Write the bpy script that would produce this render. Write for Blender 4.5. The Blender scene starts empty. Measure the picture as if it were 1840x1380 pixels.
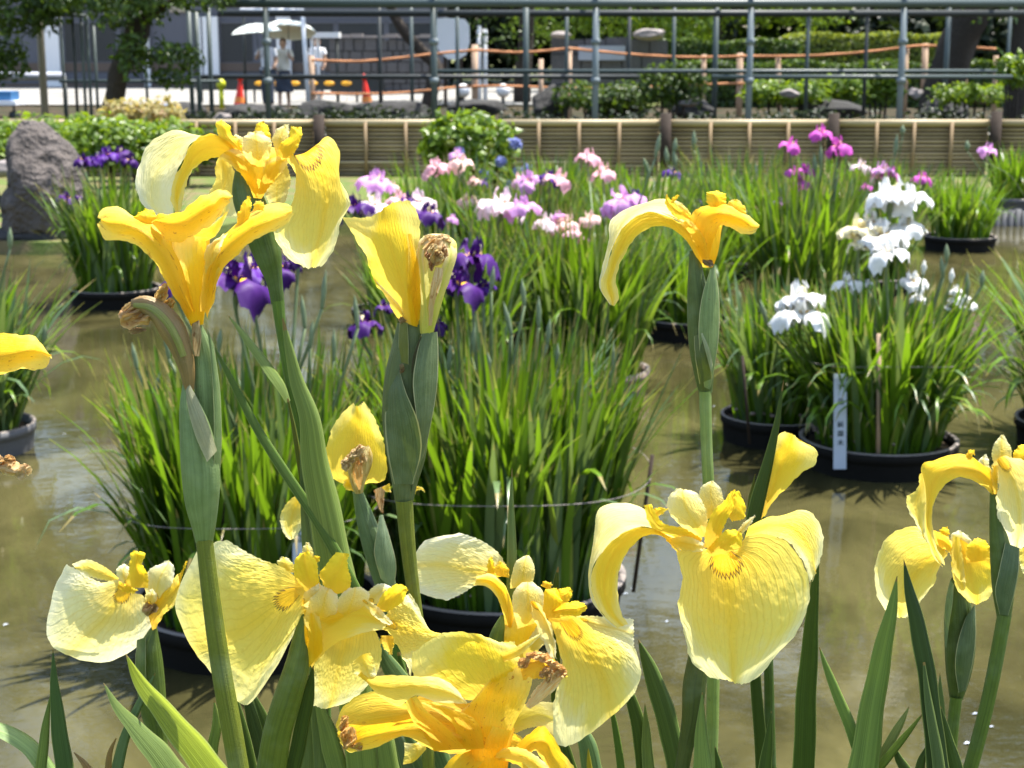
import bpy, math, random
import numpy as np
from mathutils import Vector, Matrix
R = math.radians
random.seed(7); np.random.seed(7)
SC = bpy.context.scene
COL = SC.collection
# ---------------------------------------------------------------- camera
F = 2918.0; CX = 920.0; CY = 690.0; HC = 1.6
TH = math.atan(610.0 / F)
cd = bpy.data.cameras.new('camera'); cam = bpy.data.objects.new('camera', cd); COL.objects.link(cam)
cam.location = (0, 0, HC); cam.rotation_euler = (R(90) - TH, 0, 0)
cd.sensor_width = 36; cd.lens = 36 * F / 1840; cd.clip_start = .02; cd.clip_end = 400
cd.dof.use_dof = True; cd.dof.focus_distance = 1.04; cd.dof.aperture_fstop = 25.0
SC.camera = cam
# ---------------------------------------------------------------- light
SUN = Vector((0.27, 0.14, 0.94)).normalized()
w = bpy.data.worlds.new('World'); SC.world = w; w.use_nodes = True
nt = w.node_tree; nt.nodes.clear()
sky = nt.nodes.new('ShaderNodeTexSky'); sky.sky_type = 'NISHITA'; sky.sun_disc = False
sky.sun_elevation = math.asin(SUN.z); sky.sun_rotation = math.atan2(SUN.x, SUN.y)
sky.air_density = 1.2; sky.dust_density = 2.0
bg = nt.nodes.new('ShaderNodeBackground'); bg.inputs[1].default_value = .13
wo = nt.nodes.new('ShaderNodeOutputWorld')
nt.links.new(sky.outputs[0], bg.inputs[0]); nt.links.new(bg.outputs[0], wo.inputs[0])
sd = bpy.data.lights.new('sun', 'SUN'); sun = bpy.data.objects.new('sun', sd); COL.objects.link(sun)
sd.energy = 5.0; sd.angle = R(.53); sd.color = (1, .96, .88)
sun.rotation_euler = SUN.to_track_quat('Z', 'Y').to_euler()
SC.view_settings.view_transform = 'Standard'; SC.view_settings.look = 'None'
SC.view_settings.exposure = 1.38; SC.view_settings.gamma = 1
SC.cycles.max_bounces = 8; SC.cycles.transparent_max_bounces = 8
SC.cycles.caustics_reflective = False; SC.cycles.caustics_refractive = False
# ---------------------------------------------------------------- pixel -> place
c_, s_ = math.cos(TH), math.sin(TH)
def ray(px, py):
    u = (px - CX) / F; v = (CY - py) / F
    return Vector((u, c_ + v * s_, -s_ + v * c_))
def at(px, py, Y):
    d = ray(px, py); return Vector((0, 0, HC)) + d * (Y / d.y)
def onz(px, py, z=0.0):
    d = ray(px, py); return Vector((0, 0, HC)) + d * ((z - HC) / d.z)
def mpp(Y):            # metres per photo pixel at distance Y
    return Y / c_ / F
# ---------------------------------------------------------------- object helpers
def tag(o, label=None, cat=None, group=None, kind=None):
    if label: o['label'] = label
    if cat: o['category'] = cat
    if group: o['group'] = group
    if kind: o['kind'] = kind
    return o
def link(o, parent=None):
    COL.objects.link(o)
    if parent: o.parent = parent
    return o
def empty(name, loc=(0, 0, 0), label=None, cat=None, group=None, parent=None, rz=0):
    o = bpy.data.objects.new(name, None); o.location = loc; o.rotation_euler = (0, 0, rz)
    o.empty_display_size = .05
    link(o, parent); return tag(o, label, cat, group)
def mesh(name, V, Fc, mat, parent=None, uv=None, smooth=True, origin=None, col=None, auto=False):
    """V: vertex list (world coords unless parent given -> converted by origin), Fc faces, uv per vertex"""
    me = bpy.data.meshes.new(name)
    V = np.asarray(V, dtype=float)
    if origin is not None: V = V - np.asarray(origin, dtype=float)
    me.from_pydata(V.tolist(), [], Fc if isinstance(Fc, list) else Fc.tolist())
    if uv is not None:
        l = me.uv_layers.new(name='UVMap'); uv = np.asarray(uv)
        idx = np.empty(len(me.loops), dtype=np.int32); me.loops.foreach_get('vertex_index', idx)
        l.data.foreach_set('uv', uv[idx].ravel())
    if smooth: me.polygons.foreach_set('use_smooth', [True] * len(me.polygons))
    if mat: me.materials.append(mat)
    me.update()
    o = bpy.data.objects.new(name, me); link(o, parent)
    if col: o.color = (*col, 1)
    return o
def worldloc(o):
    l = Vector(o.location)
    while o.parent: o = o.parent; l += Vector(o.location)
    return l
class MB:
    def __init__(s): s.V = []; s.F = []; s.n = 0
    def add(s, V, Fc):
        s.V += [tuple(v) for v in V]; s.F += [tuple(i + s.n for i in f) for f in Fc]; s.n = len(s.V); return s
    def box(s, x0, x1, y0, y1, z0, z1):
        return s.add([(x0,y0,z0),(x1,y0,z0),(x1,y1,z0),(x0,y1,z0),(x0,y0,z1),(x1,y0,z1),(x1,y1,z1),(x0,y1,z1)],
                     [(0,3,2,1),(4,5,6,7),(0,1,5,4),(1,2,6,5),(2,3,7,6),(3,0,4,7)])
    def bar(s, a, b, r, n=8, r2=None):
        a = Vector(a); b = Vector(b); t = (b - a).normalized(); r2 = r if r2 is None else r2
        u = t.orthogonal().normalized(); v = t.cross(u)
        V = []
        for p, q in ((a, r), (b, r2)):
            for i in range(n):
                an = 2 * math.pi * i / n; V.append(p + (u * math.cos(an) + v * math.sin(an)) * q)
        Fc = [(i, (i + 1) % n, n + (i + 1) % n, n + i) for i in range(n)] + [tuple(range(n))[::-1], tuple(range(n, 2 * n))]
        return s.add(V, Fc)
    def lathe(s, prof, c=(0, 0, 0), n=32, ax=1.0, ay=1.0):
        V = []; m = len(prof)
        for r, z in prof:
            for i in range(n):
                a = 2 * math.pi * i / n; V.append((c[0] + r * ax * math.cos(a), c[1] + r * ay * math.sin(a), c[2] + z))
        Fc = [(j * n + i, j * n + (i + 1) % n, (j + 1) * n + (i + 1) % n, (j + 1) * n + i) for j in range(m - 1) for i in range(n)]
        return s.add(V, Fc)
    def build(s, name, mat, parent=None, smooth=False, origin=None, col=None):
        if parent is not None and origin is None: origin = worldloc(parent)
        return mesh(name, s.V, s.F, mat, parent, smooth=smooth, origin=origin, col=col)
def crom(P, n, chord=True):
    """resample a polyline (k,dim) to n points with a Catmull-Rom spline"""
    P = np.asarray(P, dtype=float)
    if len(P) == 1: return np.repeat(P, n, 0)
    if chord:
        d = np.sqrt((np.diff(P[:, :2], axis=0) ** 2).sum(1)) + 1e-6
        k = np.concatenate([[0], np.cumsum(d)]); k /= k[-1]
    else: k = np.linspace(0, 1, len(P))
    T = np.gradient(P, k, axis=0) if len(P) > 2 else np.repeat((P[1] - P[0])[None], 2, 0)
    t = np.linspace(0, 1, n); i = np.clip(np.searchsorted(k, t, side='right') - 1, 0, len(P) - 2)
    h = (k[i + 1] - k[i]); s = ((t - k[i]) / h)[:, None]; h = h[:, None]
    return ((2*s**3-3*s**2+1)*P[i] + (s**3-2*s**2+s)*h*T[i] + (-2*s**3+3*s**2)*P[i+1] + (s**3-s**2)*h*T[i+1])
def grid_faces(nr, nc):
    a = np.arange(nr - 1)[:, None] * nc + np.arange(nc - 1)[None]
    a = a.ravel(); return np.stack([a, a + 1, a + nc + 1, a + nc], 1)
def rough_noise(P, f, seed=0):
    """cheap smooth pseudo noise on (n,k) array"""
    rs = np.random.RandomState(seed + 11); out = np.zeros(len(P))
    for k in range(5):
        d = rs.normal(size=P.shape[1]); d /= np.linalg.norm(d); ff = f * rs.uniform(.6, 1.7)
        out += np.sin(P @ d * ff + rs.uniform(0, 6.28)) * rs.uniform(.5, 1)
    return out / 2.6
# ---------------------------------------------------------------- materials
MATS = {}
class NT:
    def __init__(s, name):
        m = bpy.data.materials.new(name); m.use_nodes = True; s.m = m; s.t = m.node_tree; s.t.nodes.clear()
        s.out = s.t.nodes.new('ShaderNodeOutputMaterial'); MATS[name] = m
    def n(s, typ, **kw):
        nd = s.t.nodes.new('ShaderNode' + typ)
        for k, v in kw.items():
            if k.startswith('i_'):
                key = k[2:]; key = int(key) if key.isdigit() else key.replace('_', ' ')
                s.set(nd.inputs[key], v)
            else: setattr(nd, k, v)
        return nd
    def set(s, inp, v):
        if hasattr(v, 'is_linked') or isinstance(v, bpy.types.NodeSocket): s.t.links.new(v, inp)
        else:
            if isinstance(v, (tuple, list)) and len(v) == 3 and inp.type == 'RGBA': v = (*v, 1)
            inp.default_value = v
    def math(s, op, a, b=0.0, c=0.0, clamp=False):
        nd = s.n('Math', operation=op, use_clamp=clamp); s.set(nd.inputs[0], a); s.set(nd.inputs[1], b)
        if op in ('MULTIPLY_ADD', 'SMOOTH_MIN', 'WRAP', 'COMPARE'): s.set(nd.inputs[2], c)
        return nd.outputs[0]
    def mix(s, f, a, b, blend='MIX'):
        nd = s.n('Mix', data_type='RGBA', blend_type=blend); s.set(nd.inputs[0], f); s.set(nd.inputs[6], a); s.set(nd.inputs[7], b)
        return nd.outputs[2]
    def ramp(s, f, stops, interp='LINEAR'):
        nd = s.n('ValToRGB'); r = nd.color_ramp; r.interpolation = interp
        while len(r.elements) < len(stops): r.elements.new(.5)
        for e, (p, c) in zip(r.elements, stops):
            e.position = p; e.color = (*c, 1) if len(c) == 3 else c
        s.set(nd.inputs[0], f); return nd.outputs[0]
    def noise(s, vec, scale, detail=3, rough=.5, dist=0):
        nd = s.n('TexNoise'); nd.inputs['Scale'].default_value = scale; nd.inputs['Detail'].default_value = detail
        nd.inputs['Roughness'].default_value = rough; nd.inputs['Distortion'].default_value = dist
        if vec is not None: s.set(nd.inputs['Vector'], vec)
        return nd.outputs['Fac']
    def mapr(s, vec, sc):
        nd = s.n('Mapping'); s.set(nd.inputs[0], vec); nd.inputs['Scale'].default_value = sc; return nd.outputs[0]
    def bump(s, h, st, dist, nrm=None):
        nd = s.n('Bump'); nd.inputs['Strength'].default_value = st; nd.inputs['Distance'].default_value = dist; s.set(nd.inputs['Height'], h)
        if nrm is not None: s.set(nd.inputs['Normal'], nrm)
        return nd.outputs[0]
    def bsdf(s, col, rough=.6, nrm=None, metal=0, spec=.5, **kw):
        nd = s.n('BsdfPrincipled'); s.set(nd.inputs['Base Color'], col); s.set(nd.inputs['Roughness'], rough)
        nd.inputs['Metallic'].default_value = metal; nd.inputs['Specular IOR Level'].default_value = spec
        if nrm is not None: s.set(nd.inputs['Normal'], nrm)
        for k, v in kw.items(): s.set(nd.inputs[k.replace('_', ' ')], v)
        return nd.outputs[0]
    def trans(s, sh, col, f, nrm=None):
        nd = s.n('BsdfTranslucent'); s.set(nd.inputs[0], col)
        if nrm is not None: s.set(nd.inputs['Normal'], nrm)
        mx = s.n('MixShader'); s.set(mx.inputs[0], f); s.t.links.new(sh, mx.inputs[1]); s.t.links.new(nd.outputs[0], mx.inputs[2])
        return mx.outputs[0]
    def done(s, sh): s.t.links.new(sh, s.out.inputs[0]); return s.m
def simple(name, col, rough=.7, var=.25, scale=20, bump=.3, bd=.01, metal=0, spec=.4, detail=4):
    n = NT(name); tc = n.n('TexCoord').outputs['Object']
    f = n.noise(tc, scale, detail, .6); f2 = n.noise(tc, scale * .17, 3)
    lo = tuple(c * (1 - var) for c in col); hi = tuple(min(1, c * (1 + var)) for c in col)
    c = n.mix(n.math('MULTIPLY_ADD', f, .6, n.math('MULTIPLY', f2, .4)), lo, hi)
    return n.done(n.bsdf(c, rough, n.bump(f, bump, bd), metal, spec))
def leafy(name, lo, hi, tr=.35, rough=.45, spec=.4, useobj=False, stretch=True, bright=None, tips=False):
    """foliage: colour varies per loose leaf and per object"""
    n = NT(name); g = n.n('NewGeometry'); oi = n.n('ObjectInfo')
    f = n.math('FRACT', n.math('ADD', g.outputs['Random Per Island'], oi.outputs['Random']))
    c = n.ramp(f, [(0, lo), (.55, tuple((a + b) / 2 for a, b in zip(lo, hi))), (1, hi)] if bright is None else [(0, lo), (.6, hi), (.93, hi), (1, bright)])
    tc = n.n('TexCoord')
    st = n.noise(n.mapr(tc.outputs['UV'], (30, 1.5, 1)), 1, 2)
    c = n.mix(n.math('MULTIPLY', st, .5), c, tuple(x * .45 for x in lo))
    if tips:
        sp = n.n('SeparateXYZ'); n.t.links.new(tc.outputs['UV'], sp.inputs[0]); k = n.math('GREATER_THAN', n.math('ADD', sp.outputs[1], n.math('MULTIPLY', n.math('FRACT', n.math('MULTIPLY', f, 7.3)), .14)), 1.0)
        c = n.mix(n.math('MULTIPLY', k, .8), c, (.34, .25, .10))
    tcol = n.mix(.5, c, (hi[0] * 1.9, hi[1] * 1.7, hi[2] * .6))
    return n.done(n.trans(n.bsdf(c, rough, None, 0, spec), tcol, tr))
def petal_mat(name, c0, c1, c2=None, sv=.0, su=.3, vein=(.75, .5, .03), veinf=.28, pucker=.5, tr=.50, mid=.5, sig=(.95, .50, .0), dark=(.10, .03, .0), splotch=0, puckv=.55):
    """c0 base colour, c1 blade colour, c2 rim colour; signal patch for v<sv with a dark toothed edge"""
    c2 = c2 or c1
    n = NT(name); tc = n.n('TexCoord'); sp = n.n('SeparateXYZ'); n.t.links.new(tc.outputs['UV'], sp.inputs[0])
    u, v = sp.outputs[0], sp.outputs[1]
    oi = n.n('ObjectInfo').outputs['Random']
    uc = n.math('ABSOLUTE', n.math('SUBTRACT', u, .5))                     # 0 mid .. .5 edge
    comb = n.n('CombineXYZ'); n.set(comb.inputs[0], u); n.set(comb.inputs[1], v); n.set(comb.inputs[2], n.math('MULTIPLY', oi, 37.0)); P = comb.outputs[0]
    wob = n.noise(n.mapr(P, (5, 3, 1)), 1, 3)
    # veins along the petal
    fu = n.math('ADD', n.math('MULTIPLY', u, 21.0), n.math('MULTIPLY', wob, 2.4))
    tri = n.math('ABSOLUTE', n.math('SUBTRACT', n.math('FRACT', fu), .5))  # 0 at vein
    vl = n.n('MapRange', interpolation_type='SMOOTHSTEP'); n.set(vl.inputs[0], tri); vl.inputs[1].default_value = 0; vl.inputs[2].default_value = .16; vl.inputs[3].default_value = 1; vl.inputs[4].default_value = 0
    veinl = vl.outputs[0]
    streak = n.noise(n.mapr(P, (46, 2.2, 1)), 1, 3, .6)
    fade = n.ramp(v, [(0, (.5,)*3), (.12, (1,)*3), (.62, (.55,)*3), (.95, (.12,)*3)])
    vf = n.math('MULTIPLY', n.math('MULTIPLY', veinl, fade), n.math('MULTIPLY', streak, veinf * 1.9))
    # base colour
    g = n.math('ADD', n.math('ADD', n.math('MULTIPLY', v, .86), n.math('MULTIPLY', uc, .95)), n.math('MULTIPLY_ADD', wob, .5, -.36))
    g = n.math('ADD', g, n.math('MULTIPLY_ADD', streak, .16, -.08))
    col = n.ramp(g, [(0.02, c0), (.34, tuple(a * .55 + b * .45 for a, b in zip(c0, c1))), (.72, c1), (1.15 / 1.2, c2)])
    cl = n.n('MapRange', interpolation_type='SMOOTHSTEP'); n.set(cl.inputs[0], uc); cl.inputs[1].default_value = .0; cl.inputs[2].default_value = .07; cl.inputs[3].default_value = mid; cl.inputs[4].default_value = 0
    col = n.mix(cl.outputs[0], col, c0)
    col = n.mix(vf, col, vein)
    if splotch:
        spn = n.noise(n.mapr(P, (14, 9, 1)), 1, 4, .7)
        col = n.mix(n.math('MULTIPLY', n.math('GREATER_THAN', spn, .63), splotch), col, (.45, .13, .0))
    if sv > 0:
        jag = n.math('ABSOLUTE', n.math('SUBTRACT', n.math('FRACT', n.math('MULTIPLY', fu, 1.6)), .5))
        r = n.math('SQRT', n.math('ADD', n.math('POWER', n.math('DIVIDE', uc, su), 2.0), n.math('POWER', n.math('DIVIDE', v, sv), 2.0)))
        r2 = n.math('ADD', r, n.math('MULTIPLY', jag, -.42))
        ins = n.math('LESS_THAN', r2, .84); band = n.math('LESS_THAN', n.math('ABSOLUTE', n.math('SUBTRACT', r2, .87)), .055)
        col = n.mix(ins, col, n.mix(n.noise(n.mapr(P, (20, 8, 1)), 1, 3), sig, (.98, .60, .006)))
        col = n.mix(n.math('MULTIPLY', band, .95), col, dark)
    pk = n.n('TexVoronoi', feature='SMOOTH_F1'); n.set(pk.inputs['Vector'], n.mapr(P, (38, 22, 1))); pk.inputs['Scale'].default_value = 1
    pw = n.ramp(v, [(0, (0,)*3), (.25, (.35,)*3), (puckv, (1,)*3), (.86, (.6,)*3), (.97, (0.05,)*3)])
    h = n.math('MULTIPLY', n.math('SUBTRACT', 1.0, pk.outputs['Distance']), pw)
    h = n.math('ADD', n.math('MULTIPLY', h, pucker), n.math('ADD', n.math('MULTIPLY', veinl, -.12), n.math('MULTIPLY', streak, .30)))
    nr = n.bump(h, .55, .0020)
    bl = n.math('GREATER_THAN', n.noise(n.mapr(P, (19, 15, 1)), 1, 4, .75), .715)
    col = n.mix(n.math('MULTIPLY', bl, .45), col, (.62, .36, .06))
    fine = n.noise(n.mapr(P, (90, 60, 1)), 1, 2, .6); nr = n.bump(n.math('ADD', h, n.math('MULTIPLY', fine, .22)), .55, .0020)
    tcol = n.mix(.25, col, (1, .9, .35))
    sh = n.bsdf(col, .48, nr, 0, .35)
    return n.done(n.trans(sh, tcol, tr, nr))
CREAM = (.96, .79, .15); PALE = (.97, .90, .46); YEL = (.97, .64, .02); ORA = (.92, .42, .0); GOLD = (.95, .66, .015); STY = (.95, .58, .0)
M = MATS
petal_mat('petal_cream', YEL, CREAM, PALE, sv=.20, su=.20, pucker=1.0, veinf=.5)
petal_mat('petal_cream_plain', YEL, CREAM, PALE, pucker=.7, veinf=.45)
petal_mat('petal_pale', (.96, .80, .20), (.96, .87, .42), (.96, .92, .62), pucker=.9, veinf=.45, mid=.2, tr=.5)
petal_mat('petal_white', (.96, .68, .06), (.95, .87, .42), (.96, .92, .66), sv=.17, su=.22, pucker=.7, veinf=.5)
petal_mat('petal_standard', (.97, .66, .03), (.95, .80, .26), (.95, .85, .46), pucker=.9, veinf=.15, puckv=.4)
petal_mat('petal_yellow', (.98, .60, .004), (.98, .70, .02), (.97, .80, .18), pucker=.35, veinf=.35)
petal_mat('petal_yellow_deep', (.98, .54, .004), (.98, .64, .015), (.97, .73, .12), pucker=.35, veinf=.3, splotch=.7)
petal_mat('petal_underside', (.98, .57, .004), (.98, .67, .02), (.96, .77, .20), pucker=.2, veinf=.25)
petal_mat('petal_orange', (.96, .47, .005), (.96, .58, .01), (.96, .70, .05), pucker=.3, veinf=.4, splotch=.5)
petal_mat('petal_style', (.99, .56, .003), (.99, .66, .006), (.99, .72, .015), pucker=.2, veinf=.1, tr=.3)
petal_mat('petal_greenish', (.62, .66, .12), (.80, .76, .30), (.88, .76, .48), pucker=.3, veinf=.4)
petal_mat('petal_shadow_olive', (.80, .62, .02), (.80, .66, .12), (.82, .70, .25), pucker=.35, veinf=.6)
def leaf_mat():
    n = NT('leaf_blade'); tc = n.n('TexCoord'); sp = n.n('SeparateXYZ'); n.t.links.new(tc.outputs['UV'], sp.inputs[0])
    u, v = sp.outputs[0], sp.outputs[1]; oi = n.n('ObjectInfo'); base = oi.outputs['Color']
    comb = n.n('CombineXYZ'); n.set(comb.inputs[0], u); n.set(comb.inputs[1], v); n.set(comb.inputs[2], n.math('MULTIPLY', oi.outputs['Random'], 23.0)); P = comb.outputs[0]
    st = n.noise(n.mapr(P, (34, .9, 1)), 1, 3, .65); st2 = n.noise(n.mapr(P, (7, .6, 1)), 1, 2)
    big = n.noise(n.mapr(P, (2.2, 5, 1)), 1, 3)
    f = n.math('MULTIPLY_ADD', st, .6, n.math('MULTIPLY', st2, .4))
    col = n.mix(n.ramp(f, [(.3, (0,)*3), (.7, (1,)*3)]), n.mix(1, base, (.34, .42, .42), 'MULTIPLY'), n.mix(1, base, (1.5, 1.32, 1.35), 'MULTIPLY'))
    col = n.mix(n.math('MULTIPLY', big, .35), col, n.mix(1, base, (1.6, 1.25, .6), 'MULTIPLY'))
    spot = n.math('GREATER_THAN', n.noise(n.mapr(P, (26, 14, 1)), 1, 3, .7), .735)
    col = n.mix(n.math('MULTIPLY', spot, .55), col, (.10, .06, .02))
    e = n.math('ABSOLUTE', n.math('SUBTRACT', u, .5)); eg = n.math('GREATER_THAN', e, .455)
    col = n.mix(n.math('MULTIPLY', eg, .55), col, (.34, .42, .14))
    tip = n.math('GREATER_THAN', v, .975); col = n.mix(n.math('MULTIPLY', tip, .8), col, (.30, .20, .07))
    nr = n.bump(n.math('ADD', n.math('MULTIPLY', st, .8), n.math('MULTIPLY', st2, .9)), .55, .0012)
    tcol = n.mix(1, col, (1.5, 1.35, .35), 'MULTIPLY')
    return n.done(n.trans(n.bsdf(col, .42, nr, 0, .5), tcol, .34))
def stem_mat(name='stem_green', edge=False):
    n = NT(name); tc = n.n('TexCoord'); oi = n.n('ObjectInfo'); base = oi.outputs['Color']
    P = tc.outputs['UV']; st = n.noise(n.mapr(P, (26, 1.1, 1)), 1, 3, .6); big = n.noise(n.mapr(P, (2, 4, 1)), 1, 3)
    fine = n.noise(tc.outputs['Object'], 900, 2)
    col = n.mix(n.ramp(st, [(.3, (0,)*3), (.7, (1,)*3)]), n.mix(1, base, (.62, .66, .62), 'MULTIPLY'), n.mix(1, base, (1.3, 1.2, 1.25), 'MULTIPLY'))
    col = n.mix(n.math('MULTIPLY', big, .3), col, n.mix(1, base, (1.7, 1.2, .5), 'MULTIPLY'))
    blot = n.noise(tc.outputs['Object'], 75, 4, .7); col = n.mix(n.math('MULTIPLY', n.ramp(blot, [(.45, (0,)*3), (.7, (1,)*3)]), .35), col, n.mix(1, base, (.45, .5, .35), 'MULTIPLY'))
    spk = n.math('GREATER_THAN', n.noise(tc.outputs['Object'], 260, 3, .7), .70); col = n.mix(n.math('MULTIPLY', spk, .5), col, (.12, .08, .03))
    wax = n.noise(tc.outputs['Object'], 38, 3, .6); col = n.mix(n.math('MULTIPLY', n.ramp(wax, [(.5, (0,)*3), (.72, (1,)*3)]), .18), col, (.30, .38, .26))
    if edge:
        sp = n.n('SeparateXYZ'); n.t.links.new(P, sp.inputs[0]); e = n.math('ABSOLUTE', n.math('SUBTRACT', sp.outputs[0], .5))
        col = n.mix(n.math('MULTIPLY', n.math('GREATER_THAN', n.math('ADD', e, n.math('MULTIPLY', st, .03)), .475), .7), col, (.42, .40, .22))
    nr = n.bump(n.math('ADD', st, n.math('MULTIPLY', fine, .3)), .7, .0013)
    return n.done(n.trans(n.bsdf(col, .45, nr, 0, .45), n.mix(1, col, (1.5, 1.4, .4), 'MULTIPLY'), .10))
def wither_mat():
    n = NT('withered'); tc = n.n('TexCoord'); base = n.n('ObjectInfo').outputs['Color']; P = tc.outputs['UV']
    a = n.noise(n.mapr(P, (9, 2.5, 1)), 1, 4, .65, .5); st = n.noise(n.mapr(P, (40, 3, 1)), 1, 3, .6); b = n.noise(tc.outputs['Object'], 160, 3, .6)
    col = n.mix(n.ramp(a, [(.34, (0,)*3), (.62, (1,)*3)]), n.mix(1, base, (.95, .70, .42), 'MULTIPLY'), n.mix(.45, base, (.99, .86, .52)))
    col = n.mix(n.math('MULTIPLY', n.math('GREATER_THAN', b, .62), .6), col, n.mix(1, base, (.65, .36, .18), 'MULTIPLY'))
    nr = n.bump(n.math('ADD', a, st), .8, .0015)
    return n.done(n.trans(n.bsdf(col, .6, nr, 0, .3), col, .35, nr))
leaf_mat(); stem_mat(); stem_mat('bract_green', True); wither_mat()
G_GREY = (.16, .25, .10); G_MID = (.085, .175, .025); G_DARK = (.055, .11, .014); G_LIME = (.26, .36, .03); G_OLIVE = (.13, .17, .02); G_LIGHT = (.20, .31, .085); G_BLUE = (.12, .20, .10); G_TAN = (.30, .22, .09)
# ================================================================ setting
def ground_mat(name, c1, c2, c3, scale, bump=.5, bd=.02, rough=.95):
    n = NT(name); tc = n.n('TexCoord').outputs['Object']
    a = n.noise(tc, scale, 6, .65); b = n.noise(tc, scale * .12, 3)
    c = n.mix(n.ramp(a, [(.35, (0,)*3), (.65, (1,)*3)]), c1, c2); c = n.mix(n.ramp(b, [(.45, (0,)*3), (.62, (1,)*3)]), c, c3)
    return n.done(n.bsdf(c, rough, n.bump(a, bump, bd), 0, .2))
ground_mat('soil', (.03, .022, .014), (.07, .05, .03), (.02, .026, .01), 22)
ground_mat('lawn', (.06, .09, .02), (.12, .16, .04), (.15, .12, .06), 30)
ground_mat('paving', (.24, .235, .22), (.30, .29, .27), (.19, .18, .165), 9, .1, .004, .8)
ground_mat('bank_grass', (.05, .09, .02), (.10, .15, .04), (.09, .07, .04), 40)
def water_mat():
    n = NT('pond_water'); tc = n.n('TexCoord').outputs['Object']
    a = n.noise(n.mapr(tc, (1, 1.0, 1)), 2.3, 3, .5); b = n.noise(n.mapr(tc, (1, 1.5, 1)), 13, 3, .6); m = n.noise(n.mapr(tc, (1, .6, 1)), 1.7, 5, .65, .8)
    col = n.mix(n.ramp(m, [(.35, (0,)*3), (.68, (1,)*3)]), (.028, .026, .010), (.082, .073, .028))  # murky blotches that also paint mottled reflections into the water colour
    fl = n.noise(tc, 55, 4, .75); col = n.mix(n.math('MULTIPLY', n.math('GREATER_THAN', fl, .70), .45), col, (.28, .25, .13))
    h = n.math('ADD', n.math('MULTIPLY', a, .9), n.math('MULTIPLY', b, .20))
    return n.done(n.bsdf(col, .035, n.bump(h, .17, .02), 0, .5, IOR=1.33))
water_mat()
simple('bark', (.04, .03, .022), .9, .5, 14, .9, .03)
simple('granite', (.24, .21, .20), .85, .45, 26, .7, .02)
simple('rock_pink', (.10, .085, .078), .95, .98, 7, 1.0, .2)
simple('rock_dark', (.03, .029, .028), .9, .5, 7, 1.0, .05)
simple('stone_grey', (.085, .082, .085), .85, .35, 8, .8, .03)
simple('stone_pale', (.62, .61, .56), .8, .12, 6, .3, .01)
simple('plaque', (.33, .35, .42), .5, .1, 5, .1, .004)
simple('steel_green', (.055, .075, .073), .45, .2, 6, .15, .004, 0, .5)
simple('steel_light', (.15, .18, .195), .4, .15, 6, .15, .004, 0, .5)
simple('steel_dark', (.03, .035, .035), .5, .2, 6, .15, .004)
simple('white_paint', (.78, .78, .80), .5, .06, 5, .1, .003)
simple('beige_paint', (.36, .31, .24), .7, .15, 5, .1, .003)
simple('wall_grey', (.115, .118, .14), .8, .12, 1.2, .1, .01)
simple('wall_brown', (.13, .095, .075), .8, .15, 1.2, .1, .01)
simple('glass_dark', (.03, .035, .045), .15, .2, 1, .02, .002)
simple('bamboo_slat', (.36, .27, .15), .6, .45, 4, .3, .006)
simple('bamboo_slat2', (.27, .205, .115), .7, .5, 5, .3, .006)
simple('bamboo_pale', (.40, .32, .19), .5, .25, 5, .3, .006)
simple('bamboo_mid', (.28, .19, .10), .6, .3, 5, .3, .006)
simple('wood_dark', (.03, .018, .012), .85, .4, 12, .6, .01)
simple('wood_pale', (.42, .29, .20), .8, .3, 12, .4, .008)
simple('rope', (.45, .20, .09), .9, .3, 60, .8, .006)
simple('pot_black', (.011, .010, .009), .9, .5, 14, .5, .006, 0, .12)
simple('pot_rim', (.21, .18, .16), .8, .35, 20, .5, .006)
simple('pot_brown', (.20, .15, .125), .85, .3, 16, .4, .006)
simple('pot_grey', (.085, .085, .09), .6, .35, 14, .25, .006)
simple('cone_red', (.80, .035, .02), .45, .08, 5, .1, .003)
simple('cone_band', (.85, .30, .06), .45, .08, 5, .1, .003)
simple('amber', (.85, .42, .03), .35, .1, 5, .1, .003)
simple('blue_plastic', (.03, .13, .30), .45, .1, 5, .1, .003)
simple('yellow_plastic', (.55, .58, .02), .45, .1, 5, .1, .003)
simple('label_white', (.50, .55, .66), .4, .08, 30, .05, .001)
simple('label_ink', (.06, .08, .09), .7, .1, 30, .05, .001)
simple('parasol_cloth', (.90, .93, .84), .8, .06, 8, .1, .002)
simple('skin', (.52, .32, .22), .6, .08, 20, .1, .002)
simple('hair_dark', (.03, .02, .016), .6, .2, 60, .4, .004)
simple('hair_brown', (.13, .07, .035), .6, .2, 60, .4, .004)
simple('cloth_white', (.72, .72, .76), .85, .06, 12, .2, .004)
simple('cloth_cream', (.74, .70, .60), .85, .06, 12, .2, .004)
simple('cloth_navy', (.05, .06, .085), .85, .15, 12, .2, .004)
simple('cloth_denim', (.33, .38, .50), .85, .15, 12, .2, .004)
leafy('foliage_bright', (.06, .12, .010), (.22, .34, .02), .4, .4, .5)
leafy('foliage_mid', (.014, .036, .006), (.11, .19, .022), .35, .45, .45)
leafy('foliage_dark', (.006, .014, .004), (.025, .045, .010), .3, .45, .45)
leafy('foliage_lime', (.07, .11, .015), (.26, .32, .05), .45, .5, .4)
leafy('foliage_pinkish', (.22, .24, .06), (.50, .42, .22), .4, .6, .3, bright=(.75, .38, .36))
leafy('iris_leaf', (.035, .085, .006), (.15, .285, .016), .40, .36, .5, bright=(.34, .38, .07), tips=True)
leafy('iris_leaf_grey', (.05, .11, .035), (.18, .27, .11), .28, .35, .6, tips=True)
leafy('flower_blue', (.16, .20, .55), (.30, .34, .75), .3, .6, .3)

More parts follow.
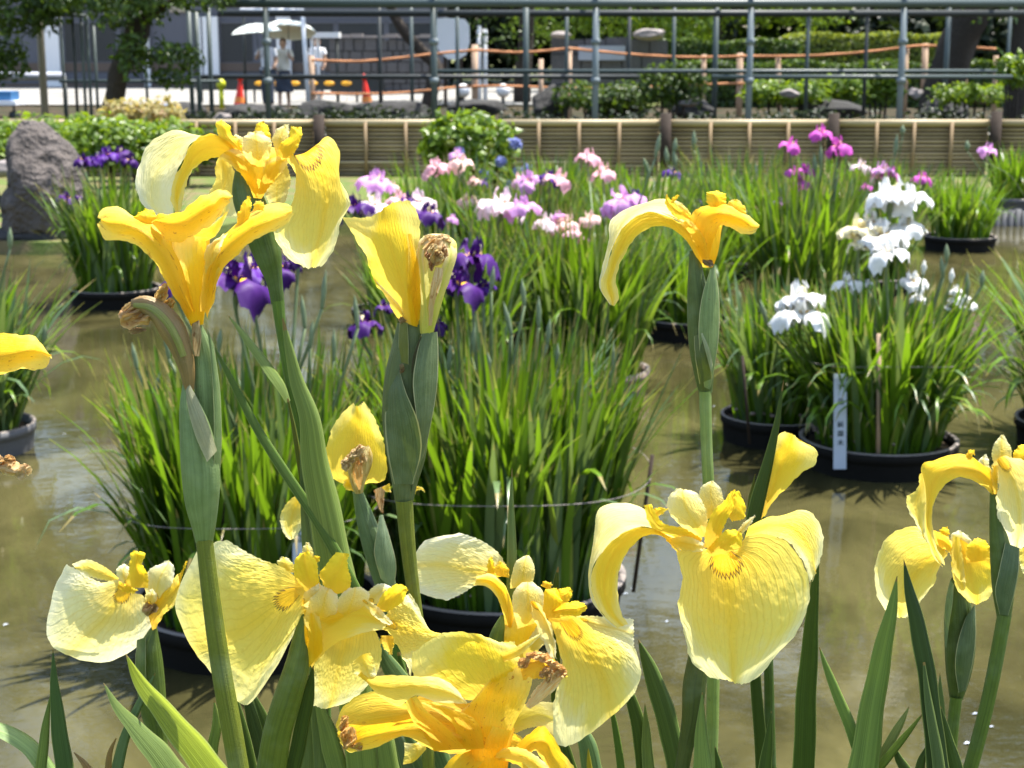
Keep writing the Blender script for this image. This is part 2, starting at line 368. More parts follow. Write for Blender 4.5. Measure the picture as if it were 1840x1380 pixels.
def sheet(name, pts, z, mat, uvs=False):
    o = mesh(name, [(x, y, z) for x, y in pts], [tuple(range(len(pts)))], mat, smooth=False); return tag(o, kind='structure')
sheet('pond_water', [(-14, .3), (14, .3), (14, 17.2), (-14, 17.2)], 0, M['pond_water'])
sheet('pond_bed', [(-14, -1), (14, -1), (14, 18), (-14, 18)], -.35, M['soil'])
# one ground sheet with the pond cut out of it (ring), out to the horizon
def ring():
    nx = 60
    inner = []
    for i in range(nx + 1):     # far shore, slightly wavy; nearer on the left where the rock stands
        x = -13.5 + 27 * i / nx
        y = 14.7 + .18 * math.sin(x * 1.7) + .1 * math.sin(x * 4.1 + 1)
        if x < -2.0: y = 12.55 + .12 * math.sin(x * 2.3) + (max(0, min(1, (x + 2.9) / .9))) * 2.1
        if x > 4.0: y += .2
        inner.append((x, y))
    V = []; Fc = []
    rows = [(-.25, 0), (.10, .10), (.11, 1.2), (.11, 3), (.11, 9), (.11, 40), (.11, 160)]
    for x, y in inner:
        for z, dy in rows: V.append((x * (1 if dy < 20 else 1 + dy / 12), y + dy, z))
    m = len(rows)
    for i in range(nx):
        for j in range(m - 1): Fc.append((i*m+j, (i+1)*m+j, (i+1)*m+j+1, i*m+j+1))
    o = mesh('far_ground', V, Fc, M['lawn'], smooth=False); tag(o, kind='structure')
    # side banks and near bank
    for nm, V in (('left_ground', [(-13.5,-6,.1),(-13.5,14.9,.1),(-150,14.9,.1),(-150,-6,.1)]), ('right_ground', [(13.5,-6,.1),(150,-6,.1),(150,14.9,.1),(13.5,14.9,.1)])):
        tag(mesh(nm, V, [(0, 1, 2, 3)], M['bank_grass'], smooth=False), kind='structure')
ring()
V = []; Fc = []; xs = np.linspace(-13.6, 13.6, 61)
prof = [(-6, .72), (.2, .74), (.95, .75), (1.35, .70), (1.6, .35), (1.85, -.1), (1.9, -.4)]
for x in xs:
    for y, z in prof: V.append((x, y + .05 * math.sin(x * 5), z + .015 * math.sin(x * 9 + y * 7)))
Fc = [(i*7+j, (i+1)*7+j, (i+1)*7+j+1, i*7+j+1) for i in range(60) for j in range(6)]
tag(mesh('near_bank_ground', V, Fc, M['bank_grass']), kind='structure')
tag(mesh('planting_bed_soil', [(-16, 21.1, .13), (20, 21.1, .13), (22, 40.5, .13), (-18, 40.5, .13)], [(0, 1, 2, 3)], M['soil'], smooth=False), kind='structure')
tag(mesh('pavement', [(-24, 40, .17), (1.6, 40, .17), (3.4, 57, .17), (-24, 57, .17)], [(0, 1, 2, 3)], M['paving'], smooth=False), kind='structure')

# ---------------------------------------------------------------- foliage clouds
def leaf_cloud(centers, radii, n, size, seed=0, shell=.55, aspect=.5, droop=.0):
    """n small bent leaves spread through several ellipsoid lobes -> verts, faces"""
    rs = np.random.RandomState(seed)
    centers = np.asarray(centers, float); radii = np.asarray(radii, float)
    if radii.ndim == 1: radii = np.repeat(radii[None], len(centers), 0)
    vol = radii.prod(1) ** .7; k = rs.choice(len(centers), n, p=vol / vol.sum())
    d = rs.normal(size=(n, 3)); d /= np.linalg.norm(d, axis=1)[:, None]
    r = shell + (1 - shell) * rs.rand(n) ** .6; r *= 1 + .13 * rough_noise(d * 3, 2.2, seed)
    # clumpy: reject toward gaps
    P = centers[k] + d * radii[k] * r[:, None]
    g = rough_noise(P / radii.mean(), 7, seed + 3); P += (rs.normal(size=(n, 3)) * radii.mean() * .04) * (1 + (g > 0))[:, None]
    keep = (g > -.75) | (rs.rand(n) < .35); P = P[keep]; d = d[keep]; n = len(P)
    nrm = d * .6 + rs.normal(size=(n, 3)) * .6 + np.array([0, 0, .5]); nrm /= np.linalg.norm(nrm, axis=1)[:, None]
    a = np.cross(nrm, rs.normal(size=(n, 3))); a /= np.linalg.norm(a, axis=1)[:, None] + 1e-9
    if droop: a = a * (1 - droop) + np.array([0, 0, -1.]) * droop; a /= np.linalg.norm(a, axis=1)[:, None]
    b = np.cross(nrm, a); s = size * rs.uniform(.6, 1.3, n)[:, None]
    mid = P + a * s * .5; tip = P + a * s - nrm * s * .22; w = b * s * aspect * .5
    V = np.stack([P, mid + w, tip, mid - w, mid + nrm * s * .06], 1).reshape(-1, 3)
    i = np.arange(n)[:, None] * 5
    Fc = np.concatenate([i + [0, 1, 4], i + [1, 2, 4], i + [2, 3, 4], i + [3, 0, 4]], 0)
    return V, Fc
def cloud_obj(name, centers, radii, n, size, mat, parent=None, seed=0, **kw):
    V, Fc = leaf_cloud(centers, radii, n, size, seed, **kw)
    return mesh(name, V, Fc, mat, parent, smooth=False, origin=worldloc(parent) if parent else None)
def limb_tube(mb, pts, rad, n=10):
    P = crom(np.array([(*p, r) for p, r in zip(pts, rad)]), max(6, 4 * len(pts)), chord=False)
    base = mb.n; prev = None; V = []; m = len(P)
    for i in range(m):
        t = Vector(P[min(i + 1, m - 1), :3] - P[max(i - 1, 0), :3]).normalized()
        u = t.cross(Vector((0, 1, .01))).normalized(); v = t.cross(u)
        for k in range(n):
            a = 6.2832 * k / n; rr = P[i, 3] * (1 + .1 * math.sin(3 * a + i * .7) + .05 * math.sin(7 * a + i))
            V.append(Vector(P[i, :3]) + (u * math.cos(a) + v * math.sin(a)) * rr)
    Fc = [(i*n+k, i*n+(k+1)%n, (i+1)*n+(k+1)%n, (i+1)*n+k) for i in range(m - 1) for k in range(n)]
    mb.add(V, Fc + [tuple(range(n))[::-1], tuple(range((m-1)*n, m*n))])
def tree(loc, label, limbs, crown, mat, n, size, name='tree', group=None, seed=0, **kw):
    t = empty(name, loc, label, 'tree', group)
    mb = MB(); limb_tube(mb, limbs[0][0], limbs[0][1]); mb.build('trunk', M['bark'], t, smooth=True)
    for pts, rad in limbs[1:]:
        mb = MB(); limb_tube(mb, pts, rad, 7); mb.build('branch', M['bark'], t, smooth=True)
    cloud_obj('crown', [c[0] for c in crown], [c[1] for c in crown], n, size, M[mat], t, seed, **kw)
    return t
def P3(px, py, Y): return tuple(at(px, py, Y))
def lump(name, px, py, Y, rw, rh, rd, mat, label, cat='rock', group=None, seed=0, nz=.22, base=None):
    """boulder with angular faces"""
    import bmesh
    bm = bmesh.new(); bmesh.ops.create_icosphere(bm, subdivisions=4, radius=1)
    P = np.array([v.co[:] for v in bm.verts]); rs = np.random.RandomState(seed)
    r = np.ones(len(P))
    for k in range(16):
        d = rs.normal(size=3); d /= np.linalg.norm(d); c = rs.uniform(.68, .95); dp = P @ d; r = np.where(dp * r > c, c / np.maximum(dp, .2), r)
    r *= 1 + nz * .35 * rough_noise(P, 5, seed) + nz * .12 * rough_noise(P, 17, seed + 1)
    P = P * r[:, None] * np.array([rw, rd, rh])
    for v, p in zip(bm.verts, P): v.co = p
    me = bpy.data.meshes.new(name); bm.to_mesh(me); bm.free(); me.materials.append(M[mat])
    me.polygons.foreach_set('use_smooth', [True] * len(me.polygons))
    o = bpy.data.objects.new(name, me); o.location = at(px, py, Y) if base is None else base; link(o); return tag(o, label, cat, group)

# ---------------------------------------------------------------- bamboo fence on the far bank
FY = 18.9
def fz(py): return at(920, py, FY).z
fx = lambda px: at(px, 250, FY).x
fence = empty('bamboo_fence', (0, FY, .1), 'low bamboo fence of stacked horizontal canes across the far bank', 'fence')
posts = [-30, 275, 575, 885, 1195, 1495, 1785, 2080]
z0, z1 = .11, fz(222)
for i, p in enumerate(posts):
    x = fx(p); hgt = fz([205, 203, 206, 208, 203, 203, 200, 200][i])
    MB().bar((x, FY - .07, .08), (x, FY - .07, hgt), .065, 10).build('post', M['wood_dark'], fence, True)
rs = np.random.RandomState(3); nsl = 13
for i in range(len(posts) - 1):
    xa, xb = fx(posts[i]) + .07, fx(posts[i + 1]) - .07
    MB().box(xa, xb, FY + .03, FY + .05, z0, z1 - .02).build('gap_shade_board', M['wood_dark'], fence)  # dark sheet added so the gaps between canes read as shade
    for k in range(nsl):
        zz = z0 + (z1 - z0) * (k + .5) / nsl; r = (z1 - z0) / nsl * .43
        MB().bar((xa, FY + rs.uniform(-.006, .006), zz), (xb, FY + rs.uniform(-.006, .006), zz + rs.uniform(-.003, .003)), r * rs.uniform(.78, 1.02), 8).build('cane', M[['bamboo_slat', 'bamboo_slat2', 'bamboo_slat'][rs.randint(3)]], fence, True)
    nb = 4; 
    for k in range(1, nb):
        x = xa + (xb - xa) * k / nb
        MB().bar((x, FY - .055, .09), (x, FY - .055, z1 + .02), .022, 8).build('upright_cane', M['bamboo_mid'], fence, True)
    MB().bar((xa - .02, FY - .03, z1 + .012), (xb + .02, FY - .03, z1 + .012), .036, 10).build('top_rail', M['bamboo_pale'], fence, True)
    if i in (2, 3): MB().bar((xa + .02, FY - .05, .27), (xb - .9, FY - .05, .27), .018, 8).build('lower_rail', M['bamboo_pale'], fence, True)

# ---------------------------------------------------------------- steel trellis frame
def zat(py, Y): return at(920, py, Y).z
def xat(px, Y, py=120): return at(px, py, Y).x
tr = empty('wisteria_trellis', (0, 22.5, .1), 'long grey-green steel trellis frame with tube posts behind the bamboo fence', 'trellis')
ztop = zat(6, 22)
for px in (480, 780, 1070, 1347, 1620, 1905):
    x = xat(px, 22); f = MB().bar((x, 22, .1), (x, 22, ztop + .1), .044 if px != 480 else .038, 10).build('post', M['steel_light'] if px > 1000 else M['steel_green'], tr, True)
    for py in (75, 145):
        c = MB().bar((x, 22, zat(py, 22) - .04), (x, 22, zat(py, 22) + .04), .062, 10); c.build('collar', M['steel_light'], f, True, origin=worldloc(f))
for px in (683, 740, 822, 945, 1018, 1130, 1210, 1285, 1450, 1555, 1700, 1810):
    Y = 25 + (px % 7) * .35; x = xat(px, Y); th = .030 if px not in (1700, 1285, 945) else .045
    MB().bar((x, Y, .1), (x, Y, ztop + .15), th, 8).build('rear_post', M['steel_dark'] if px in (1130, 1555, 683) else M['steel_green'], tr, True)
for (a, b, py, Y, r, mt) in ((395, 1990, 6, 21.95, .055, 'steel_green'), (395, 1990, 24, 25.2, .05, 'steel_dark'), (360, 1200, 138, 25.4, .035, 'steel_dark'), (780, 1990, 128, 24.6, .030, 'steel_green'), (1280, 1820, 138, 22.06, .028, 'steel_green')):
    MB().bar((xat(a, Y), Y, zat(py, Y)), (xat(b, Y), Y, zat(py, Y)), r, 8).build('rail', M[mt], tr, True)
# cross beams of the pergola roof running back
for px in (480, 780, 1070, 1347, 1620, 1905):
    x = xat(px, 22); MB().bar((x, 21.9, ztop + .12), (x, 27.5, ztop + .12), .04, 8).build('cross_beam', M['steel_green'], tr, True)

# pole cluster at left
lp = empty('pole_rack', (xat(145, 23), 23, .1), 'rack of thin grey-green upright poles at the left behind the hedge', 'frame')
for px, pt in ((113, 25), (135, 18), (150, 30), (160, 24), (172, 40), (262, 60), (343, 12), (356, 20), (378, 15)):
    Y = 23 + (px % 5) * .3; x = xat(px, Y)
    MB().bar((x, Y, .1), (x, Y, zat(pt, Y)), .022 if px < 340 else .034, 8).build('pole', M['steel_green'] if px != 135 else M['steel_dark'], lp, True)
for (a, b, py) in ((105, 180, 28), (105, 395, 146)):
    MB().bar((xat(a, 23.6), 23.6, zat(py, 23.6)), (xat(b, 23.6), 23.6, zat(py, 23.6)), .022, 8).build('tie_bar', M['steel_green'], lp, True)
o = MB().bar((xat(76, 24), 24, .1), (xat(76, 24), 24, 3.2), .055, 10).build('lamp_post', M['beige_paint'], None, True); tag(o, 'tall beige round post left of the rack of thin poles', 'post')
# blue grey rail at left
rl = empty('hand_rail', (xat(40, 25), 25, .1), 'flat blue-grey hand rail at the far left behind the hedge', 'railing')
MB().bar((xat(-60, 25), 25, zat(137, 25)), (xat(115, 25), 25, zat(137, 25)), .065, 8).build('rail', M['plaque'], rl, True)
MB().bar((xat(115, 25), 25, zat(137, 25)), (xat(115, 25), 25, .1), .03, 8).build('leg', M['steel_dark'], rl, True)
MB().bar((xat(-50, 25), 25, zat(137, 25)), (xat(-50, 25), 25, .1), .03, 8).build('leg', M['steel_dark'], rl, True)
ct = empty('blue_cart', (xat(8, 34), 34, .13), 'blue box on a white trolley at the far left edge', 'cart')
x = xat(8, 34); zb = zat(180, 34)
MB().box(x - .5, x + .18, 33.7, 34.3, zb, zat(164, 34)).build('box', M['blue_plastic'], ct)
MB().box(x - .6, x + .3, 33.6, 34.4, zb - .09, zb - .005).build('shelf', M['white_paint'], ct)
for dx in (-.5, .2): MB().bar((x + dx, 33.75, .17), (x + dx, 33.85, .17), .1, 14).build('wheel', M['steel_dark'], ct, True)
for dx in (-.5, .2): MB().bar((x + dx, 33.8, .17), (x + dx, 33.8, zb - .09), .025, 8).build('leg', M['steel_dark'], ct, True)

# ---------------------------------------------------------------- building behind
BY = 57.0
bl = empty('park_building', (xat(300, BY), BY, .17), 'long grey building with white pillars behind the pavement at left', 'building')
bx = lambda px: xat(px, BY); bz = lambda py: zat(py, BY)
MB().box(bx(-250), bx(800), BY, BY + 6, .17, 5.2).build('wall', M['wall_grey'], bl)
MB().box(bx(-250), bx(800), BY - .05, BY - .003, bz(128), bz(113)).build('brown_band', M['wall_brown'], bl)
MB().box(bx(-250), bx(800), BY - .06, BY - .004, .17, bz(150)).build('plinth', M['wall_brown'], bl)
for a, b in ((85, 112), (355, 366), (369, 377), (383, 396), (262, 272), (500, 525)):
    MB().box(bx(a), bx(b), BY - .3, BY - .07, .18, bz(30)).build('pillar', M['white_paint'], bl)
for a, b in ((120, 160), (165, 210), (220, 255), (400, 455), (530, 600), (610, 690), (700, 775)):
    wdw = MB().box(bx(a), bx(b), BY - .03, BY - .002, bz(110), bz(42)).build('window', M['glass_dark'], bl)
    MB().box(bx(a) - .05, bx(b) + .05, BY - .08, BY - .032, bz(42), bz(38)).build('lintel', M['wall_grey'], wdw, origin=worldloc(wdw))
MB().box(bx(-260), bx(810), BY - 1.5, BY + 6.2, 5.21, 5.5).build('roof', M['wall_grey'], bl)
MB().box(bx(310), bx(345), BY - .12, BY - .06, bz(22), bz(12)).build('notice', M['beige_paint'], bl)
# stone wall in front of the building at middle
def stone_wall(name, a, b, top, Y, mat, label, cap, seed, brow=5, bcol=9, z0=.15):
    w_ = empty(name, (xat((a + b) / 2, Y), Y, z0), label, 'wall'); rs = np.random.RandomState(seed)
    xa, xb = xat(a, Y), xat(b, Y); zt = zat(top, Y)
    MB().box(xa + .02, xb - .02, Y + .06, Y + .7, z0 - .05, zt - .03).build('core', M['rock_dark'], w_)
    hrow = (zt - z0) / brow
    for r in range(brow):
        x = xa; 
        while x < xb - .05:
            wd = min((xb - xa) / bcol * rs.uniform(.6, 1.4), xb - x)
            if xb - x - wd < .12: wd = xb - x
            dy = rs.uniform(-.05, .03)
            MB().box(x + .015, x + wd - .015, Y + dy, Y + .3, z0 + r * hrow + .012, z0 + (r + 1) * hrow - .012 + (rs.uniform(-.03, .06) if r == brow - 1 else 0)).build('stone', M[mat], w_)
            x += wd
    if cap:
        for k in range(bcol):
            MB().box(xa + (xb - xa) * k / bcol + .01, xa + (xb - xa) * (k + 1) / bcol - .01, Y - .1, Y + .4, zt + .065, zt + .065 + rs.uniform(.06, .12)).build('cap_stone', M['granite'], w_)
    return w_
stone_wall('stone_wall', 592, 775, 72, 49, 'stone_grey', 'dark grey stone block wall left of the pale shield board', True, 1)
stone_wall('stone_wall', 990, 1200, 70, 44, 'stone_grey', 'broad grey stone wall carrying a pale blue plaque', False, 2, 4, 6)
o = MB().box(xat(1040, 43.6), xat(1124, 43.6), 43.80, 43.90, zat(108, 43.8), zat(82, 43.8)).build('plaque', M['plaque'], None); tag(o, 'pale blue rectangular plaque mounted on the broad grey stone wall', 'plaque')
lump('boulder', 1168, 62, 43.5, .45, .16, .4, 'granite', 'light flat stone lying on the right end of the broad stone wall', seed=5)
lump('boulder', 1008, 62, 43.5, .30, .10, .3, 'granite', 'light flat stone lying on the left end of the broad stone wall', seed=6)
# pale shield-shaped board
Y = 40; pts = [(782, 34), (800, 32), (835, 34), (843, 45), (844, 75), (838, 98), (822, 108), (805, 106), (792, 96), (783, 80)]
b0 = [at(x, y, Y) for x, y in pts]; n_ = len(pts)
V = [tuple(p) for p in b0] + [(p.x, p.y + .08, p.z) for p in b0]
sb = empty('shield_board', (b0[0].x + .4, Y, .13), 'pale cream shield-shaped board standing among dark trunks', 'board')
mesh('board', V, [tuple(range(n_))[::-1], tuple(range(n_, 2 * n_))] + [(i, (i + 1) % n_, n_ + (i + 1) % n_, n_ + i) for i in range(n_)], M['white_paint'], sb, smooth=False, origin=worldloc(sb))
for px in (800, 828): MB().bar((xat(px, Y + .12), Y + .12, .12), (xat(px, Y + .12), Y + .12, zat(80, Y + .12)), .04, 8).build('leg', M['wood_dark'], sb, True)
for k, px in enumerate((861, 872)):
    o = MB().bar((xat(px, 41), 41, .12), (xat(px, 41), 41, zat(46 + k * 6, 41)), .055, 8).build('marker_post', M['white_paint'], None, True); tag(o, ['thin white marker post just right of the shield board', 'second thin white marker post right of the shield board, slightly shorter'][k], 'post')

# ---------------------------------------------------------------- rope barrier
rb = empty('rope_barrier', (xat(1000, 34), 34, .13), 'rope barrier of pale wooden stakes with two orange-brown ropes', 'barrier')
RY = 34
stk = [(560, 100, 0), (853, 80, 0), (1023, 84, 1), (1265, 98, 0), (1330, 95, 0), (1404, 100, 6), (1663, 78, 0), (1629, 84, 0), (1790, 100, 0)]
for px, py, ln in stk:
    x = xat(px, RY); a = Vector((x, RY, .12)); b = Vector((xat(px - ln, RY, py), RY, zat(py, RY)))
    MB().bar(a, b, .065 if px in (853, 1330, 1663, 1023) else .05, 8).build('stake', M['wood_pale'], rb, True)
def rope(pxs, Y, r=.026):
    P = crom(np.array([tuple(at(x, y, Y)) for x, y in pxs]), 40); mb = MB(); limb_tube(mb, [tuple(p) for p in P[::3]], [r] * len(P[::3]), 6); return mb
rope([(560, 108), (650, 110), (700, 106), (770, 98), (853, 90)], RY - .08).build('rope', M['rope'], rb, True)
rope([(853, 90), (940, 94), (1023, 87)], RY - .08).build('rope', M['rope'], rb, True)
rope([(1023, 87), (1140, 98), (1265, 103), (1330, 101)], RY - .08).build('rope', M['rope'], rb, True)
rope([(1330, 101), (1460, 100), (1560, 93), (1663, 82), (1720, 84), (1790, 88)], RY - .08).build('rope', M['rope'], rb, True)
rope([(560, 168), (700, 168), (853, 155), (1023, 158), (1120, 158), (1265, 152)], RY - .08).build('rope', M['rope'], rb, True)
rope([(1265, 152), (1330, 150), (1420, 158)], RY - .08).build('rope', M['rope'], rb, True)
for k, (px, py) in enumerate(((972, 106), (1020, 150), (1715, 150), (1735, 104))):
    x = xat(px, 31 + k * .7); o = MB().bar((x, 31 + k * .7, .12), (x, 31 + k * .7, zat(py, 31 + k * .7)), .045, 8).build('wooden_stake', M['wood_pale'], None, True)
    tag(o, ['short pale stake standing alone left of the stone wall', 'low pale stake below the left end of the stone wall', 'low pale stake at the foot of the big dark trunk', 'grey stake beside the big dark trunk at right'][k], 'stake')

# ---------------------------------------------------------------- traffic cones, lamps, barrier
def cone(px, py, pt, Y, label, lean=0):
    z = zat(py, Y); x = xat(px, Y, py); h = zat(pt, Y) - z
    c = empty('traffic_cone', (x, Y, z), label, 'traffic cone', 'red traffic cones by the barrier')
    MB().box(x - .19, x + .19, Y - .19, Y + .19, z, z + .035).build('base', M['cone_red'], c)
    b = MB().lathe([(.15, .036), (.125, .12), (.085, .45 * h), (.05, .72 * h), (.03, .80 * h), (.0, .80 * h)], (x, Y, z), 20).build('body', M['cone_red'], c, True)
    MB().lathe([(.0, .76 * h), (.05, .80 * h), (.075, .88 * h), (.062, .96 * h), (.0, h)], (x, Y, z), 16).build('knob', M['cone_red'], c, True)
    MB().lathe([(.128, .13), (.112, .26)], (x, Y, z), 20).build('band', M['cone_band'], c, True)
    c.rotation_euler = (0, R(lean), 0); return c
cone(430, 194, 134, 39.5, 'red traffic cone nearest the people with parasols', 4)
cone(661, 193, 132, 39.5, 'red traffic cone at the right end of the amber barrier', -6)
lamps = [(832, 163, 12), (904, 163, 12)]
for k, (px, py, r) in enumerate(lamps):
    Y = 39; p = at(px, py, Y); g = empty('globe_lamp', (p.x, p.y, .17), ['round white globe lamp nearer the shield board', 'round white globe lamp nearer the dark rock'][k], 'lamp')
    rr = r * mpp(Y); MB().lathe([(rr * math.sin(a), -rr * math.cos(a)) for a in np.linspace(0, math.pi, 12)], p, 20).build('globe', M['white_paint'], g, True)
    MB().bar((p.x, p.y, .14), (p.x, p.y, p.z - rr + .01), .04, 8).build('stand', M['steel_dark'], g, True)
br = empty('barrier_board', (xat(550, 41.5), 41.5, .17), 'long black barrier bar set with a row of amber reflectors', 'barrier')
MB().box(xat(350, 41.5), xat(690, 41.5), 41.5, 41.56, zat(162, 41.5), zat(140, 41.5)).build('board', M['steel_dark'], br)
for px in (465, 496, 528, 560, 590, 621):
    x = xat(px, 41.4); z = zat(150, 41.4); MB().lathe([(.001, 0), (.14, .0), (.14, .03), (.001, .04)], (0, 0, 0), 20, 1, .42)
    m = MB().lathe([(.0, 0), (.14, .0), (.135, .03), (.0, .035)], (0, 0, 0), 20, 1, .42)
    m.V = [(x + v[0], 41.497 - v[2], z + v[1]) for v in m.V]; m.build('reflector', M['amber'], br, True)
for px in (360, 455, 640, 685): MB().bar((xat(px, 41.53), 41.6, .17), (xat(px, 41.53), 41.6, zat(140, 41.5)), .03, 8).build('leg', M['steel_dark'], br, True)
hy = empty('yellow_hydrant', (xat(396, 38), 38, .17), 'small yellow-green standpipe beside the left traffic cone', 'standpipe')
x = xat(396, 38); MB().bar((x, 38, .15), (x, 38, .62), .055, 10).build('pipe', M['yellow_plastic'], hy, True)
MB().lathe([(.0, .60), (.10, .62), (.11, .74), (.05, .82), (0, .83)], (x, 38, 0), 14).build('cap', M['yellow_plastic'], hy, True)
# tent frame and white table
tn = empty('canopy_frame', (xat(520, 37), 37, .17), 'white canopy frame with one straight leg near the people', 'canopy')
MB().bar((xat(553, 37), 37, .15), (xat(546, 37), 37, zat(18, 37)), .05, 8).build('leg', M['white_paint'], tn, True)
MB().bar((xat(436, 38), 38, zat(18, 38)), (xat(548, 37), 37, zat(19, 37)), .045, 8).build('rail', M['white_paint'], tn, True)
MB().bar((xat(440, 38), 38, .15), (xat(440, 38), 38, zat(18, 38)), .03, 8).build('leg', M['steel_dark'], tn, True)
tb = empty('sign_table', (xat(590, 42), 42, .17), 'white flat board raised on two legs beside the stone wall', 'table')
MB().box(xat(558, 42), xat(612, 42), 41.7, 42.3, zat(68, 42), zat(58, 42)).build('top', M['white_paint'], tb)
for px in (562, 572, 606): MB().bar((xat(px, 42), 42, .15), (xat(px, 42), 42, zat(68, 42)), .045, 8).build('leg', M['white_paint'] if px < 600 else M['steel_dark'], tb, True)
o = MB(); limb_tube(o, [P3(75, -22, 30), P3(95, 4, 30), P3(118, 18, 30), P3(140, 23, 30)], [.05, .05, .05, .045], 8)
tag(o.build('bent_pipe', M['white_paint'], None, True), 'pale curved pipe hanging among the leaves at top left', 'pipe')
o = MB().box(xat(284, 36), xat(315, 36), 35.8, 36.3, .13, zat(188, 36)); 
bt = empty('blue_tub', (xat(300, 36), 36, .13), 'low blue plastic tub behind the pink azalea bush', 'tub')
MB().lathe([(.0, .02), (.17, .02), (.2, zat(190, 36) - .16), (.215, zat(188, 36) - .13), (.19, zat(188, 36) - .13), (.16, .06), (0, .06)], (xat(300, 36), 36, .13), 20).build('tub_wall', M['blue_plastic'], bt, True)

# ---------------------------------------------------------------- people with parasols
def skinfig(name, bones, parent, mat):
    """bones: list of (idx a, idx b); pts with radius"""
    pts, edges = bones; me = bpy.data.meshes.new(name); me.from_pydata([p[:3] for p in pts], edges, [])
    o = bpy.data.objects.new(name, me); link(o, parent); me.materials.append(mat)
    md = o.modifiers.new('s', 'SKIN'); md.use_smooth_shade = True
    for v, p in zip(me.skin_vertices[0].data if me.skin_vertices else [], pts): v.radius = (p[3], p[3] * p[4] if len(p) > 4 else p[3])
    return o, md
def ellip(mb, c, r, n=16, m=10):
    return mb.add([(c[0] + r[0] * math.sin(a) * math.cos(b), c[1] + r[1] * math.sin(a) * math.sin(b), c[2] + r[2] * math.cos(a)) for a in np.linspace(.001, math.pi - .001, m) for b in np.linspace(0, 2 * math.pi, n, endpoint=False)],
                  [(j*n+i, j*n+(i+1)%n, (j+1)*n+(i+1)%n, (j+1)*n+i) for j in range(m - 1) for i in range(n)])
def person(px, py, Y, h, label, top, bottom, hair, armup=True, stride=.16, face=1):
    """standing/walking figure: one continuous lofted body + clothing pieces"""
    z0 = .17; x = xat(px, Y, py); p = empty('person', (x, Y, z0), label, 'person', 'people with parasols'); s = h / 1.7
    def T(mb, pts, rad, n=12): limb_tube(mb, [(x + a * s * face, Y + b * s, z0 + c * s) for a, b, c in pts], [r * s for r in rad], n)
    body = MB(); T(body, [(0, 0, .86), (0, 0, 1.0), (0, 0, 1.2), (0, 0, 1.38), (0, 0, 1.44), (0, .0, 1.5)], [.13, .125, .13, .15, .06, .055])
    ellip(body, (x, Y, z0 + 1.58 * s), (.085 * s, .10 * s, .12 * s))
    ellip(body, (x, Y - .1 * s, z0 + 1.57 * s), (.014 * s, .022 * s, .02 * s), 8, 6)
    for sd in (-1, 1): ellip(body, (x + sd * .087 * s, Y, z0 + 1.58 * s), (.012 * s, .02 * s, .03 * s), 8, 6)
    for sd, st in ((-1, -stride), (1, stride)):
        T(body, [(sd * .08, 0, .88), (sd * .085, st * .5, .5), (sd * .085, st, .09), (sd * .085, st - .1, .03)], [.085, .06, .042, .04], 10)
    T(body, [(-.16, 0, 1.40), (-.22, 0, 1.12), (-.16, -.15, .95)], [.05, .04, .03], 10)
    if armup: T(body, [(.16, 0, 1.40), (.24, -.05, 1.18), (.16, -.22, 1.32)], [.05, .04, .03], 10)
    else: T(body, [(.16, 0, 1.40), (.22, 0, 1.12), (.20, -.1, .88)], [.05, .04, .03], 10)
    for k in range(4): T(body, [(.16 + .01 * k - .015, -.22, 1.32 if armup else .88), (.16 + .012 * k - .015, -.24, 1.36 if armup else .82)], [.010, .008], 6)
    body.build('body', M['skin'], p, True)
    sh = MB(); T(sh, [(0, 0, .92), (0, 0, 1.0), (0, 0, 1.2), (0, 0, 1.40), (0, 0, 1.45)], [.16, .15, .155, .168, .075], 16)
    T(sh, [(-.15, 0, 1.40), (-.20, 0, 1.22)], [.068, .065], 10); T(sh, [(.15, 0, 1.40), (.22, -.02, 1.24)], [.068, .065], 10)
    sh.build('shirt', M[top], p, True)
    tr_ = MB()
    if bottom == 'skirt': T(tr_, [(0, 0, .95), (0, 0, .8), (0, 0, .55), (0, 0, .38)], [.14, .17, .21, .24], 16)
    else:
        T(tr_, [(0, 0, .98), (0, 0, .88)], [.145, .15], 14)
        for sd, st in ((-1, -stride), (1, stride)): T(tr_, [(sd * .08, 0, .92), (sd * .085, st * .5, .5), (sd * .085, st, .13)], [.105, .082, .07], 12)
    tr_.build('skirt' if bottom == 'skirt' else 'trousers', M['cloth_navy'] if bottom != 'denim' else M['cloth_denim'], p, True)
    hr = MB(); ellip(hr, (x, Y + .022 * s, z0 + 1.61 * s), (.098 * s, .105 * s, .118 * s)); T(hr, [(0, .06, 1.6), (0, .09, 1.45)], [.08, .05], 10)
    hr.build('hair', M[hair], p, True)
    return p, (x + .16 * s * face, Y - .22 * s, z0 + 1.34 * s)
def parasol(hand, top, rad, label, tilt=0):
    hx, hy, hz = hand; tx, ty, tz = top
    u = empty('parasol', (hx, hy, hz), label, 'parasol'); MB().bar(hand, top, .01, 6).build('shaft', M['steel_dark'], u, True)
    ax = (Vector(top) - Vector(hand)).normalized(); a = ax.orthogonal().normalized(); b = ax.cross(a); n = 8
    for k in range(n):
        V = []; 
        for i in range(5):
            t = i / 4
            for j in range(4):
                an = 2 * math.pi * (k + j / 3) / n; sag = 1 - .05 * math.sin(math.pi * j / 3) * t
                V.append(Vector(top) + (a * math.cos(an) + b * math.sin(an)) * rad * math.sin(t * 1.35) * sag - ax * rad * .42 * (1 - math.cos(t * 1.35)) * 1.1)
        Fc = [(i*4+j, i*4+j+1, (i+1)*4+j+1, (i+1)*4+j) for i in range(4) for j in range(3)]
        mesh('panel', V, Fc, M['parasol_cloth'], u, smooth=True, origin=worldloc(u))
    return u
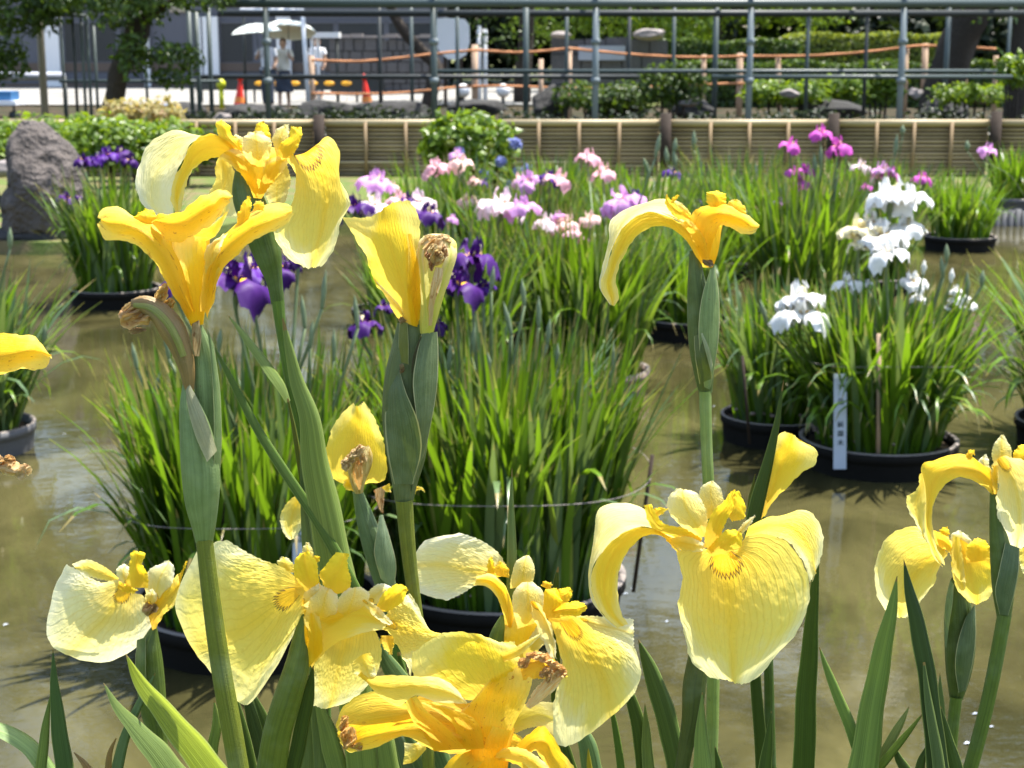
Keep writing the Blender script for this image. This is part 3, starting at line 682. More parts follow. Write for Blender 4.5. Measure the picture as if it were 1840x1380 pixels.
p_, hd = person(482, 180, 37.5, 1.62, 'person in a white shirt and dark trousers under a white parasol', 'cloth_white', 'trousers', 'hair_dark', face=-1)
parasol(hd, (hd[0] - .05, hd[1], hd[2] + .62), .58, 'white parasol held over the person in the white shirt')
p_, hd = person(511, 180, 38.3, 1.56, 'person in a cream top and navy skirt under a pale green parasol', 'cloth_cream', 'skirt', 'hair_brown', stride=.2)
parasol(hd, (hd[0] + .0, hd[1] + .2, hd[2] + .70), .66, 'pale green-white parasol held over the person in the navy skirt')
person(572, 170, 44.5, 1.6, 'person in white beside the raised white board', 'cloth_white', 'trousers', 'hair_dark', False, .05)

# ---------------------------------------------------------------- planting behind the fence
def bush(px, py, Y, rx, rz, n, size, mat, label, name='bush', group=None, seed=0, ry=None, z=None, cat='bush', flat=False):
    c = at(px, py, Y); zc = c.z if z is None else z
    o = empty(name, (c.x, Y, .1), label, cat, group); ry = ry or rx * .8; rs = np.random.RandomState(seed)
    k = max(3, int(rx / rz * 2)); cs = [(c.x + rx * (i / (k - 1) * 2 - 1) * .72, Y + rs.uniform(-.3, .3) * ry, zc + rs.uniform(-.12, .1) * rz) for i in range(k)]
    cloud_obj('foliage', cs, [(rx * (1.35 / k + .18), ry * .7, rz * rs.uniform(.85, 1.05)) for _ in range(k)], n, size, M[mat], o, seed, shell=.35)
    mb = MB()
    for i in range(4): limb_tube(mb, [(c.x + rx * .2 * (i - 1.5), Y, .08), (c.x + rx * .3 * (i - 1.5), Y + .05, zc)], [.03, .015], 6)
    mb.build('stems', M['bark'], o, True); return o
# low dark planting just behind the fence (reads as one mass)
rs = np.random.RandomState(9)
cs = [(xat(px, 23.5), 23.2 + rs.uniform(-.9, 1.6), .28 + rs.uniform(0, .2)) for px in range(230, 2000, 30)]
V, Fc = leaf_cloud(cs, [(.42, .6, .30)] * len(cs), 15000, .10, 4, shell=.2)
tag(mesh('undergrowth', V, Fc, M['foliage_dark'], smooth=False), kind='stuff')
rocks = [(590, 205, .55, .28), (700, 205, .7, .26), (985, 190, .34, .36), (862, 196, .5, .16), (1110, 200, .5, .22), (1245, 195, .35, .2), (1490, 200, .6, .18), (1700, 200, .5, .2), (330, 205, .4, .2), (455, 205, .6, .2)]
rl_ = ['dark rock right of the second fence post', 'long dark rock under the right traffic cone', 'tall dark rock right of the globe lamps', 'flat dark rock under the globe lamps', 'dark rock in front of the stone wall', 'small dark rock below the rope stakes', 'low dark rock behind the magenta irises', 'dark rock near the big trunk at right', 'small dark rock right of the azalea bush', 'dark rock below the left traffic cone']
for k, (px, py, a, b) in enumerate(rocks): lump('dark_rock', px, py, 26.5, a, b, .4, 'rock_dark', rl_[k], group='dark rocks behind the fence', seed=20 + k)
for k, (px, py, a, b) in enumerate(((1645, 168, .12, .10), (1760, 178, .22, .08), (1235, 185, .16, .07), (400, 215, .13, .12), (1418, 168, .16, .08))):
    lump('pale_stone', px, py, 25 if px != 400 else 22.0, a, b, .15, 'granite', ['round pale stone beside the tallest trellis post', 'flat pale stone at the far right', 'slanted pale stone below the rope stakes', 'round tan stone showing behind the yellow iris', 'pale stone among leaves right of centre'][k], 'stone', seed=40 + k)
bush(1085, 172, 26.0, .75, .22, 1500, .11, 'foliage_mid', 'light green bush in front of the broad stone wall', seed=1)
bush(1210, 150, 25.0, .42, .34, 1200, .10, 'foliage_mid', 'spotted green shrub under the right end of the stone wall', seed=2)
bush(1410, 165, 26.5, .62, .18, 1300, .12, 'foliage_bright', 'sunlit green bush low between the trellis posts', seed=3)
bush(1500, 160, 27.5, .5, .22, 1200, .12, 'foliage_bright', 'second sunlit bush just left of the dark trellis post', seed=13)
bush(1580, 150, 28.5, .35, .4, 900, .12, 'foliage_bright', 'upright bright bush left of the tallest trellis post', seed=14)
bush(1745, 168, 25.0, .55, .16, 900, .10, 'foliage_bright', 'low sunlit bush at the foot of the big trunk', seed=15)
bush(1822, 120, 24, .20, .22, 240, .15, 'foliage_bright', 'small bright leafy shoot at the far right', seed=16)
# hedges with trimmed light tops
def hedge(a, b, top, Y, dep, mat, label, seed, n=7000):
    o = empty('hedge', (xat((a + b) / 2, Y), Y, .13), label, 'hedge'); rs = np.random.RandomState(seed)
    x0, x1 = xat(a, Y), xat(b, Y); zt = zat(top, Y); P = np.stack([rs.uniform(x0, x1, n), Y + dep * rs.rand(n), .1 + (zt - .1) * rs.rand(n)], 1)
    face = rs.rand(n); P[face < .45, 1] = Y + rs.uniform(0, .12, (face < .45).sum()); tp = face > .62; P[tp, 2] = zt - rs.uniform(0, .10, tp.sum()); P[:, 2] += .05 * np.sin(P[:, 0] * 3) * (P[:, 2] / zt)
    nr = np.where(tp[:, None], [[0, 0, 1.]], [[0, -1., .25]]) + rs.normal(size=(n, 3)) * .55; nr /= np.linalg.norm(nr, axis=1)[:, None]
    a_ = np.cross(nr, rs.normal(size=(n, 3))); a_ /= np.linalg.norm(a_, axis=1)[:, None]; b_ = np.cross(nr, a_); s = .13 * rs.uniform(.7, 1.3, n)[:, None]
    V = np.stack([P - a_ * s * .5, P + b_ * s * .28, P + a_ * s * .5, P - b_ * s * .28], 1).reshape(-1, 3); i = np.arange(n)[:, None] * 4
    mesh('foliage', V, (i + [0, 1, 2, 3]), M[mat], o, smooth=False, origin=worldloc(o))
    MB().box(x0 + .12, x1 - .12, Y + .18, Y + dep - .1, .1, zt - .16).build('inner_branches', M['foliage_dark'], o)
hedge(1175, 1440, 72, 45, 1.6, 'foliage_mid', 'trimmed dull green hedge right of the broad stone wall', 31)
hedge(1425, 1720, 60, 48, 2.2, 'foliage_lime', 'long flat-topped yellow-green hedge behind the rope', 32)
hedge(1190, 1900, 112, 39, 1.0, 'foliage_mid', 'low dark trimmed hedge below the orange rope', 33, 9000)
# left hedge and shrubs on the near far-bank
bush(60, 252, 15.6, 1.15, .25, 2900, .10, 'foliage_bright', 'bright yellow-green hedge bush behind the leaning rock', seed=4, ry=.6)
bush(235, 262, 14.6, .50, .24, 3000, .09, 'foliage_bright', 'bright green bush right of the purple irises at left', seed=5, ry=.4)
bush(255, 212, 18.2, .34, .24, 1500, .085, 'foliage_pinkish', 'pale pink and yellow azalea bush before the fence', 'azalea', seed=6)
bush(300, 262, 17.5, .62, .20, 2200, .09, 'foliage_mid', 'low green bush under the pink azalea', seed=7, ry=.4)
# hydrangea
hc = at(845, 268, 16.4)
hb = empty('hydrangea', (hc.x, 16.4, .1), 'leafy green hydrangea bush with round blue flower heads', 'hydrangea')
cloud_obj('foliage', [(hc.x - .05, 16.4, hc.z + .12), (hc.x + .22, 16.5, hc.z + .02), (hc.x - .28, 16.5, hc.z + .05), (hc.x, 16.3, hc.z - .2)], [(.34, .32, .26), (.26, .28, .25), (.22, .3, .25), (.42, .3, .22)], 2600, .115, M['foliage_bright'], hb, 8, shell=.3, aspect=.62)
cloud_obj('lower_foliage', [(hc.x + .05, 16.5, .28)], [(.45, .3, .2)], 1100, .12, M['foliage_mid'], hb, 9, shell=.2, aspect=.6)
for px, py, r in ((926, 258, 12), (900, 290, 11), (868, 314, 12), (931, 308, 10), (948, 302, 9), (915, 330, 9), (825, 272, 10), (808, 258, 8), (880, 262, 7)):
    p = at(px, py, 16.05); rr = r * mpp(16.05)
    V, Fc = leaf_cloud([tuple(p)], [(rr * .85, rr * .8, rr * .7)], 260, rr * .42, px, shell=.85, aspect=.8)
    mesh('flower_head', V, Fc, M['flower_blue'] if px not in (808, 880) else M['foliage_lime'], hb, smooth=False, origin=worldloc(hb))
# leaning rock at left
import bmesh
def leaning_rock():
    Y = 13.0; outline = [(6, 450), (0, 400), (12, 330), (20, 300), (20, 270), (30, 238), (50, 222), (76, 220), (96, 234), (114, 248), (134, 262), (146, 288), (152, 330), (150, 380), (152, 450)]
    c = at(78, 350, Y); bm = bmesh.new(); bmesh.ops.create_icosphere(bm, subdivisions=5, radius=1)
    O = [(math.atan2(350 - y, x - 78), math.hypot(x - 78, y - 350)) for x, y in outline]; O.append((math.atan2(-110, 30), 112)); O.append((math.atan2(-110, -40), 118)); O.sort()
    an = np.array([o[0] for o in O]); rd = np.array([o[1] for o in O]); P = np.array([v.co[:] for v in bm.verts])
    th = np.arctan2(P[:, 2], P[:, 0]); r = np.interp(th, np.r_[an[-1] - 2 * math.pi, an, an[0] + 2 * math.pi], np.r_[rd[-1], rd, rd[0]]) * mpp(Y)
    k = 1 + .07 * rough_noise(P, 4, 1) - .07 * np.abs(rough_noise(P, 9, 2)) + .03 * rough_noise(P, 21, 5) - .03 * np.abs(rough_noise(P, 30, 6))
    Q = np.stack([P[:, 0] * r * k, P[:, 1] * .38 * k, P[:, 2] * r * k], 1)
    for v, q in zip(bm.verts, Q): v.co = q
    me = bpy.data.meshes.new('leaning_rock'); bm.to_mesh(me); bm.free(); me.materials.append(M['rock_pink']); me.polygons.foreach_set('use_smooth', [True] * len(me.polygons))
    o = bpy.data.objects.new('leaning_rock', me); o.location = c; link(o); tag(o, 'large pinkish grey pointed rock standing at the left shore', 'rock')
leaning_rock()
for k, (px, a) in enumerate(((20, .5), (95, .45), (-40, .4))):
    lump('shore_rock', px, 434, 12.9, a, .14, .3, 'rock_dark', ['dark flat shore rock under the left side of the leaning rock', 'dark flat shore rock under the right side of the leaning rock', 'dark shore rock at the left frame edge'][k], seed=60 + k)
lump('shore_stone', 12, 303, 14.5, .18, .10, .2, 'granite', 'white-topped small stone at the left edge beside the rock', 'stone', seed=65)
# log edging at right far shore
for k in range(16):
    x = at(1772 + k * 12, 402, 14.55).x; o = MB().bar((x, 14.62, -.3), (x, 14.62, .13 + .01 * (k % 3)), .033, 10)
    if k == 0: le = empty('log_edging', (x, 14.62, 0), 'row of short dark round logs edging the far shore at right', 'edging')
    o.build('log', M['pot_grey'], le, True)
# ---------------------------------------------------------------- trees
tree((xat(215, 21.6), 21.6, .1), 'leaning dark-barked tree at left with drooping leafy branches',
     [([P3(200, 222, 21.6), P3(205, 175, 21.6), P3(214, 130, 21.6), P3(235, 85, 21.6), P3(250, 40, 21.6), P3(255, -60, 21.6)], [.15, .13, .13, .14, .15, .12]),
      ([P3(250, 45, 21.6), P3(290, 12, 21.4), P3(340, -8, 21.2)], [.07, .05, .03]), ([P3(235, 90, 21.6), P3(290, 110, 21.2), P3(330, 95, 21)], [.05, .03, .02])],
     [(P3(225, 18, 21.4), (.55, .6, .22)), (P3(330, -8, 21.3), (.7, .6, .16)), (P3(240, 95, 21.2), (.22, .4, .26)), (P3(315, 100, 21.2), (.35, .4, .16)), (P3(310, 140, 21.2), (.24, .3, .10)), (P3(150, 2, 21.5), (.5, .5, .13)), (P3(260, -160, 22), (1.7, 1.5, .9))], 'foliage_mid', 7500, .12, seed=70)
tree((xat(-60, 23), 23, .1), 'leafy green tree at the far left top corner', [([P3(-60, 240, 23), P3(-55, 100, 23), P3(-50, -60, 23)], [.14, .12, .1])],
     [(P3(30, 20, 22.5), (.62, .6, .30)), (P3(10, 105, 23), (.30, .3, .30)), (P3(90, 5, 22.8), (.4, .4, .2)), (P3(0, -120, 23), (1.5, 1.3, .8))], 'foliage_mid', 6500, .13, seed=71)
for k, (px, ln, w_, Y, lab) in enumerate(((735, -55, .10, 37, 'crooked dark trunk left of the shield board'), (945, 6, .20, 42, 'thick dark trunk right of the shield board'), (1730, 45, .34, 31, 'massive dark leaning trunk at the right'), (1835, 5, .16, 30, 'dark trunk at the right frame edge'), (1178, 3, .10, 52, 'thin dark trunk behind the stone wall'), (1290, 10, .13, 55, 'dark trunk behind the hedges'))):
    x0 = xat(px, Y)
    limbs = [([P3(px - ln, 150, Y), P3(px - ln * .3, 90, Y), P3(px + ln * .3, 30, Y), P3(px + ln * .9, -50, Y), P3(px + ln, -160, Y)], [w_ * 1.15, w_, w_ * .95, w_ * .85, w_ * .6])]
    limbs[0][0][0] = (limbs[0][0][0][0], Y, .05)
    if px == 735: limbs[0] = ([P3(775, 170, Y), P3(782, 125, Y), P3(758, 92, Y), P3(722, 50, Y), P3(700, 5, Y), P3(690, -100, Y)], [.17, .15, .13, .12, .10, .08]); limbs[0][0][0] = (limbs[0][0][0][0] - .1, Y, .05)
    rs = np.random.RandomState(k); top = limbs[0][0][-1][0]
    cr = [((top + rs.uniform(-2.2, 2.2), Y + rs.uniform(-1.5, 1.5), rs.uniform(4.3, 7.5)), (1.7, 1.6, 1.0)) for _ in range(7)]
    if k == 1: cr += [(P3(880, 45, Y - 1), (.8, .6, .5)), (P3(930, 80, Y), (.5, .5, .35))]
    if k == 2: cr += [(P3(1790, 20, Y - 1), (.5, .5, .25)), (P3(1500, 5, Y + 1), (1.0, .6, .25))]
    if k == 4: cr = [(P3(1000, 35, Y), (1.3, 1.0, .7)), (P3(1120, 25, Y), (1.5, 1.0, .7)), (P3(1230, 45, Y), (1.0, 1.0, .9)), ((top, Y, 5.5), (4, 2, 2))]
    if k == 5: cr = [(P3(1230, 40, Y), (1.5, 1.0, .9)), (P3(1350, 10, Y), (1.4, 1.0, .7)), (P3(1460, 15, Y), (1.4, 1.0, .7)), ((top, Y, 5.5), (4, 2, 2))]
    tree((x0, Y, .1), lab, limbs, cr, 'foliage_mid' if k not in (4, 5) else 'foliage_bright', 5200 if k < 4 else 6500, .22 if k > 3 else .17, seed=80 + k)
# far wood: mass closing the view behind hedges
rs = np.random.RandomState(5)
cs = [(xat(px, 62), 60 + rs.uniform(0, 5), rs.uniform(.8, 8)) for px in np.linspace(760, 2500, 60)]
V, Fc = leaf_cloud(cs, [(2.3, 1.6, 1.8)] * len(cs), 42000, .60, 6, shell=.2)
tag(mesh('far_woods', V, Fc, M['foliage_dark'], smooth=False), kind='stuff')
cs = [(x, 66 + rs.uniform(0, 6), rs.uniform(2, 32)) for x in np.linspace(-45, 55, 170)]  # treeline raised out of view so the pond mirrors green, not sky
V, Fc = leaf_cloud(cs, [(4.5, 2.5, 3.6)] * len(cs), 62000, .95, 7, shell=.3)
tag(mesh('raised_treeline', V, Fc, M['foliage_mid'], smooth=False), kind='stuff')
# ================================================================ potted irises standing in the pond
def pot(c, rad, label, mat='pot_black', rim='pot_rim', h=.105, sq=1.0):
    """round low tub, rim above the water, soil inside"""
    o = empty('tub', (c[0], c[1], -.12), label, 'tub', 'tubs standing in the pond')
    mb = MB().lathe([(0, 0), (rad * .90, 0), (rad * .93, .10), (rad * .965, .12 + h * .55), (rad * .97, .12 + h - .035), (rad, .12 + h - .03), (rad, .12 + h), (rad * .94, .12 + h), (rad * .92, .12 + h - .05)], (c[0], c[1], -.12), 48, 1, sq)
    mb.build('wall', M[mat], o, True)
    MB().lathe([(rad * .945, .12 + h + .0015), (rad * .97, .12 + h + .006), (rad * 1.0, .12 + h + .0015)], (c[0], c[1], -.12), 48, 1, sq).build('rim_dust', M[rim], o, True)
    n = 24; V = [(c[0], c[1], h - .02)]; rs = np.random.RandomState(int(abs(c[0] * 100)))
    for j in range(1, 5):
        for i in range(n): V.append((c[0] + rad * .92 * j / 4 * math.cos(6.2832 * i / n), c[1] + rad * sq * .92 * j / 4 * math.sin(6.2832 * i / n), h - .035 + rs.uniform(-.012, .016)))
    Fc = [(0, 1 + i, 1 + (i + 1) % n) for i in range(n)] + [(1 + j*n + i, 1 + (j+1)*n + i, 1 + (j+1)*n + (i+1) % n, 1 + j*n + (i+1) % n) for j in range(3) for i in range(n)]
    mesh('soil', V, Fc, M['soil'], o, origin=worldloc(o)); return o
# leaf templates, unit height
def blade(kind, seed, ns=7):
    rs = np.random.RandomState(seed); V = []; UV = []
    t = np.linspace(0, 1, ns + 1)
    if kind == 'straight': b = rs.uniform(.02, .10); x = b * t ** 2; z = t
    elif kind == 'lean': b = rs.uniform(.18, .32); x = b * t ** 2.2; z = t - .10 * t ** 3
    elif kind == 'arch': a = t * rs.uniform(2.3, 2.7); x = (1 - np.cos(a)) * .32; z = np.sin(a) * .50 + t * .25
    else: a = t ** 2 * 2.6; x = np.cumsum(np.sin(a)) / ns * .9; z = np.cumsum(np.cos(a)) / ns   # kinked
    if kind == 'kink': x -= x[0]; z -= z[0]
    w = np.minimum(1, t * 6 + .6) * (1 - t ** 3.2) ** .8; tw = rs.uniform(-.5, .5)
    for i in range(ns + 1):
        a = tw * t[i]; dy = math.cos(a) * w[i] * .5; dx = math.sin(a) * w[i] * .5
        V += [(x[i] - dx * .028, -dy * .028, z[i]), (x[i] + .003, 0, z[i]), (x[i] + dx * .028, dy * .028, z[i])]; UV += [(0, t[i]), (.5, t[i]), (1, t[i])]
    return np.array(V), grid_faces(ns + 1, 3), np.array(UV)
KINDS = ['straight'] * 5 + ['lean'] * 4 + ['arch'] * 2 + ['kink']
BL = [blade(k, i) for i, k in enumerate(KINDS)]
BLM = []
for (V, Fc, UV), k in zip(BL, KINDS):
    for m in ('iris_leaf', 'iris_leaf_grey'):
        me = bpy.data.meshes.new('leaf'); me.from_pydata(V.tolist(), [], Fc.tolist()); l = me.uv_layers.new(name='UVMap')
        idx = np.empty(len(me.loops), dtype=np.int32); me.loops.foreach_get('vertex_index', idx); l.data.foreach_set('uv', UV[idx].ravel())
        me.polygons.foreach_set('use_smooth', [True] * len(me.polygons)); me.materials.append(M[m]); BLM.append(me)
def blade_xf(rs, c, rad, hmin, hmax, spread, arch, zb):
    r = rad * .86 * math.sqrt(rs.rand()); th = rs.uniform(0, 2 * math.pi)
    x, y = c[0] + r * math.cos(th), c[1] + r * math.sin(th)
    k = rs.randint(0, 5) if rs.rand() > arch + .35 else (rs.randint(5, 9) if rs.rand() > arch else rs.randint(9, 12))
    h = rs.uniform(hmin, hmax) * (.8 if k >= 9 else 1); az = th + rs.normal() * .9; tilt = spread * (r / rad) * rs.uniform(.3, 1.2) + rs.normal() * .045
    wd = rs.uniform(.55, 1.0) * (1.0 if rs.rand() > .15 else 1.35)
    return k, (x, y, zb), az, tilt, h, wd
def clump(px, py, rad, hmin, hmax, label, npart, nstuff, spread=.32, arch=.16, seed=0, zb=.085, grey=.35, group='clumps of Japanese iris in the tubs', c=None, trim=True):
    c = onz(px, py, zb) if c is None else c
    o = empty('iris_clump', (c[0], c[1], zb), label, 'iris clump', group); rs = np.random.RandomState(seed + 100)
    for i in range(npart):
        k, loc, az, tilt, h, wd = blade_xf(rs, c, rad, hmin, hmax, spread, arch, 0)
        me = BLM[2 * k + (1 if rs.rand() < grey else 0)]; l = bpy.data.objects.new('leaf', me); COL.objects.link(l); l.parent = o
        l.location = (loc[0] - c[0], loc[1] - c[1], 0); l.rotation_euler = (0, tilt, az); l.scale = (h, wd, h)
    if nstuff:
        for gi, mname in enumerate(('iris_leaf', 'iris_leaf_grey')):
            VV = []; FF = []; UU = []; nn = 0
            for i in range(int(nstuff * ((1 - grey) if gi == 0 else grey))):
                k, loc, az, tilt, h, wd = blade_xf(rs, c, rad, hmin * .75, hmax, spread, arch, 0); V, Fc, UV = BL[k]
                mt = np.array(Matrix.Rotation(az, 3, 'Z') @ Matrix.Rotation(tilt, 3, 'Y') @ Matrix.Diagonal((h, wd, h)))
                VV.append(V @ mt.T + np.array([loc[0] - c[0], loc[1] - c[1], 0])); FF.append(Fc + nn); UU.append(UV); nn += len(V)
            if VV: q = mesh('leaf_mass', np.concatenate(VV), np.concatenate(FF), M[mname], o, uv=np.concatenate(UU)); q['kind'] = 'stuff'
    return o, c
# ---- blossoms: three broad drooping falls, three small standards, crest
def fall_grid(wd, ln, drop, rise, seed, nu=7, nv=9):
    rs = np.random.RandomState(seed); V = []; UV = []; ph = rs.uniform(0, 6, 3)
    for j in range(nv):
        t = j / (nv - 1); r = ln * (math.sin(min(t * 1.9, 1.75)) * .85 + .1 * t); z = rise * math.sin(t * 2.2) - drop * t ** 2.0
        w_ = wd * (.16 + .84 * math.sin(math.pi * min(1, t * .92 + .02)) ** .75) * (1 if t < .97 else .55)
        for i in range(nu):
            u = i / (nu - 1) * 2 - 1; ed = abs(u) ** 2
            V.append((r + ed * .006 * math.sin(7 * t + ph[0] + u), u * w_ * .5, z - ed * w_ * .28 + ed * .013 * math.sin(15 * t + ph[1] + 3 * u) + .004 * math.sin(9 * u + 7 * t + ph[2]))); UV.append(((u + 1) / 2, t))
    return V, grid_faces(nv, nu), UV
def bloom_mat(name, c0, c1, vein=(.5, .3, .6), tr=.35, veinf=.3):
    n = NT(name); tc = n.n('TexCoord'); sp = n.n('SeparateXYZ'); n.t.links.new(tc.outputs['UV'], sp.inputs[0]); u, v = sp.outputs[0], sp.outputs[1]
    oi = n.n('ObjectInfo').outputs['Random']; uc = n.math('ABSOLUTE', n.math('SUBTRACT', u, .5))
    st = n.noise(n.mapr(tc.outputs['UV'], (24, 2, 1)), 1, 3, .6)
    col = n.mix(n.math('ADD', n.math('MULTIPLY', v, .8), n.math('MULTIPLY', uc, .7)), c0, c1)
    col = n.mix(n.math('MULTIPLY', st, veinf), col, vein); col = n.mix(n.math('MULTIPLY', oi, .25), col, c0)
    sg = n.math('LESS_THAN', n.math('ADD', n.math('MULTIPLY', uc, 1.0), v), .26); col = n.mix(sg, col, (.85, .50, .02))
    nr = n.bump(st, .5, .002); n.done(n.trans(n.bsdf(col, .55, nr, 0, .3), col, tr, nr))
bloom_mat('bloom_purple', (.07, .003, .17), (.026, .001, .085), (.02, .0, .05), .12)
bloom_mat('bloom_violet', (.10, .010, .27), (.05, .006, .18), (.05, .005, .16), .15)
bloom_mat('bloom_lilac', (.78, .45, .74), (.66, .34, .70), (.55, .22, .6), .4)
bloom_mat('bloom_pink', (.86, .55, .60), (.84, .48, .58), (.75, .35, .5), .4)
bloom_mat('bloom_pinkwhite', (.88, .80, .80), (.84, .66, .76), (.75, .45, .62), .4)
bloom_mat('bloom_peach', (.88, .70, .60), (.86, .58, .56), (.80, .45, .5), .4)
bloom_mat('bloom_white', (.84, .84, .74), (.80, .80, .82), (.45, .46, .58), .22, .4)
bloom_mat('bloom_cream', (.80, .72, .40), (.78, .72, .52), (.6, .5, .25), .25, .3)
bloom_mat('bloom_magenta', (.66, .16, .52), (.56, .08, .50), (.40, .03, .35), .35)
BLOOM = {}
def bloom_proto(colr, var):
    key = (colr, var)
    if key in BLOOM: return BLOOM[key]
    rs = np.random.RandomState(var * 7 + 3); out = []
    def mk(nm, V, Fc, UV, m):
        me = bpy.data.meshes.new(nm); me.from_pydata([tuple(v) for v in V], [], Fc.tolist()); l = me.uv_layers.new(name='UVMap'); UV = np.array(UV)
        idx = np.empty(len(me.loops), dtype=np.int32); me.loops.foreach_get('vertex_index', idx); l.data.foreach_set('uv', UV[idx].ravel())
        me.polygons.foreach_set('use_smooth', [True] * len(me.polygons)); me.materials.append(M[m]); return me
    nf = 3 if var % 2 == 0 else 6
    for k in range(nf):
        V, Fc, UV = fall_grid(.085 if nf == 3 else .078, .072, rs.uniform(.05, .085) if nf == 3 else rs.uniform(.02, .06), rs.uniform(.012, .03), var * 10 + k)
        out.append(('petal', mk('petal', V, Fc, UV, 'bloom_' + colr), k * 2 * math.pi / nf + rs.normal() * .12, rs.normal() * .1))
    for k in range(3):
        V, Fc, UV = fall_grid(.030, .038, -.03, .012, var * 10 + k + 5, 5, 6)
        out.append(('standard', mk('standard', V, Fc, UV, 'bloom_' + colr), (k + .5) * 2 * math.pi / 3 + rs.normal() * .1, -.35))
    V, Fc, UV = fall_grid(.022, .028, -.012, .018, var, 5, 5); out.append(('crest', mk('crest', V, Fc, UV, 'bloom_cream'), rs.uniform(0, 6), -.3))
    BLOOM[key] = out; return out
def bloom(clump_o, px, py, Y, size, colr, var=0, rz=None, tiltx=0.0, stem=True, base=None):
    """stem + flower as parts of a clump; the flower centre sits at the pixel"""
    rs = np.random.RandomState(int(px * 13 + py)); p = at(px, py, Y); w0 = worldloc(clump_o)
    sc = size * mpp(Y) / (.155 if colr not in ('white', 'cream') else .135) * 1.1
    f = empty('flower', p - w0, parent=clump_o, rz=rs.uniform(0, 6.28) if rz is None else rz); f.scale = (sc,) * 3; f.rotation_euler.x = tiltx + rs.normal() * .15; f.rotation_euler.y = rs.normal() * .15
    for nm, me, az, ti in bloom_proto(colr, var):
        q = bpy.data.objects.new(nm, me); COL.objects.link(q); q.parent = f; q.rotation_euler = (0, ti, az)
    if stem:
        b = Vector((w0.x + rs.uniform(-.12, .12), w0.y + rs.uniform(-.1, .1), w0.z)); m = (b + p) / 2 + Vector((rs.uniform(-.03, .03), 0, 0))
        mb = MB(); limb_tube(mb, [tuple(b), tuple(m), tuple(p - Vector((0, 0, .09 * sc))), tuple(p - Vector((0, 0, .03 * sc))), tuple(p)], [.0055, .005, .0045, .009 * sc, .004], 7)
        q = mb.build('stem', M['stem_green'], clump_o, True, col=(.13, .19, .09))
def bud(clump_o, px, py, Y, ln=50, colr=None, lean=0.0, wd=9):
    """closed bud on its own stem: py is the bud's middle"""
    rs = np.random.RandomState(int(px * 7 + py)); w0 = worldloc(clump_o); top = at(px + lean * ln * .5, py - ln * .5, Y); bot = at(px - lean * ln * .5, py + ln * .5, Y)
    b = Vector((w0.x + rs.uniform(-.1, .1), w0.y + rs.uniform(-.1, .1), w0.z)); mp = mpp(Y); r = wd * mp / 2
    mb = MB(); limb_tube(mb, [tuple(b), tuple((b + bot) / 2 + Vector((rs.uniform(-.02, .02), 0, 0))), tuple(bot)], [.0055, .005, .0045], 7); mb.build('stem', M['stem_green'], clump_o, True, col=(.13, .19, .09))
    mb = MB(); limb_tube(mb, [tuple(bot.lerp(top, t)) for t in (0, .3, .6, .85, 1)], [.004, r, r * 1.0, r * .5, .0008], 9)
    mb.build('bud', M['stem_green'] if colr is None else M['bloom_' + colr], clump_o, True, col=(.17, .24, .15))

G0 = 'clumps of Japanese iris in the tubs'
# (name, px, py at rim height, tub radius, leaf h, label ...)
# near pair
b1, cb1 = clump(462, 1085, .33, .40, .78, 'large dense green iris clump at centre-left behind the tall yellow irises', 300, 950, .15, .10, 1)
pot(cb1, .345, 'wide black tub half hidden behind the cream iris fan at lower left')
b2, cb2 = clump(895, 1040, .36, .40, .80, 'large dense green iris clump filling the middle of the pond', 300, 1350, .15, .08, 2)
pot(cb2, .37, 'wide black tub with pale rim under the middle iris clump')
# white flowered
c1, cc1 = clump(1395, 752, .20, .40, .66, 'iris clump leaning left behind the clump with white flowers', 120, 220, .28, .2, 3)
pot(cc1, .23, 'smaller black tub tucked behind the left side of the labelled tub')
c2, cc2 = clump(1578, 795, .27, .42, .72, 'spreading iris clump with white flowers and arching outer leaves', 280, 620, .34, .26, 4)
pot(cc2, .305, 'broad black tub holding the white label and white-flowered clump')
# edges
d1, cd1 = clump(1955, 762, .26, .5, .85, 'iris clump at the right frame edge with arching leaves', 150, 200, .5, .4, 5); pot(cd1, .29, 'black tub cut by the right frame edge')
f1, cf1 = clump(-48, 770, .22, .45, .78, 'iris clump at the left frame edge with splayed leaves', 150, 200, .42, .25, 6, grey=.5); pot(cf1, .245, 'ribbed grey tub cut by the left frame edge', 'pot_grey')
# second row
g1, cg1 = clump(800, 690, .28, .50, .80, 'iris clump with pale pink flowers left in the second row', 150, 480, .26, .08, 7); pot(cg1, .30, 'tub hidden behind the middle clump')
g2, cg2 = clump(1050, 668, .30, .50, .82, 'iris clump with pink flowers standing in the brown tub', 150, 520, .28, .08, 8); pot(cg2, .31, 'brown clay-coloured tub right of the middle clump', 'pot_brown')
g3, cg3 = clump(1235, 578, .20, .38, .75, 'thin iris clump behind the single yellow iris at right', 80, 160, .36, .3, 9); pot(cg3, .235, 'black tub behind the tall yellow iris spathe at right')
g4, cg4 = clump(935, 572, .28, .55, .85, 'iris clump with pink and violet flowers in the third row', 90, 420, .24, .06, 10); pot(cg4, .29, 'black tub in the third row hidden by leaves')
g5, cg5 = clump(700, 560, .14, .45, .72, 'sparse iris clump behind the purple flowers in the third row', 40, 60, .25, .05, 11, grey=.6); pot(cg5, .22, 'small black tub with the sparse clump')
a1, ca1 = clump(208, 522, .26, .48, .82, 'iris clump with violet-purple flowers beside the leaning rock', 120, 420, .30, .12, 12); pot(ca1, .285, 'black tub beside the leaning rock')
h1, ch1 = clump(1440, 560, .28, .55, .95, 'tall iris clump with magenta flowers behind the white ones', 100, 420, .30, .12, 13); pot(ch1, .30, 'black tub of the magenta-flowered clump')
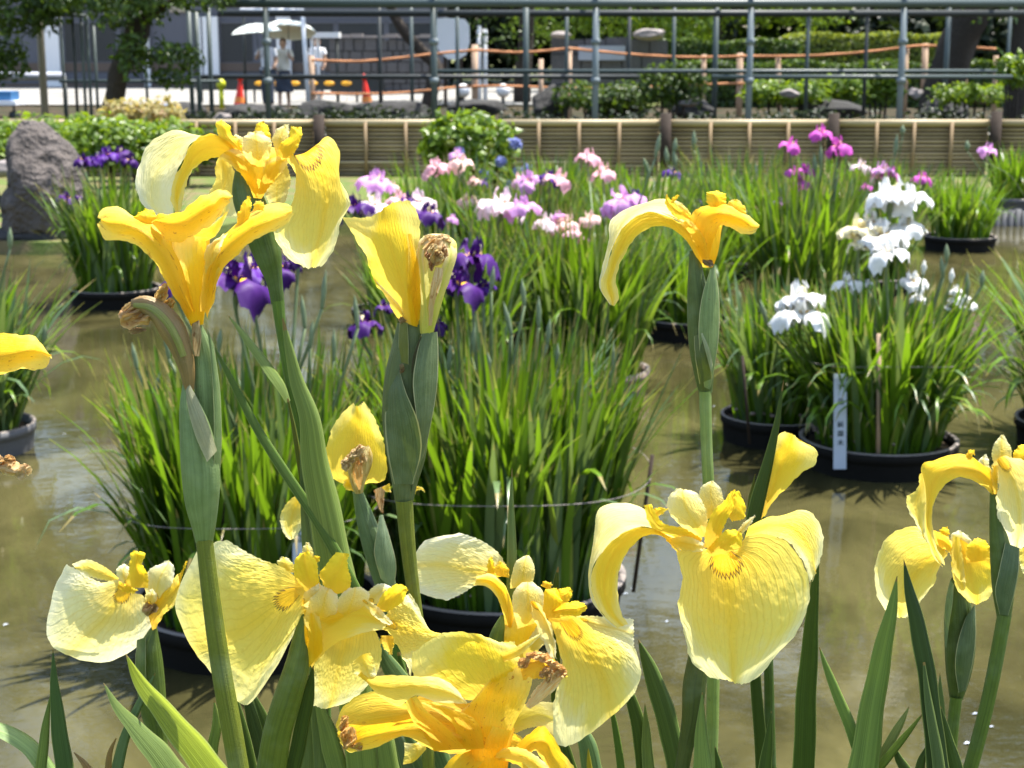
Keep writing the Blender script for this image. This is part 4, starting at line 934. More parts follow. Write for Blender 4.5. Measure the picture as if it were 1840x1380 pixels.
h2, ch2 = clump(1560, 500, .28, .45, .85, 'iris clump at the back right with small magenta flowers', 80, 320, .3, .12, 14); pot(ch2, .30, 'black tub at the back right under magenta flowers')
h3, ch3 = clump(1330, 470, .30, .5, .9, 'iris clump far behind the upper right yellow iris', 60, 320, .3, .12, 15); pot(ch3, .30, 'black tub far behind the upper right yellow iris')
e1, ce1 = clump(1725, 428, .25, .32, .62, 'short bright iris clump in the far right tub', 80, 220, .4, .25, 16, grey=.1); pot(ce1, .285, 'grey-rimmed black tub at the far right')
e2, ce2 = clump(1822, 358, .22, .28, .58, 'bright green iris clump on the far right bank', 60, 160, .35, .15, 17, zb=.2, grey=.05); pot((ce2[0], ce2[1]), .27, 'low grey trough on the far right bank', 'pot_grey', h=.22)
g6, cg6 = clump(1150, 540, .28, .55, .88, 'iris clump in the third row behind the right yellow iris', 60, 320, .28, .1, 18); pot(cg6, .29, 'black tub in the third row behind the right yellow iris')
g7, cg7 = clump(1000, 470, .30, .50, .85, 'iris clump in the fourth row under the pink flowers', 50, 320, .3, .1, 19); pot(cg7, .30, 'black tub in the fourth row under the pink flowers')
g8, cg8 = clump(800, 455, .30, .45, .80, 'iris clump in the fourth row under the hydrangea', 50, 300, .3, .1, 20); pot(cg8, .30, 'black tub in the fourth row under the hydrangea')
# thin far row on the bank
for k, (px, py, n_, h_) in enumerate(((1265, 372, 130, .5), (1500, 372, 160, .55), (1130, 366, 110, .45), (1640, 378, 120, .5), (1010, 372, 130, .55), (1385, 385, 120, .5), (720, 375, 50, .4), (1560, 350, 90, .45))):
    clump(px, py, .34, h_ * .5, h_, ['low iris clump on the far bank behind the right yellow iris', 'low iris clump on the far bank under the magenta flowers', 'low iris clump on the far bank right of the hydrangea', 'low iris clump on the far bank left of the far right tub', 'low iris clump on the far bank under the pink flowers', 'low iris clump on the far bank between blue and magenta flowers', 'low iris clump on the far bank left of the hydrangea', 'rearmost low iris clump against the fence'][k], 26, n_, .4, .2, 30 + k, zb=.11, grey=.15, group='low irises planted on the far bank')

YB1, YB2, YG1, YG2, YG4, YC, YH, YH2, YA = cb1[1], cb2[1], cg1[1], cg2[1], cg4[1], cc2[1], ch1[1], ch2[1], ca1[1]
FLW = [ # clump, px, py, Y, size px, colour, variant
 (b1, 425, 505, YB1, 118, 'purple', 0), (b1, 452, 482, YB1 + .08, 80, 'violet', 2), (b1, 505, 482, YB1 + .1, 66, 'purple', 0), (b1, 318, 505, YB1, 62, 'purple', 2), (b1, 535, 466, YB1 + .1, 30, 'purple', 0),
 (b2, 655, 580, YB2, 62, 'purple', 2), (b2, 692, 552, YB2 + .05, 40, 'purple', 0), (b2, 783, 580, YB2, 46, 'purple', 2), (b2, 822, 512, YB2 - .05, 92, 'purple', 0), (b2, 848, 462, YB2 + .05, 96, 'purple', 2), (b2, 868, 515, YB2 + .05, 40, 'violet', 0),
 (g1, 768, 385, YG1 - .3, 60, 'purple', 0), (g1, 640, 372, YG1 - .2, 62, 'purple', 0), (g1, 735, 356, YG1, 34, 'purple', 2), (g1, 675, 326, YG1, 62, 'lilac', 0), (g1, 672, 368, YG1 - .1, 66, 'pinkwhite', 1), (g1, 718, 360, YG1 + .1, 44, 'pink', 0), (g1, 752, 362, YG1, 58, 'pinkwhite', 1), (g1, 770, 375, YG1 + .1, 44, 'pinkwhite', 2), (g1, 705, 334, YG1 + .2, 26, 'peach', 0), (g1, 813, 392, YG1, 22, 'lilac', 2),
 (g4, 785, 300, YG4, 44, 'pink', 0), (g4, 772, 308, YG4 + .1, 28, 'pink', 2), (g4, 828, 292, YG4, 44, 'peach', 0), (g4, 822, 276, YG4 + .15, 30, 'lilac', 2), (g4, 851, 325, YG4, 24, 'peach', 0), (g4, 839, 358, YG4, 34, 'peach', 1), (g4, 868, 326, YG4 + .2, 20, 'violet', 2),
 (g4, 948, 325, YG4, 52, 'lilac', 0), (g4, 935, 322, YG4 + .1, 34, 'peach', 2), (g4, 986, 316, YG4, 36, 'violet', 2), (g4, 1004, 322, YG4 - .1, 50, 'pink', 0),
 (g2, 900, 368, YG2, 84, 'pinkwhite', 1), (g2, 937, 372, YG2 - .1, 60, 'lilac', 0), (g2, 982, 398, YG2, 42, 'pinkwhite', 2), (g2, 1008, 404, YG2 + .1, 50, 'peach', 1), (g2, 1003, 388, YG2 + .1, 26, 'lilac', 0), (g2, 1022, 400, YG2, 40, 'peach', 2), (g2, 1060, 392, YG2, 38, 'peach', 1), (g2, 1030, 418, YG2 - .1, 34, 'pink', 0), (g2, 1048, 428, YG2, 22, 'pink', 2),
 (g2, 1058, 282, YG2 + 1.4, 42, 'pink', 0), (g2, 1085, 308, YG2 + 1.4, 44, 'pink', 2), (g2, 1118, 362, YG2 + .3, 76, 'lilac', 1), (g2, 1104, 374, YG2 + .3, 44, 'lilac', 0), (g2, 1142, 352, YG2 + .5, 34, 'violet', 2),
 (h3, 1208, 310, 12.2, 36, 'violet', 0), (h3, 1248, 360, 12.0, 26, 'violet', 2),
 (a1, 148, 287, YA, 34, 'purple', 0), (a1, 167, 291, YA, 32, 'violet', 0), (a1, 193, 277, YA, 40, 'violet', 2), (a1, 216, 276, YA + .1, 40, 'purple', 0), (a1, 234, 287, YA, 30, 'purple', 2), (a1, 178, 284, YA - .1, 28, 'violet', 0), (a1, 122, 356, YA - .1, 36, 'purple', 0), (a1, 140, 352, YA - .1, 16, 'purple', 2),
 (h1, 1421, 261, YH, 38, 'magenta', 0), (h1, 1475, 239, YH, 42, 'magenta', 0), (h1, 1506, 262, YH, 44, 'magenta', 2), (h1, 1424, 307, YH, 28, 'magenta', 2), (h1, 1448, 305, YH, 34, 'magenta', 0), (h1, 1438, 327, YH, 34, 'magenta', 2), (h1, 1401, 362, YH, 22, 'lilac', 0), (h1, 1425, 358, YH, 15, 'magenta', 2), (h1, 1556, 336, YH + .2, 22, 'magenta', 0),
 (h2, 1585, 306, YH2, 44, 'lilac', 1), (h2, 1600, 310, YH2, 34, 'magenta', 2), (h2, 1547, 299, YH2, 34, 'pinkwhite', 0), (h2, 1656, 320, YH2, 34, 'magenta', 0), (h2, 1575, 318, YH2, 28, 'peach', 2), (h2, 1470, 345, YH2, 14, 'lilac', 2),
 (e2, 1775, 269, ce2[1] - 1.5, 34, 'lilac', 0),
 (c2, 1600, 352, YC + .1, 82, 'white', 1), (c2, 1630, 358, YC + .15, 66, 'white', 0), (c2, 1545, 412, YC + .05, 66, 'cream', 1), (c2, 1583, 425, YC, 78, 'white', 1), (c2, 1628, 408, YC + .1, 60, 'white', 0), (c2, 1595, 455, YC - .1, 62, 'white', 0), (c2, 1565, 400, YC + .1, 50, 'white', 3), (c2, 1543, 438, YC, 34, 'cream', 0),
 (c1, 1438, 535, YC - .1, 72, 'white', 1), (c1, 1438, 565, YC - .15, 84, 'white', 0), (c2, 1524, 508, YC, 44, 'white', 0), (c2, 1560, 508, YC, 16, 'white', 2), (c2, 1640, 505, YC + .1, 46, 'white', 3), (c2, 1652, 534, YC, 24, 'white', 0), (c2, 1722, 536, YC, 34, 'white', 0), (c2, 1740, 548, YC, 26, 'white', 3), (c2, 1718, 520, YC, 20, 'white', 2), (c2, 1703, 552, YC, 14, 'white', 0)]
for (o_, px, py, Y, sz, colr, var) in FLW: bloom(o_, px, py, Y, sz, colr, var, stem=not (o_ in (c1, c2) and py in (358, 425, 565, 400, 408)))
BUDS = [(g2, 1182, 262, 46, .2), (h3, 1198, 280, 34, -.1), (h3, 1212, 285, 40, -.1), (h3, 1162, 300, 34, -.35), (h3, 1247, 252, 36, 0), (h3, 1357, 318, 52, .05), (h3, 1213, 262, 30, .1),
 (h1, 1475, 283, 44, 0), (h1, 1464, 293, 38, -.1), (h1, 1503, 342, 60, .1), (h1, 1528, 345, 50, .15), (h2, 1622, 234, 20, 0), (h2, 1610, 262, 44, .1), (e2, 1738, 262, 20, 0), (h2, 1420, 345, 40, .1),
 (b2, 912, 572, 60, -.25), (b2, 968, 560, 55, .0), (b2, 986, 596, 46, .1), (b2, 850, 610, 60, .1), (b2, 1002, 640, 46, .0), (b2, 808, 640, 50, .1), (b2, 940, 525, 48, -.1), (b2, 885, 500, 44, .1), (b2, 1100, 640, 50, .1), (b2, 880, 655, 46, -.2),
 (b1, 242, 640, 48, -.2), (b1, 283, 690, 50, .25), (b1, 582, 520, 70, .1), (b1, 640, 560, 60, -.1), (b1, 600, 620, 56, 0), (b1, 560, 600, 50, .1), (b1, 395, 610, 40, .1), (b1, 300, 620, 50, -.15), (b1, 545, 560, 60, -.1),
 (f1, 18, 428, 40, .0), (f1, 80, 600, 40, .1), (c2, 1701, 455, 34, 0), (c2, 1693, 480, 40, -.1), (c2, 1738, 510, 44, .0), (c2, 1372, 560, 44, -.3), (c2, 1482, 580, 40, .0), (c2, 1765, 500, 30, .1), (g1, 790, 400, 40, 0), (g2, 1132, 430, 44, .1), (g1, 730, 420, 50, -.1)]
for (o_, px, py, ln, le_) in BUDS: bud(o_, px, py, worldloc(o_).y - .05, ln, None, le_, 9 if worldloc(o_).y < 7 else 8)
for (px, py) in ((1660, 480), (1710, 495)): bud(c2, px, py, YC, 26, 'white', .1, 9)
# withered leaf litter and stakes in pots, twine round the clumps
def stake(px, pt, pb, Y, label, mat='wood_dark', r=.006, ln=0):
    a = at(px, pb, Y); b = at(px + ln, pt, Y); o = MB().bar((a.x, a.y, .08), b, r, 7).build('thin_stake', M[mat], None, True); tag(o, label, 'stake')
stake(935, 808, 1035, YB2 - .28, 'thin grey stake among the leaves of the middle clump', 'steel_dark', .007)
stake(1140, 818, 930, YB2 - .1, 'short dark slanting stake right of the middle clump', 'wood_dark', .006, 32)
stake(400, 850, 1010, YB1 - .25, 'thin brown stake in the left clump', 'wood_dark', .007)
stake(1579, 600, 800, YC - .25, 'thin brown stake in front of the white-flowered clump', 'wood_pale', .008)
stake(1348, 640, 770, YC, 'thin brown stake left of the labelled tub', 'wood_dark', .006, -14)
def twine(c, rad, z, label):
    P = [(c[0] + rad * math.cos(a), c[1] + rad * math.sin(a), z + .01 * math.sin(3 * a)) for a in np.linspace(0, 2 * math.pi, 25)]
    mb = MB(); limb_tube(mb, P, [.0011] * 25, 5); tag(mb.build('twine', M['granite'], None, True), label, 'twine')
twine(cb2, .44, .42, 'pale twine tied round the middle iris clump'); twine(cb1, .36, .40, 'pale twine tied round the centre-left iris clump'); twine(cc2, .33, .44, 'pale twine tied round the white-flowered clump')
# name labels
def label_plate(px0, px1, pt, pb, Y, chars, lab, lean):
    a = at(px0 + lean, pb, Y); w_ = (px1 - px0) * mpp(Y); zt = at(px0, pt, Y).z; dz = zt - a.z; sh = -lean * mpp(Y)
    o = empty('name_label', (a.x + w_ / 2, Y, a.z), lab, 'plant label')
    V = []; 
    for y in (0, .006):
        for (x, z) in ((0, -.06), (w_, -.06), (w_ + sh, dz), (sh, dz)): V.append((a.x + x, Y + y, a.z + z))
    mesh('plate', V, [(0, 1, 2, 3), (7, 6, 5, 4), (0, 4, 5, 1), (1, 5, 6, 2), (2, 6, 7, 3), (3, 7, 4, 0)], M['label_white'], o, smooth=False, origin=worldloc(o))
    MB().box(a.x + sh, a.x + w_ + sh, Y - .004, Y + .010, zt - .004, zt + .012).build('top_edge', M['white_paint'], o)
    for ch, fr, sz, m in chars:
        cu = bpy.data.curves.new('lettering', 'FONT'); cu.body = ch; cu.size = sz * w_; cu.align_x = 'CENTER'; cu.align_y = 'CENTER'; cu.offset = .00035; cu.extrude = .0004; cu.materials.append(M[m])
        t0 = bpy.data.objects.new('tmp', cu); COL.objects.link(t0); bpy.context.view_layer.update(); mt_ = bpy.data.meshes.new_from_object(t0.evaluated_get(bpy.context.evaluated_depsgraph_get())); bpy.data.objects.remove(t0); bpy.data.curves.remove(cu); t = bpy.data.objects.new('lettering', mt_); COL.objects.link(t); t.parent = o
        t.location = (sh * (1 - fr) , -.0015, dz * (1 - fr)); t.rotation_euler = (R(90), 0, 0)
label_plate(1493, 1516, 678, 815, YC - .26, [('才', .12, .45, 'foliage_mid'), ('品', .32, .55, 'label_ink'), ('新', .62, .52, 'label_ink'), ('国', .74, .50, 'label_ink'), ('木', .86, .52, 'label_ink')], 'tall narrow pale blue plant label with dark characters in the broad black tub', 6)
label_plate(529, 556, 948, 1060, YB1 - .3, [('江', .18, .6, 'foliage_mid'), ('品', .5, .5, 'label_ink')], 'pale blue plant label half hidden behind a drooping yellow petal', -4)
# bits floating on the pond
mb = MB(); rs = np.random.RandomState(12)
for i in range(60):
    p = onz(rs.uniform(-50, 1890), rs.uniform(470, 1450), .003); a = rs.uniform(0, 6.28); l = rs.uniform(.003, .011) * (1 if rs.rand() > .1 else 2); w_ = l * rs.uniform(.2, .6)
    ca, sa = math.cos(a), math.sin(a)
    mb.add([(p.x + ca * x - sa * y, p.y + sa * x + ca * y, .002 + (.003 if x == 0 else 0)) for x, y in ((-l, 0), (0, -w_), (l, 0), (0, w_))], [(0, 1, 2, 3)])
o = mb.build('floating_debris', M['label_white'], None); o['kind'] = 'stuff'
# pebbles on soil
rs = np.random.RandomState(2)
for c, rr in ((cb1, .3), (cb2, .33), (cc2, .28), (cc1, .2), (cg2, .28)):
    mb = MB()
    for i in range(46):
        a = rs.uniform(0, 6.28); r = rr * math.sqrt(rs.uniform(.3, .85)); ellip(mb, (c[0] + r * math.cos(a), c[1] + r * math.sin(a), .135), (rs.uniform(.006, .016), rs.uniform(.006, .014), rs.uniform(.004, .01)), 6, 5)
    o = mb.build('soil_gravel', M['pot_brown'], None, True); o['kind'] = 'stuff'
# ================================================================ tall yellow irises in front (rooted in the near bank)
def P3d(p, Y):
    """(px,py[,d]) -> world; d = photo pixels toward the viewer at distance Y"""
    d = p[2] if len(p) > 2 else 0.0
    return at(p[0], p[1], Y - d * mpp(Y))
def loft(cols, Y, nv=34, nu=22, bulge=0.0, ruf=0.0, seed=0, wr=0.0, pk=0.0):
    """surface through several lengthwise curves; returns verts, faces, uv"""
    C = [crom(np.array([(p[0], p[1], p[2] if len(p) > 2 else 0.) for p in c], float), nv) for c in cols]
    A = np.stack(C, 1)                                   # nv, ncol, 3
    if A.shape[1] == 2:
        A = np.stack([A[:, 0], A.mean(1), A[:, 1]], 1)
        wd = np.sqrt(((A[:, 0, :2] - A[:, 2, :2]) ** 2).sum(1)); A[:, 1, 2] += bulge * wd
    elif bulge:
        k = A.shape[1]; s = np.sin(np.linspace(0, math.pi, k)); wd = np.sqrt(((A[:, 0, :2] - A[:, -1, :2]) ** 2).sum(1)); A[:, :, 2] += bulge * wd[:, None] * s[None]
    k = A.shape[1]; G = np.stack([crom(A[j], nu, chord=False) for j in range(nv)], 0)      # nv, nu, 3
    u = np.linspace(0, 1, nu)[None, :, None]; v = np.linspace(0, 1, nv)[:, None, None]
    W = np.empty_like(G)
    m = mpp(Y)
    for j in range(nv):
        for i in range(nu): W[j, i] = P3d(G[j, i], Y)
    du = np.gradient(W, axis=1); dv = np.gradient(W, axis=0); N = np.cross(du, dv); N /= np.linalg.norm(N, axis=2)[:, :, None] + 1e-12
    rs = np.random.RandomState(seed + 5); ph = rs.uniform(0, 6.28, 8)
    e = np.abs(u * 2 - 1) ** 3; ev = np.clip((v - .55) / .45, 0, 1) ** 2; edge = np.maximum(e, ev)
    if ruf:
        s = np.sin(v * rs.uniform(14, 20) + ph[0] + (u > .5) * 2.1) + .6 * np.sin(v * rs.uniform(30, 40) + ph[1] + u * 9) + .8 * np.sin(u * rs.uniform(12, 18) + ph[2]) * ev
        W = W + N * (edge * s * ruf * m * 1.0)
    if wr:
        wr = wr * .5
        s = np.sin(u * 31 + ph[3] + 1.3 * np.sin(v * 6 + ph[4])) * .6 + np.sin(u * 57 + ph[5] + np.sin(v * 9)) * .35 + .5 * np.sin(u * 13 + v * 7 + ph[6])
        W = W + N * (s * wr * m * np.sin(np.pi * np.clip(v, .02, 1)) ** .5)
    if pk:
        s = np.sin(u * 41 + 2.2 * np.sin(v * 11 + ph[2]) + ph[0]) * np.sin(v * 37 + 1.8 * np.sin(u * 13 + ph[1]) + ph[5]) + .5 * np.sin(u * 67 + v * 23 + ph[3]) * np.sin(v * 59 - u * 17)
        W = W + N * (s * pk * m * np.clip(np.sin(np.pi * np.clip(v * 1.02, 0, 1)), 0, 1) * (1 - e))
    if ruf:
        sg = np.sign(u - .5); T1 = du / (np.linalg.norm(du, axis=2)[:, :, None] + 1e-12); T2 = dv / (np.linalg.norm(dv, axis=2)[:, :, None] + 1e-12)
        jt = np.sin(v * 63 + ph[6] + sg) + .8 * np.sin(v * 101 + ph[7] * 2 + sg * 2); jt2 = np.sin(u * 47 + ph[3]) + .8 * np.sin(u * 83 + ph[4])
        W = W + T1 * (sg * e * jt * m * .55 * min(ruf, 1.6)) + T2 * (ev * jt2 * m * .6 * min(ruf, 1.6))
    UV = np.stack(np.broadcast_arrays(np.broadcast_to(u, G.shape[:2] + (1,))[..., 0], np.broadcast_to(v, G.shape[:2] + (1,))[..., 0]), 2).reshape(-1, 2)
    return W.reshape(-1, 3), grid_faces(nv, nu), UV
class Iris:
    def __init__(s, px, Y, label, base_px=None, seed=0, name='yellow_iris', cat='iris', group='tall yellow irises in the foreground'):
        s.Y = Y; x = at(base_px if base_px is not None else px, 1400, Y).x
        s.root = empty(name, (x, Y, .745), label, cat, group); s.fl = None; s.k = seed * 17
        s.o = Vector(s.root.location)
    def flower(s, px, py, name='flower'):
        p = at(px, py, s.Y); s.fl = empty(name, p - s.o, parent=s.root); s.fo = p; return s
    def petal(s, cols, mat='petal_yellow', name='petal', bulge=.12, ruf=1.2, wr=.45, d=0, nv=34, nu=22, part=False):
        s.k += 1
        if d: cols = [[(p[0], p[1], (p[2] if len(p) > 2 else 0) + d) for p in c] for c in cols]
        if name.startswith('style'): ruf = max(ruf, 1.4); wr = 1.0
        V, Fc, UV = loft(cols, s.Y, nv, nu, bulge, ruf, s.k, wr, pk=(1.0 if nu > 24 else .6) if mat in (CR, CP, WH, STD, 'petal_pale') else (.35 if 'green' not in mat or 'petal' in mat else 0))
        par, og = (s.root, s.o) if part or s.fl is None else (s.fl, s.fo)
        return mesh(name, V, Fc, M[mat], par, uv=UV, origin=og)
    def tube(s, pts, name='stem', mat='stem_green', col=G_MID, flat=.8, n=18, nv=None, infl=False, ridge=.0, d=0, twist=0, tosoil=False, ns=None):
        """pts: (px,py,width[,d]) ; elliptical section, width in photo pixels"""
        s.k += 1
        P = np.array([(p[0], p[1], (p[3] if len(p) > 3 else 0) + d, p[2]) for p in pts], float); nv = nv or max(14, 6 * len(pts)); P = crom(P, nv)
        m = mpp(s.Y); C = np.array([P3d(p[:3], s.Y) for p in P]); Wd = np.maximum(P[:, 3], .6) * m / 2
        if tosoil:
            end = C[-1]; dirv = (C[-1] - C[-4]); dirv /= np.linalg.norm(dirv); tz = .73; L = (end[2] - tz)
            ex = [end + (np.array([dirv[0] / max(.25, -dirv[2]) * .6, dirv[1] * 0, -1.])) * L * q for q in (.35, .7, 1.)]
            C = np.vstack([C, ex]); Wd = np.concatenate([Wd, [Wd[-1]] * 3])
        k = len(C); T = np.gradient(C, axis=0); T /= np.linalg.norm(T, axis=1)[:, None]
        view = C - np.array([0, 0, HC]); view /= np.linalg.norm(view, axis=1)[:, None]
        S = np.cross(T, view); S /= np.linalg.norm(S, axis=1)[:, None] + 1e-9; Nn = np.cross(S, T)
        V = []; UV = []
        for j in range(k):
            for i in range(n + 1):
                a = 2 * math.pi * i / n; r = 1 + ridge * math.cos(a * 6 + s.k)
                V.append(C[j] + S[j] * math.cos(a) * Wd[j] * r + Nn[j] * math.sin(a) * Wd[j] * flat * r); UV.append((i / n, j / (k - 1)))
        par, og = (s.fl, s.fo) if infl and s.fl is not None else (s.root, s.o)
        return mesh(name, V, grid_faces(k, n + 1), M[mat], par, uv=UV, origin=og, col=col)
    def leaf(s, pts, col=G_MID, keel=.16, lit=0, d=0, name='leaf', thick=.055):
        """sword leaf: two faces meeting at thin edges, raised keel; first point = tip"""
        s.k += 1
        P = np.array([(p[0], p[1], (p[3] if len(p) > 3 else 0) + d, p[2]) for p in pts], float); nv = max(16, 7 * len(pts)); P = crom(P, nv); m = mpp(s.Y)
        C = np.array([P3d(p[:3], s.Y) for p in P]); Wd = np.maximum(P[:, 3], .5) * m / 2
        if P[-1, 1] > 1340:
            L = C[-1][2] - .73; dv = C[-1] - C[-5]; dv /= np.linalg.norm(dv); sx = dv[0] / max(.3, -dv[2])
            C = np.vstack([C, [C[-1] + np.array([sx * .5 * q, 0, -1. * q]) * L for q in (.3, .65, 1.)]]); Wd = np.concatenate([Wd, [Wd[-1], Wd[-1] * .95, Wd[-1] * .9]])
        k = len(C); T = np.gradient(C, axis=0); T /= np.linalg.norm(T, axis=1)[:, None]
        view = C - np.array([0, 0, HC]); view /= np.linalg.norm(view, axis=1)[:, None]
        S = np.cross(T, view); S /= np.linalg.norm(S, axis=1)[:, None] + 1e-9; Nn = np.cross(S, T)
        if lit:
            a = lit; S2 = S * math.cos(a) + Nn * math.sin(a); Nn = np.cross(S2, T); S = S2 / math.cos(a)
        V = []; UV = []; prof = [(-1, 0, 0), (-.62, -.35, .19), (-.2, -.62, .4), (0.02, -1, .5), (.25, -.62, .62), (.64, -.35, .81), (1, 0, 1), (.5, .5, .75), (0, .75, .5), (-.5, .5, .25), (-1, 0, 0)]
        n = len(prof)
        rs = np.random.RandomState(s.k); ph = rs.uniform(0, 6, 2)
        for j in range(k):
            wv = .04 * math.sin(j * .55 + ph[0]) * Wd[j]
            for a, b, u in prof: V.append(C[j] + S[j] * (a * Wd[j] + (wv if abs(a) == 1 else 0)) - Nn[j] * b * Wd[j] * keel); UV.append((u, 1 - j / (k - 1)))
        return mesh(name, V, grid_faces(k, n), M['leaf_blade'], s.root, uv=UV, origin=s.o, col=col)
    def wither(s, px, py, rx, ry, col=(.75, .45, .12), d=0, rot=0, name='withered_petal', seed=0, part=False, fold=1.0):
        """limp twisted strip of spent petal, folded back and forth over itself"""
        s.k += 1; rr = np.random.RandomState(s.k * 3 + seed); ca, sa = math.cos(rot), math.sin(rot); VV = []; FF = []; UU = []; n0 = 0
        L, Wd = (rx, ry) if rx >= ry else (ry, rx); sw = rx < ry
        for q in range(3):
            ph = rr.uniform(0, 6.28, 6); cols = []
            for c in range(5):
                uu = c / 4 * 2 - 1; pts = []
                for t in np.linspace(-1, 1, 9):
                    env = math.sqrt(max(.05, 1 - t * t * .9)); x = L * (t + .10 * math.sin(5 * t + ph[0])); y = Wd * env * (uu * .75 + .45 * math.sin(3.1 * t + ph[1] + uu * 1.5) * .6 + (q - 1) * .22)
                    z = Wd * env * (.55 * math.cos(uu * 2.4 + ph[2] + 2.2 * t) + .3 * math.sin(6 * t + ph[3] + uu * 3)) + (q - 1) * Wd * .25
                    if sw: x, y = y, x
                    pts.append((px + ca * x + sa * y, py - sa * x + ca * y, d + z))
                cols.append(pts)
            V, Fc, UV = loft(cols, s.Y, 22, 18, 0, .9, s.k * 5 + q, 1.6, pk=.8)
            VV.append(V); FF.append(Fc + n0); UU.append(UV); n0 += len(V)
        par, og = (s.root, s.o) if part or s.fl is None else (s.fl, s.fo)
        return mesh(name, np.concatenate(VV), np.concatenate(FF), M['withered'], par, uv=np.concatenate(UU), origin=og, col=tuple(col))
def arch(I, cols, m1, m2, **kw):
    I.petal(cols[:2], m1, 'petal_underside', bulge=.04, **kw); I.petal(cols[1:], 'petal_pale', bulge=0, **kw)
CR, CP, WH, STD, YL, YD, UN, OR_, ST, OL = 'petal_cream', 'petal_cream_plain', 'petal_white', 'petal_standard', 'petal_yellow', 'petal_yellow_deep', 'petal_underside', 'petal_orange', 'petal_style', 'petal_shadow_olive'

# ---------------- upper left cream iris (behind the golden one)
I = Iris(560, 1.10, 'cream iris with wide arching falls at upper left, behind the golden one', 650, 1)
I.flower(460, 290)
arch(I, [[(452,300,0),(425,296,6),(403,282,8),(383,284,12),(359,294,16),(341,316,18),(332,338,18),(327,362,16),(325,386,12)],
         [(440,285,5),(420,262,12),(400,248,12),(377,240,10),(353,250,10),(330,288,10),(312,322,10),(308,352,8),(315,388,5)],
         [(435,280,-20),(402,255,-35),(372,247,-45),(340,250,-55),(300,285,-55),(276,320,-45),(272,355,-35),(292,392,-20)],
         [(430,275,-40),(395,250,-60),(362,244,-80),(320,236,-90),(272,253,-90),(246,312,-70),(252,358,-50),(277,388,-30)]], 'petal_underside', 'petal_cream_plain', ruf=2.4, wr=.7, nv=46, nu=26)
I.petal([[(392,284),(386,300),(388,322),(376,345),(382,388)], [(408,286),(420,305),(424,345),(426,388)]], CP, d=-95)
I.tube([(463,356,14,0),(465,336,34,0),(467,312,62,0),(470,288,88,-4),(472,270,84,-12)], 'perianth_tube', YL, infl=True, flat=.55, ridge=.05)
I.petal([[(458,350,8),(438,320,12),(415,297,12),(392,283,8)], [(466,345,14),(456,305,24),(440,278,20),(418,262,10)]], UN, 'claw', bulge=.15)
I.petal([[(464,350,12),(470,318,24),(480,290,22),(506,278,10)], [(474,348,10),(496,322,14),(510,305,12),(520,290,8)]], UN, 'claw', bulge=.15)
I.petal([[(452,300,18),(438,278,24),(435,255,26),(446,237,22)], [(476,300,18),(486,275,24),(488,255,26),(470,236,20)]], STD, 'standard', bulge=.18, ruf=1.5)
I.petal([[(436,286,6),(410,262,8),(391,240,6),(388,222,2),(396,216,0)], [(452,284,8),(432,258,14),(416,240,10),(413,226,6),(404,218,0)]], ST, 'style', bulge=.3)
I.petal([[(440,282,0),(426,262,-5),(414,250,-10)], [(452,278,0),(446,256,-5),(424,240,-10)]], STD, 'standard')
I.petal([[(462,262,-10),(456,242,-10),(459,228,-12),(467,218,-14)], [(488,262,-10),(486,242,-8),(482,228,-12),(474,218,-14)]], ST, 'style', bulge=.3)
I.petal([[(494,268,-4),(489,252,-6),(498,232,-10),(511,224,-12)], [(512,265,4),(517,250,2),(520,236,-6),(518,224,-12)]], STD, 'standard', bulge=.2)
I.petal([[(502,284,10),(500,264,14),(518,246,12),(524,228,6)], [(526,284,10),(532,270,16),(541,250,12),(542,228,4)]], ST, 'style', bulge=.32)
I.petal([[(478,302,-30),(474,335,-34),(482,366,-30)], [(512,288,-20),(522,320,-16),(512,366,-10)]], OL, bulge=.1)
I.petal([[(512,280,6),(524,300,10),(531,340,16),(519,380,14),(493,415,4),(505,446,0),(524,470,0),(546,480,-4)],
         [(530,279,18),(552,320,38),(560,360,44),(556,410,34),(554,445,18),(556,466,6),(557,481,0)],
         [(546,276,0),(572,262,-4),(598,300,10),(606,350,14),(594,410,8),(580,450,2),(566,480,-4)],
         [(552,276,-10),(590,246,-22),(606,262,-18),(610,312,-10),(627,368,-10),(613,400,-10),(602,443,-10),(576,476,-10)]], CR, bulge=0, ruf=2.2, wr=.8, nv=46, nu=34)
I.tube([(433,300,20,-20),(442,345,50,-20),(462,400,56,-20),(480,455,50,-20),(494,510,28,-20),(499,545,24,-20)], 'spathe', col=G_DARK, flat=.6)
I.tube([(499,540,23,-20),(506,600,18,-20),(520,680,18,-20),(548,800,18,-20),(590,960,20,-20),(640,1120,22,-20),(690,1390,24,-20)], col=G_MID, tosoil=True)
I.leaf([(508,572,3),(518,620,14),(533,682,25),(554,745,36),(566,828,49),(592,960,61),(607,1040,64),(625,1140,64),(652,1390,60)], G_LIGHT, d=14)
I.leaf([(540,800,3),(545,880,11),(552,960,22),(560,1040,28),(580,1390,34)], G_GREY, d=4)
I.leaf([(410,567,1),(430,592,9),(470,646,17),(505,696,17),(518,722,9)], G_LIGHT, lit=.4, name='broken_leaf')
I.leaf([(517,716,3),(528,770,8),(545,880,9),(566,1000,10)], G_OLIVE, d=2)
I.leaf([(378,612,1),(400,652,8),(440,730,14),(480,800,17),(540,890,19),(585,960,20),(640,1060,20)], G_MID, d=18)

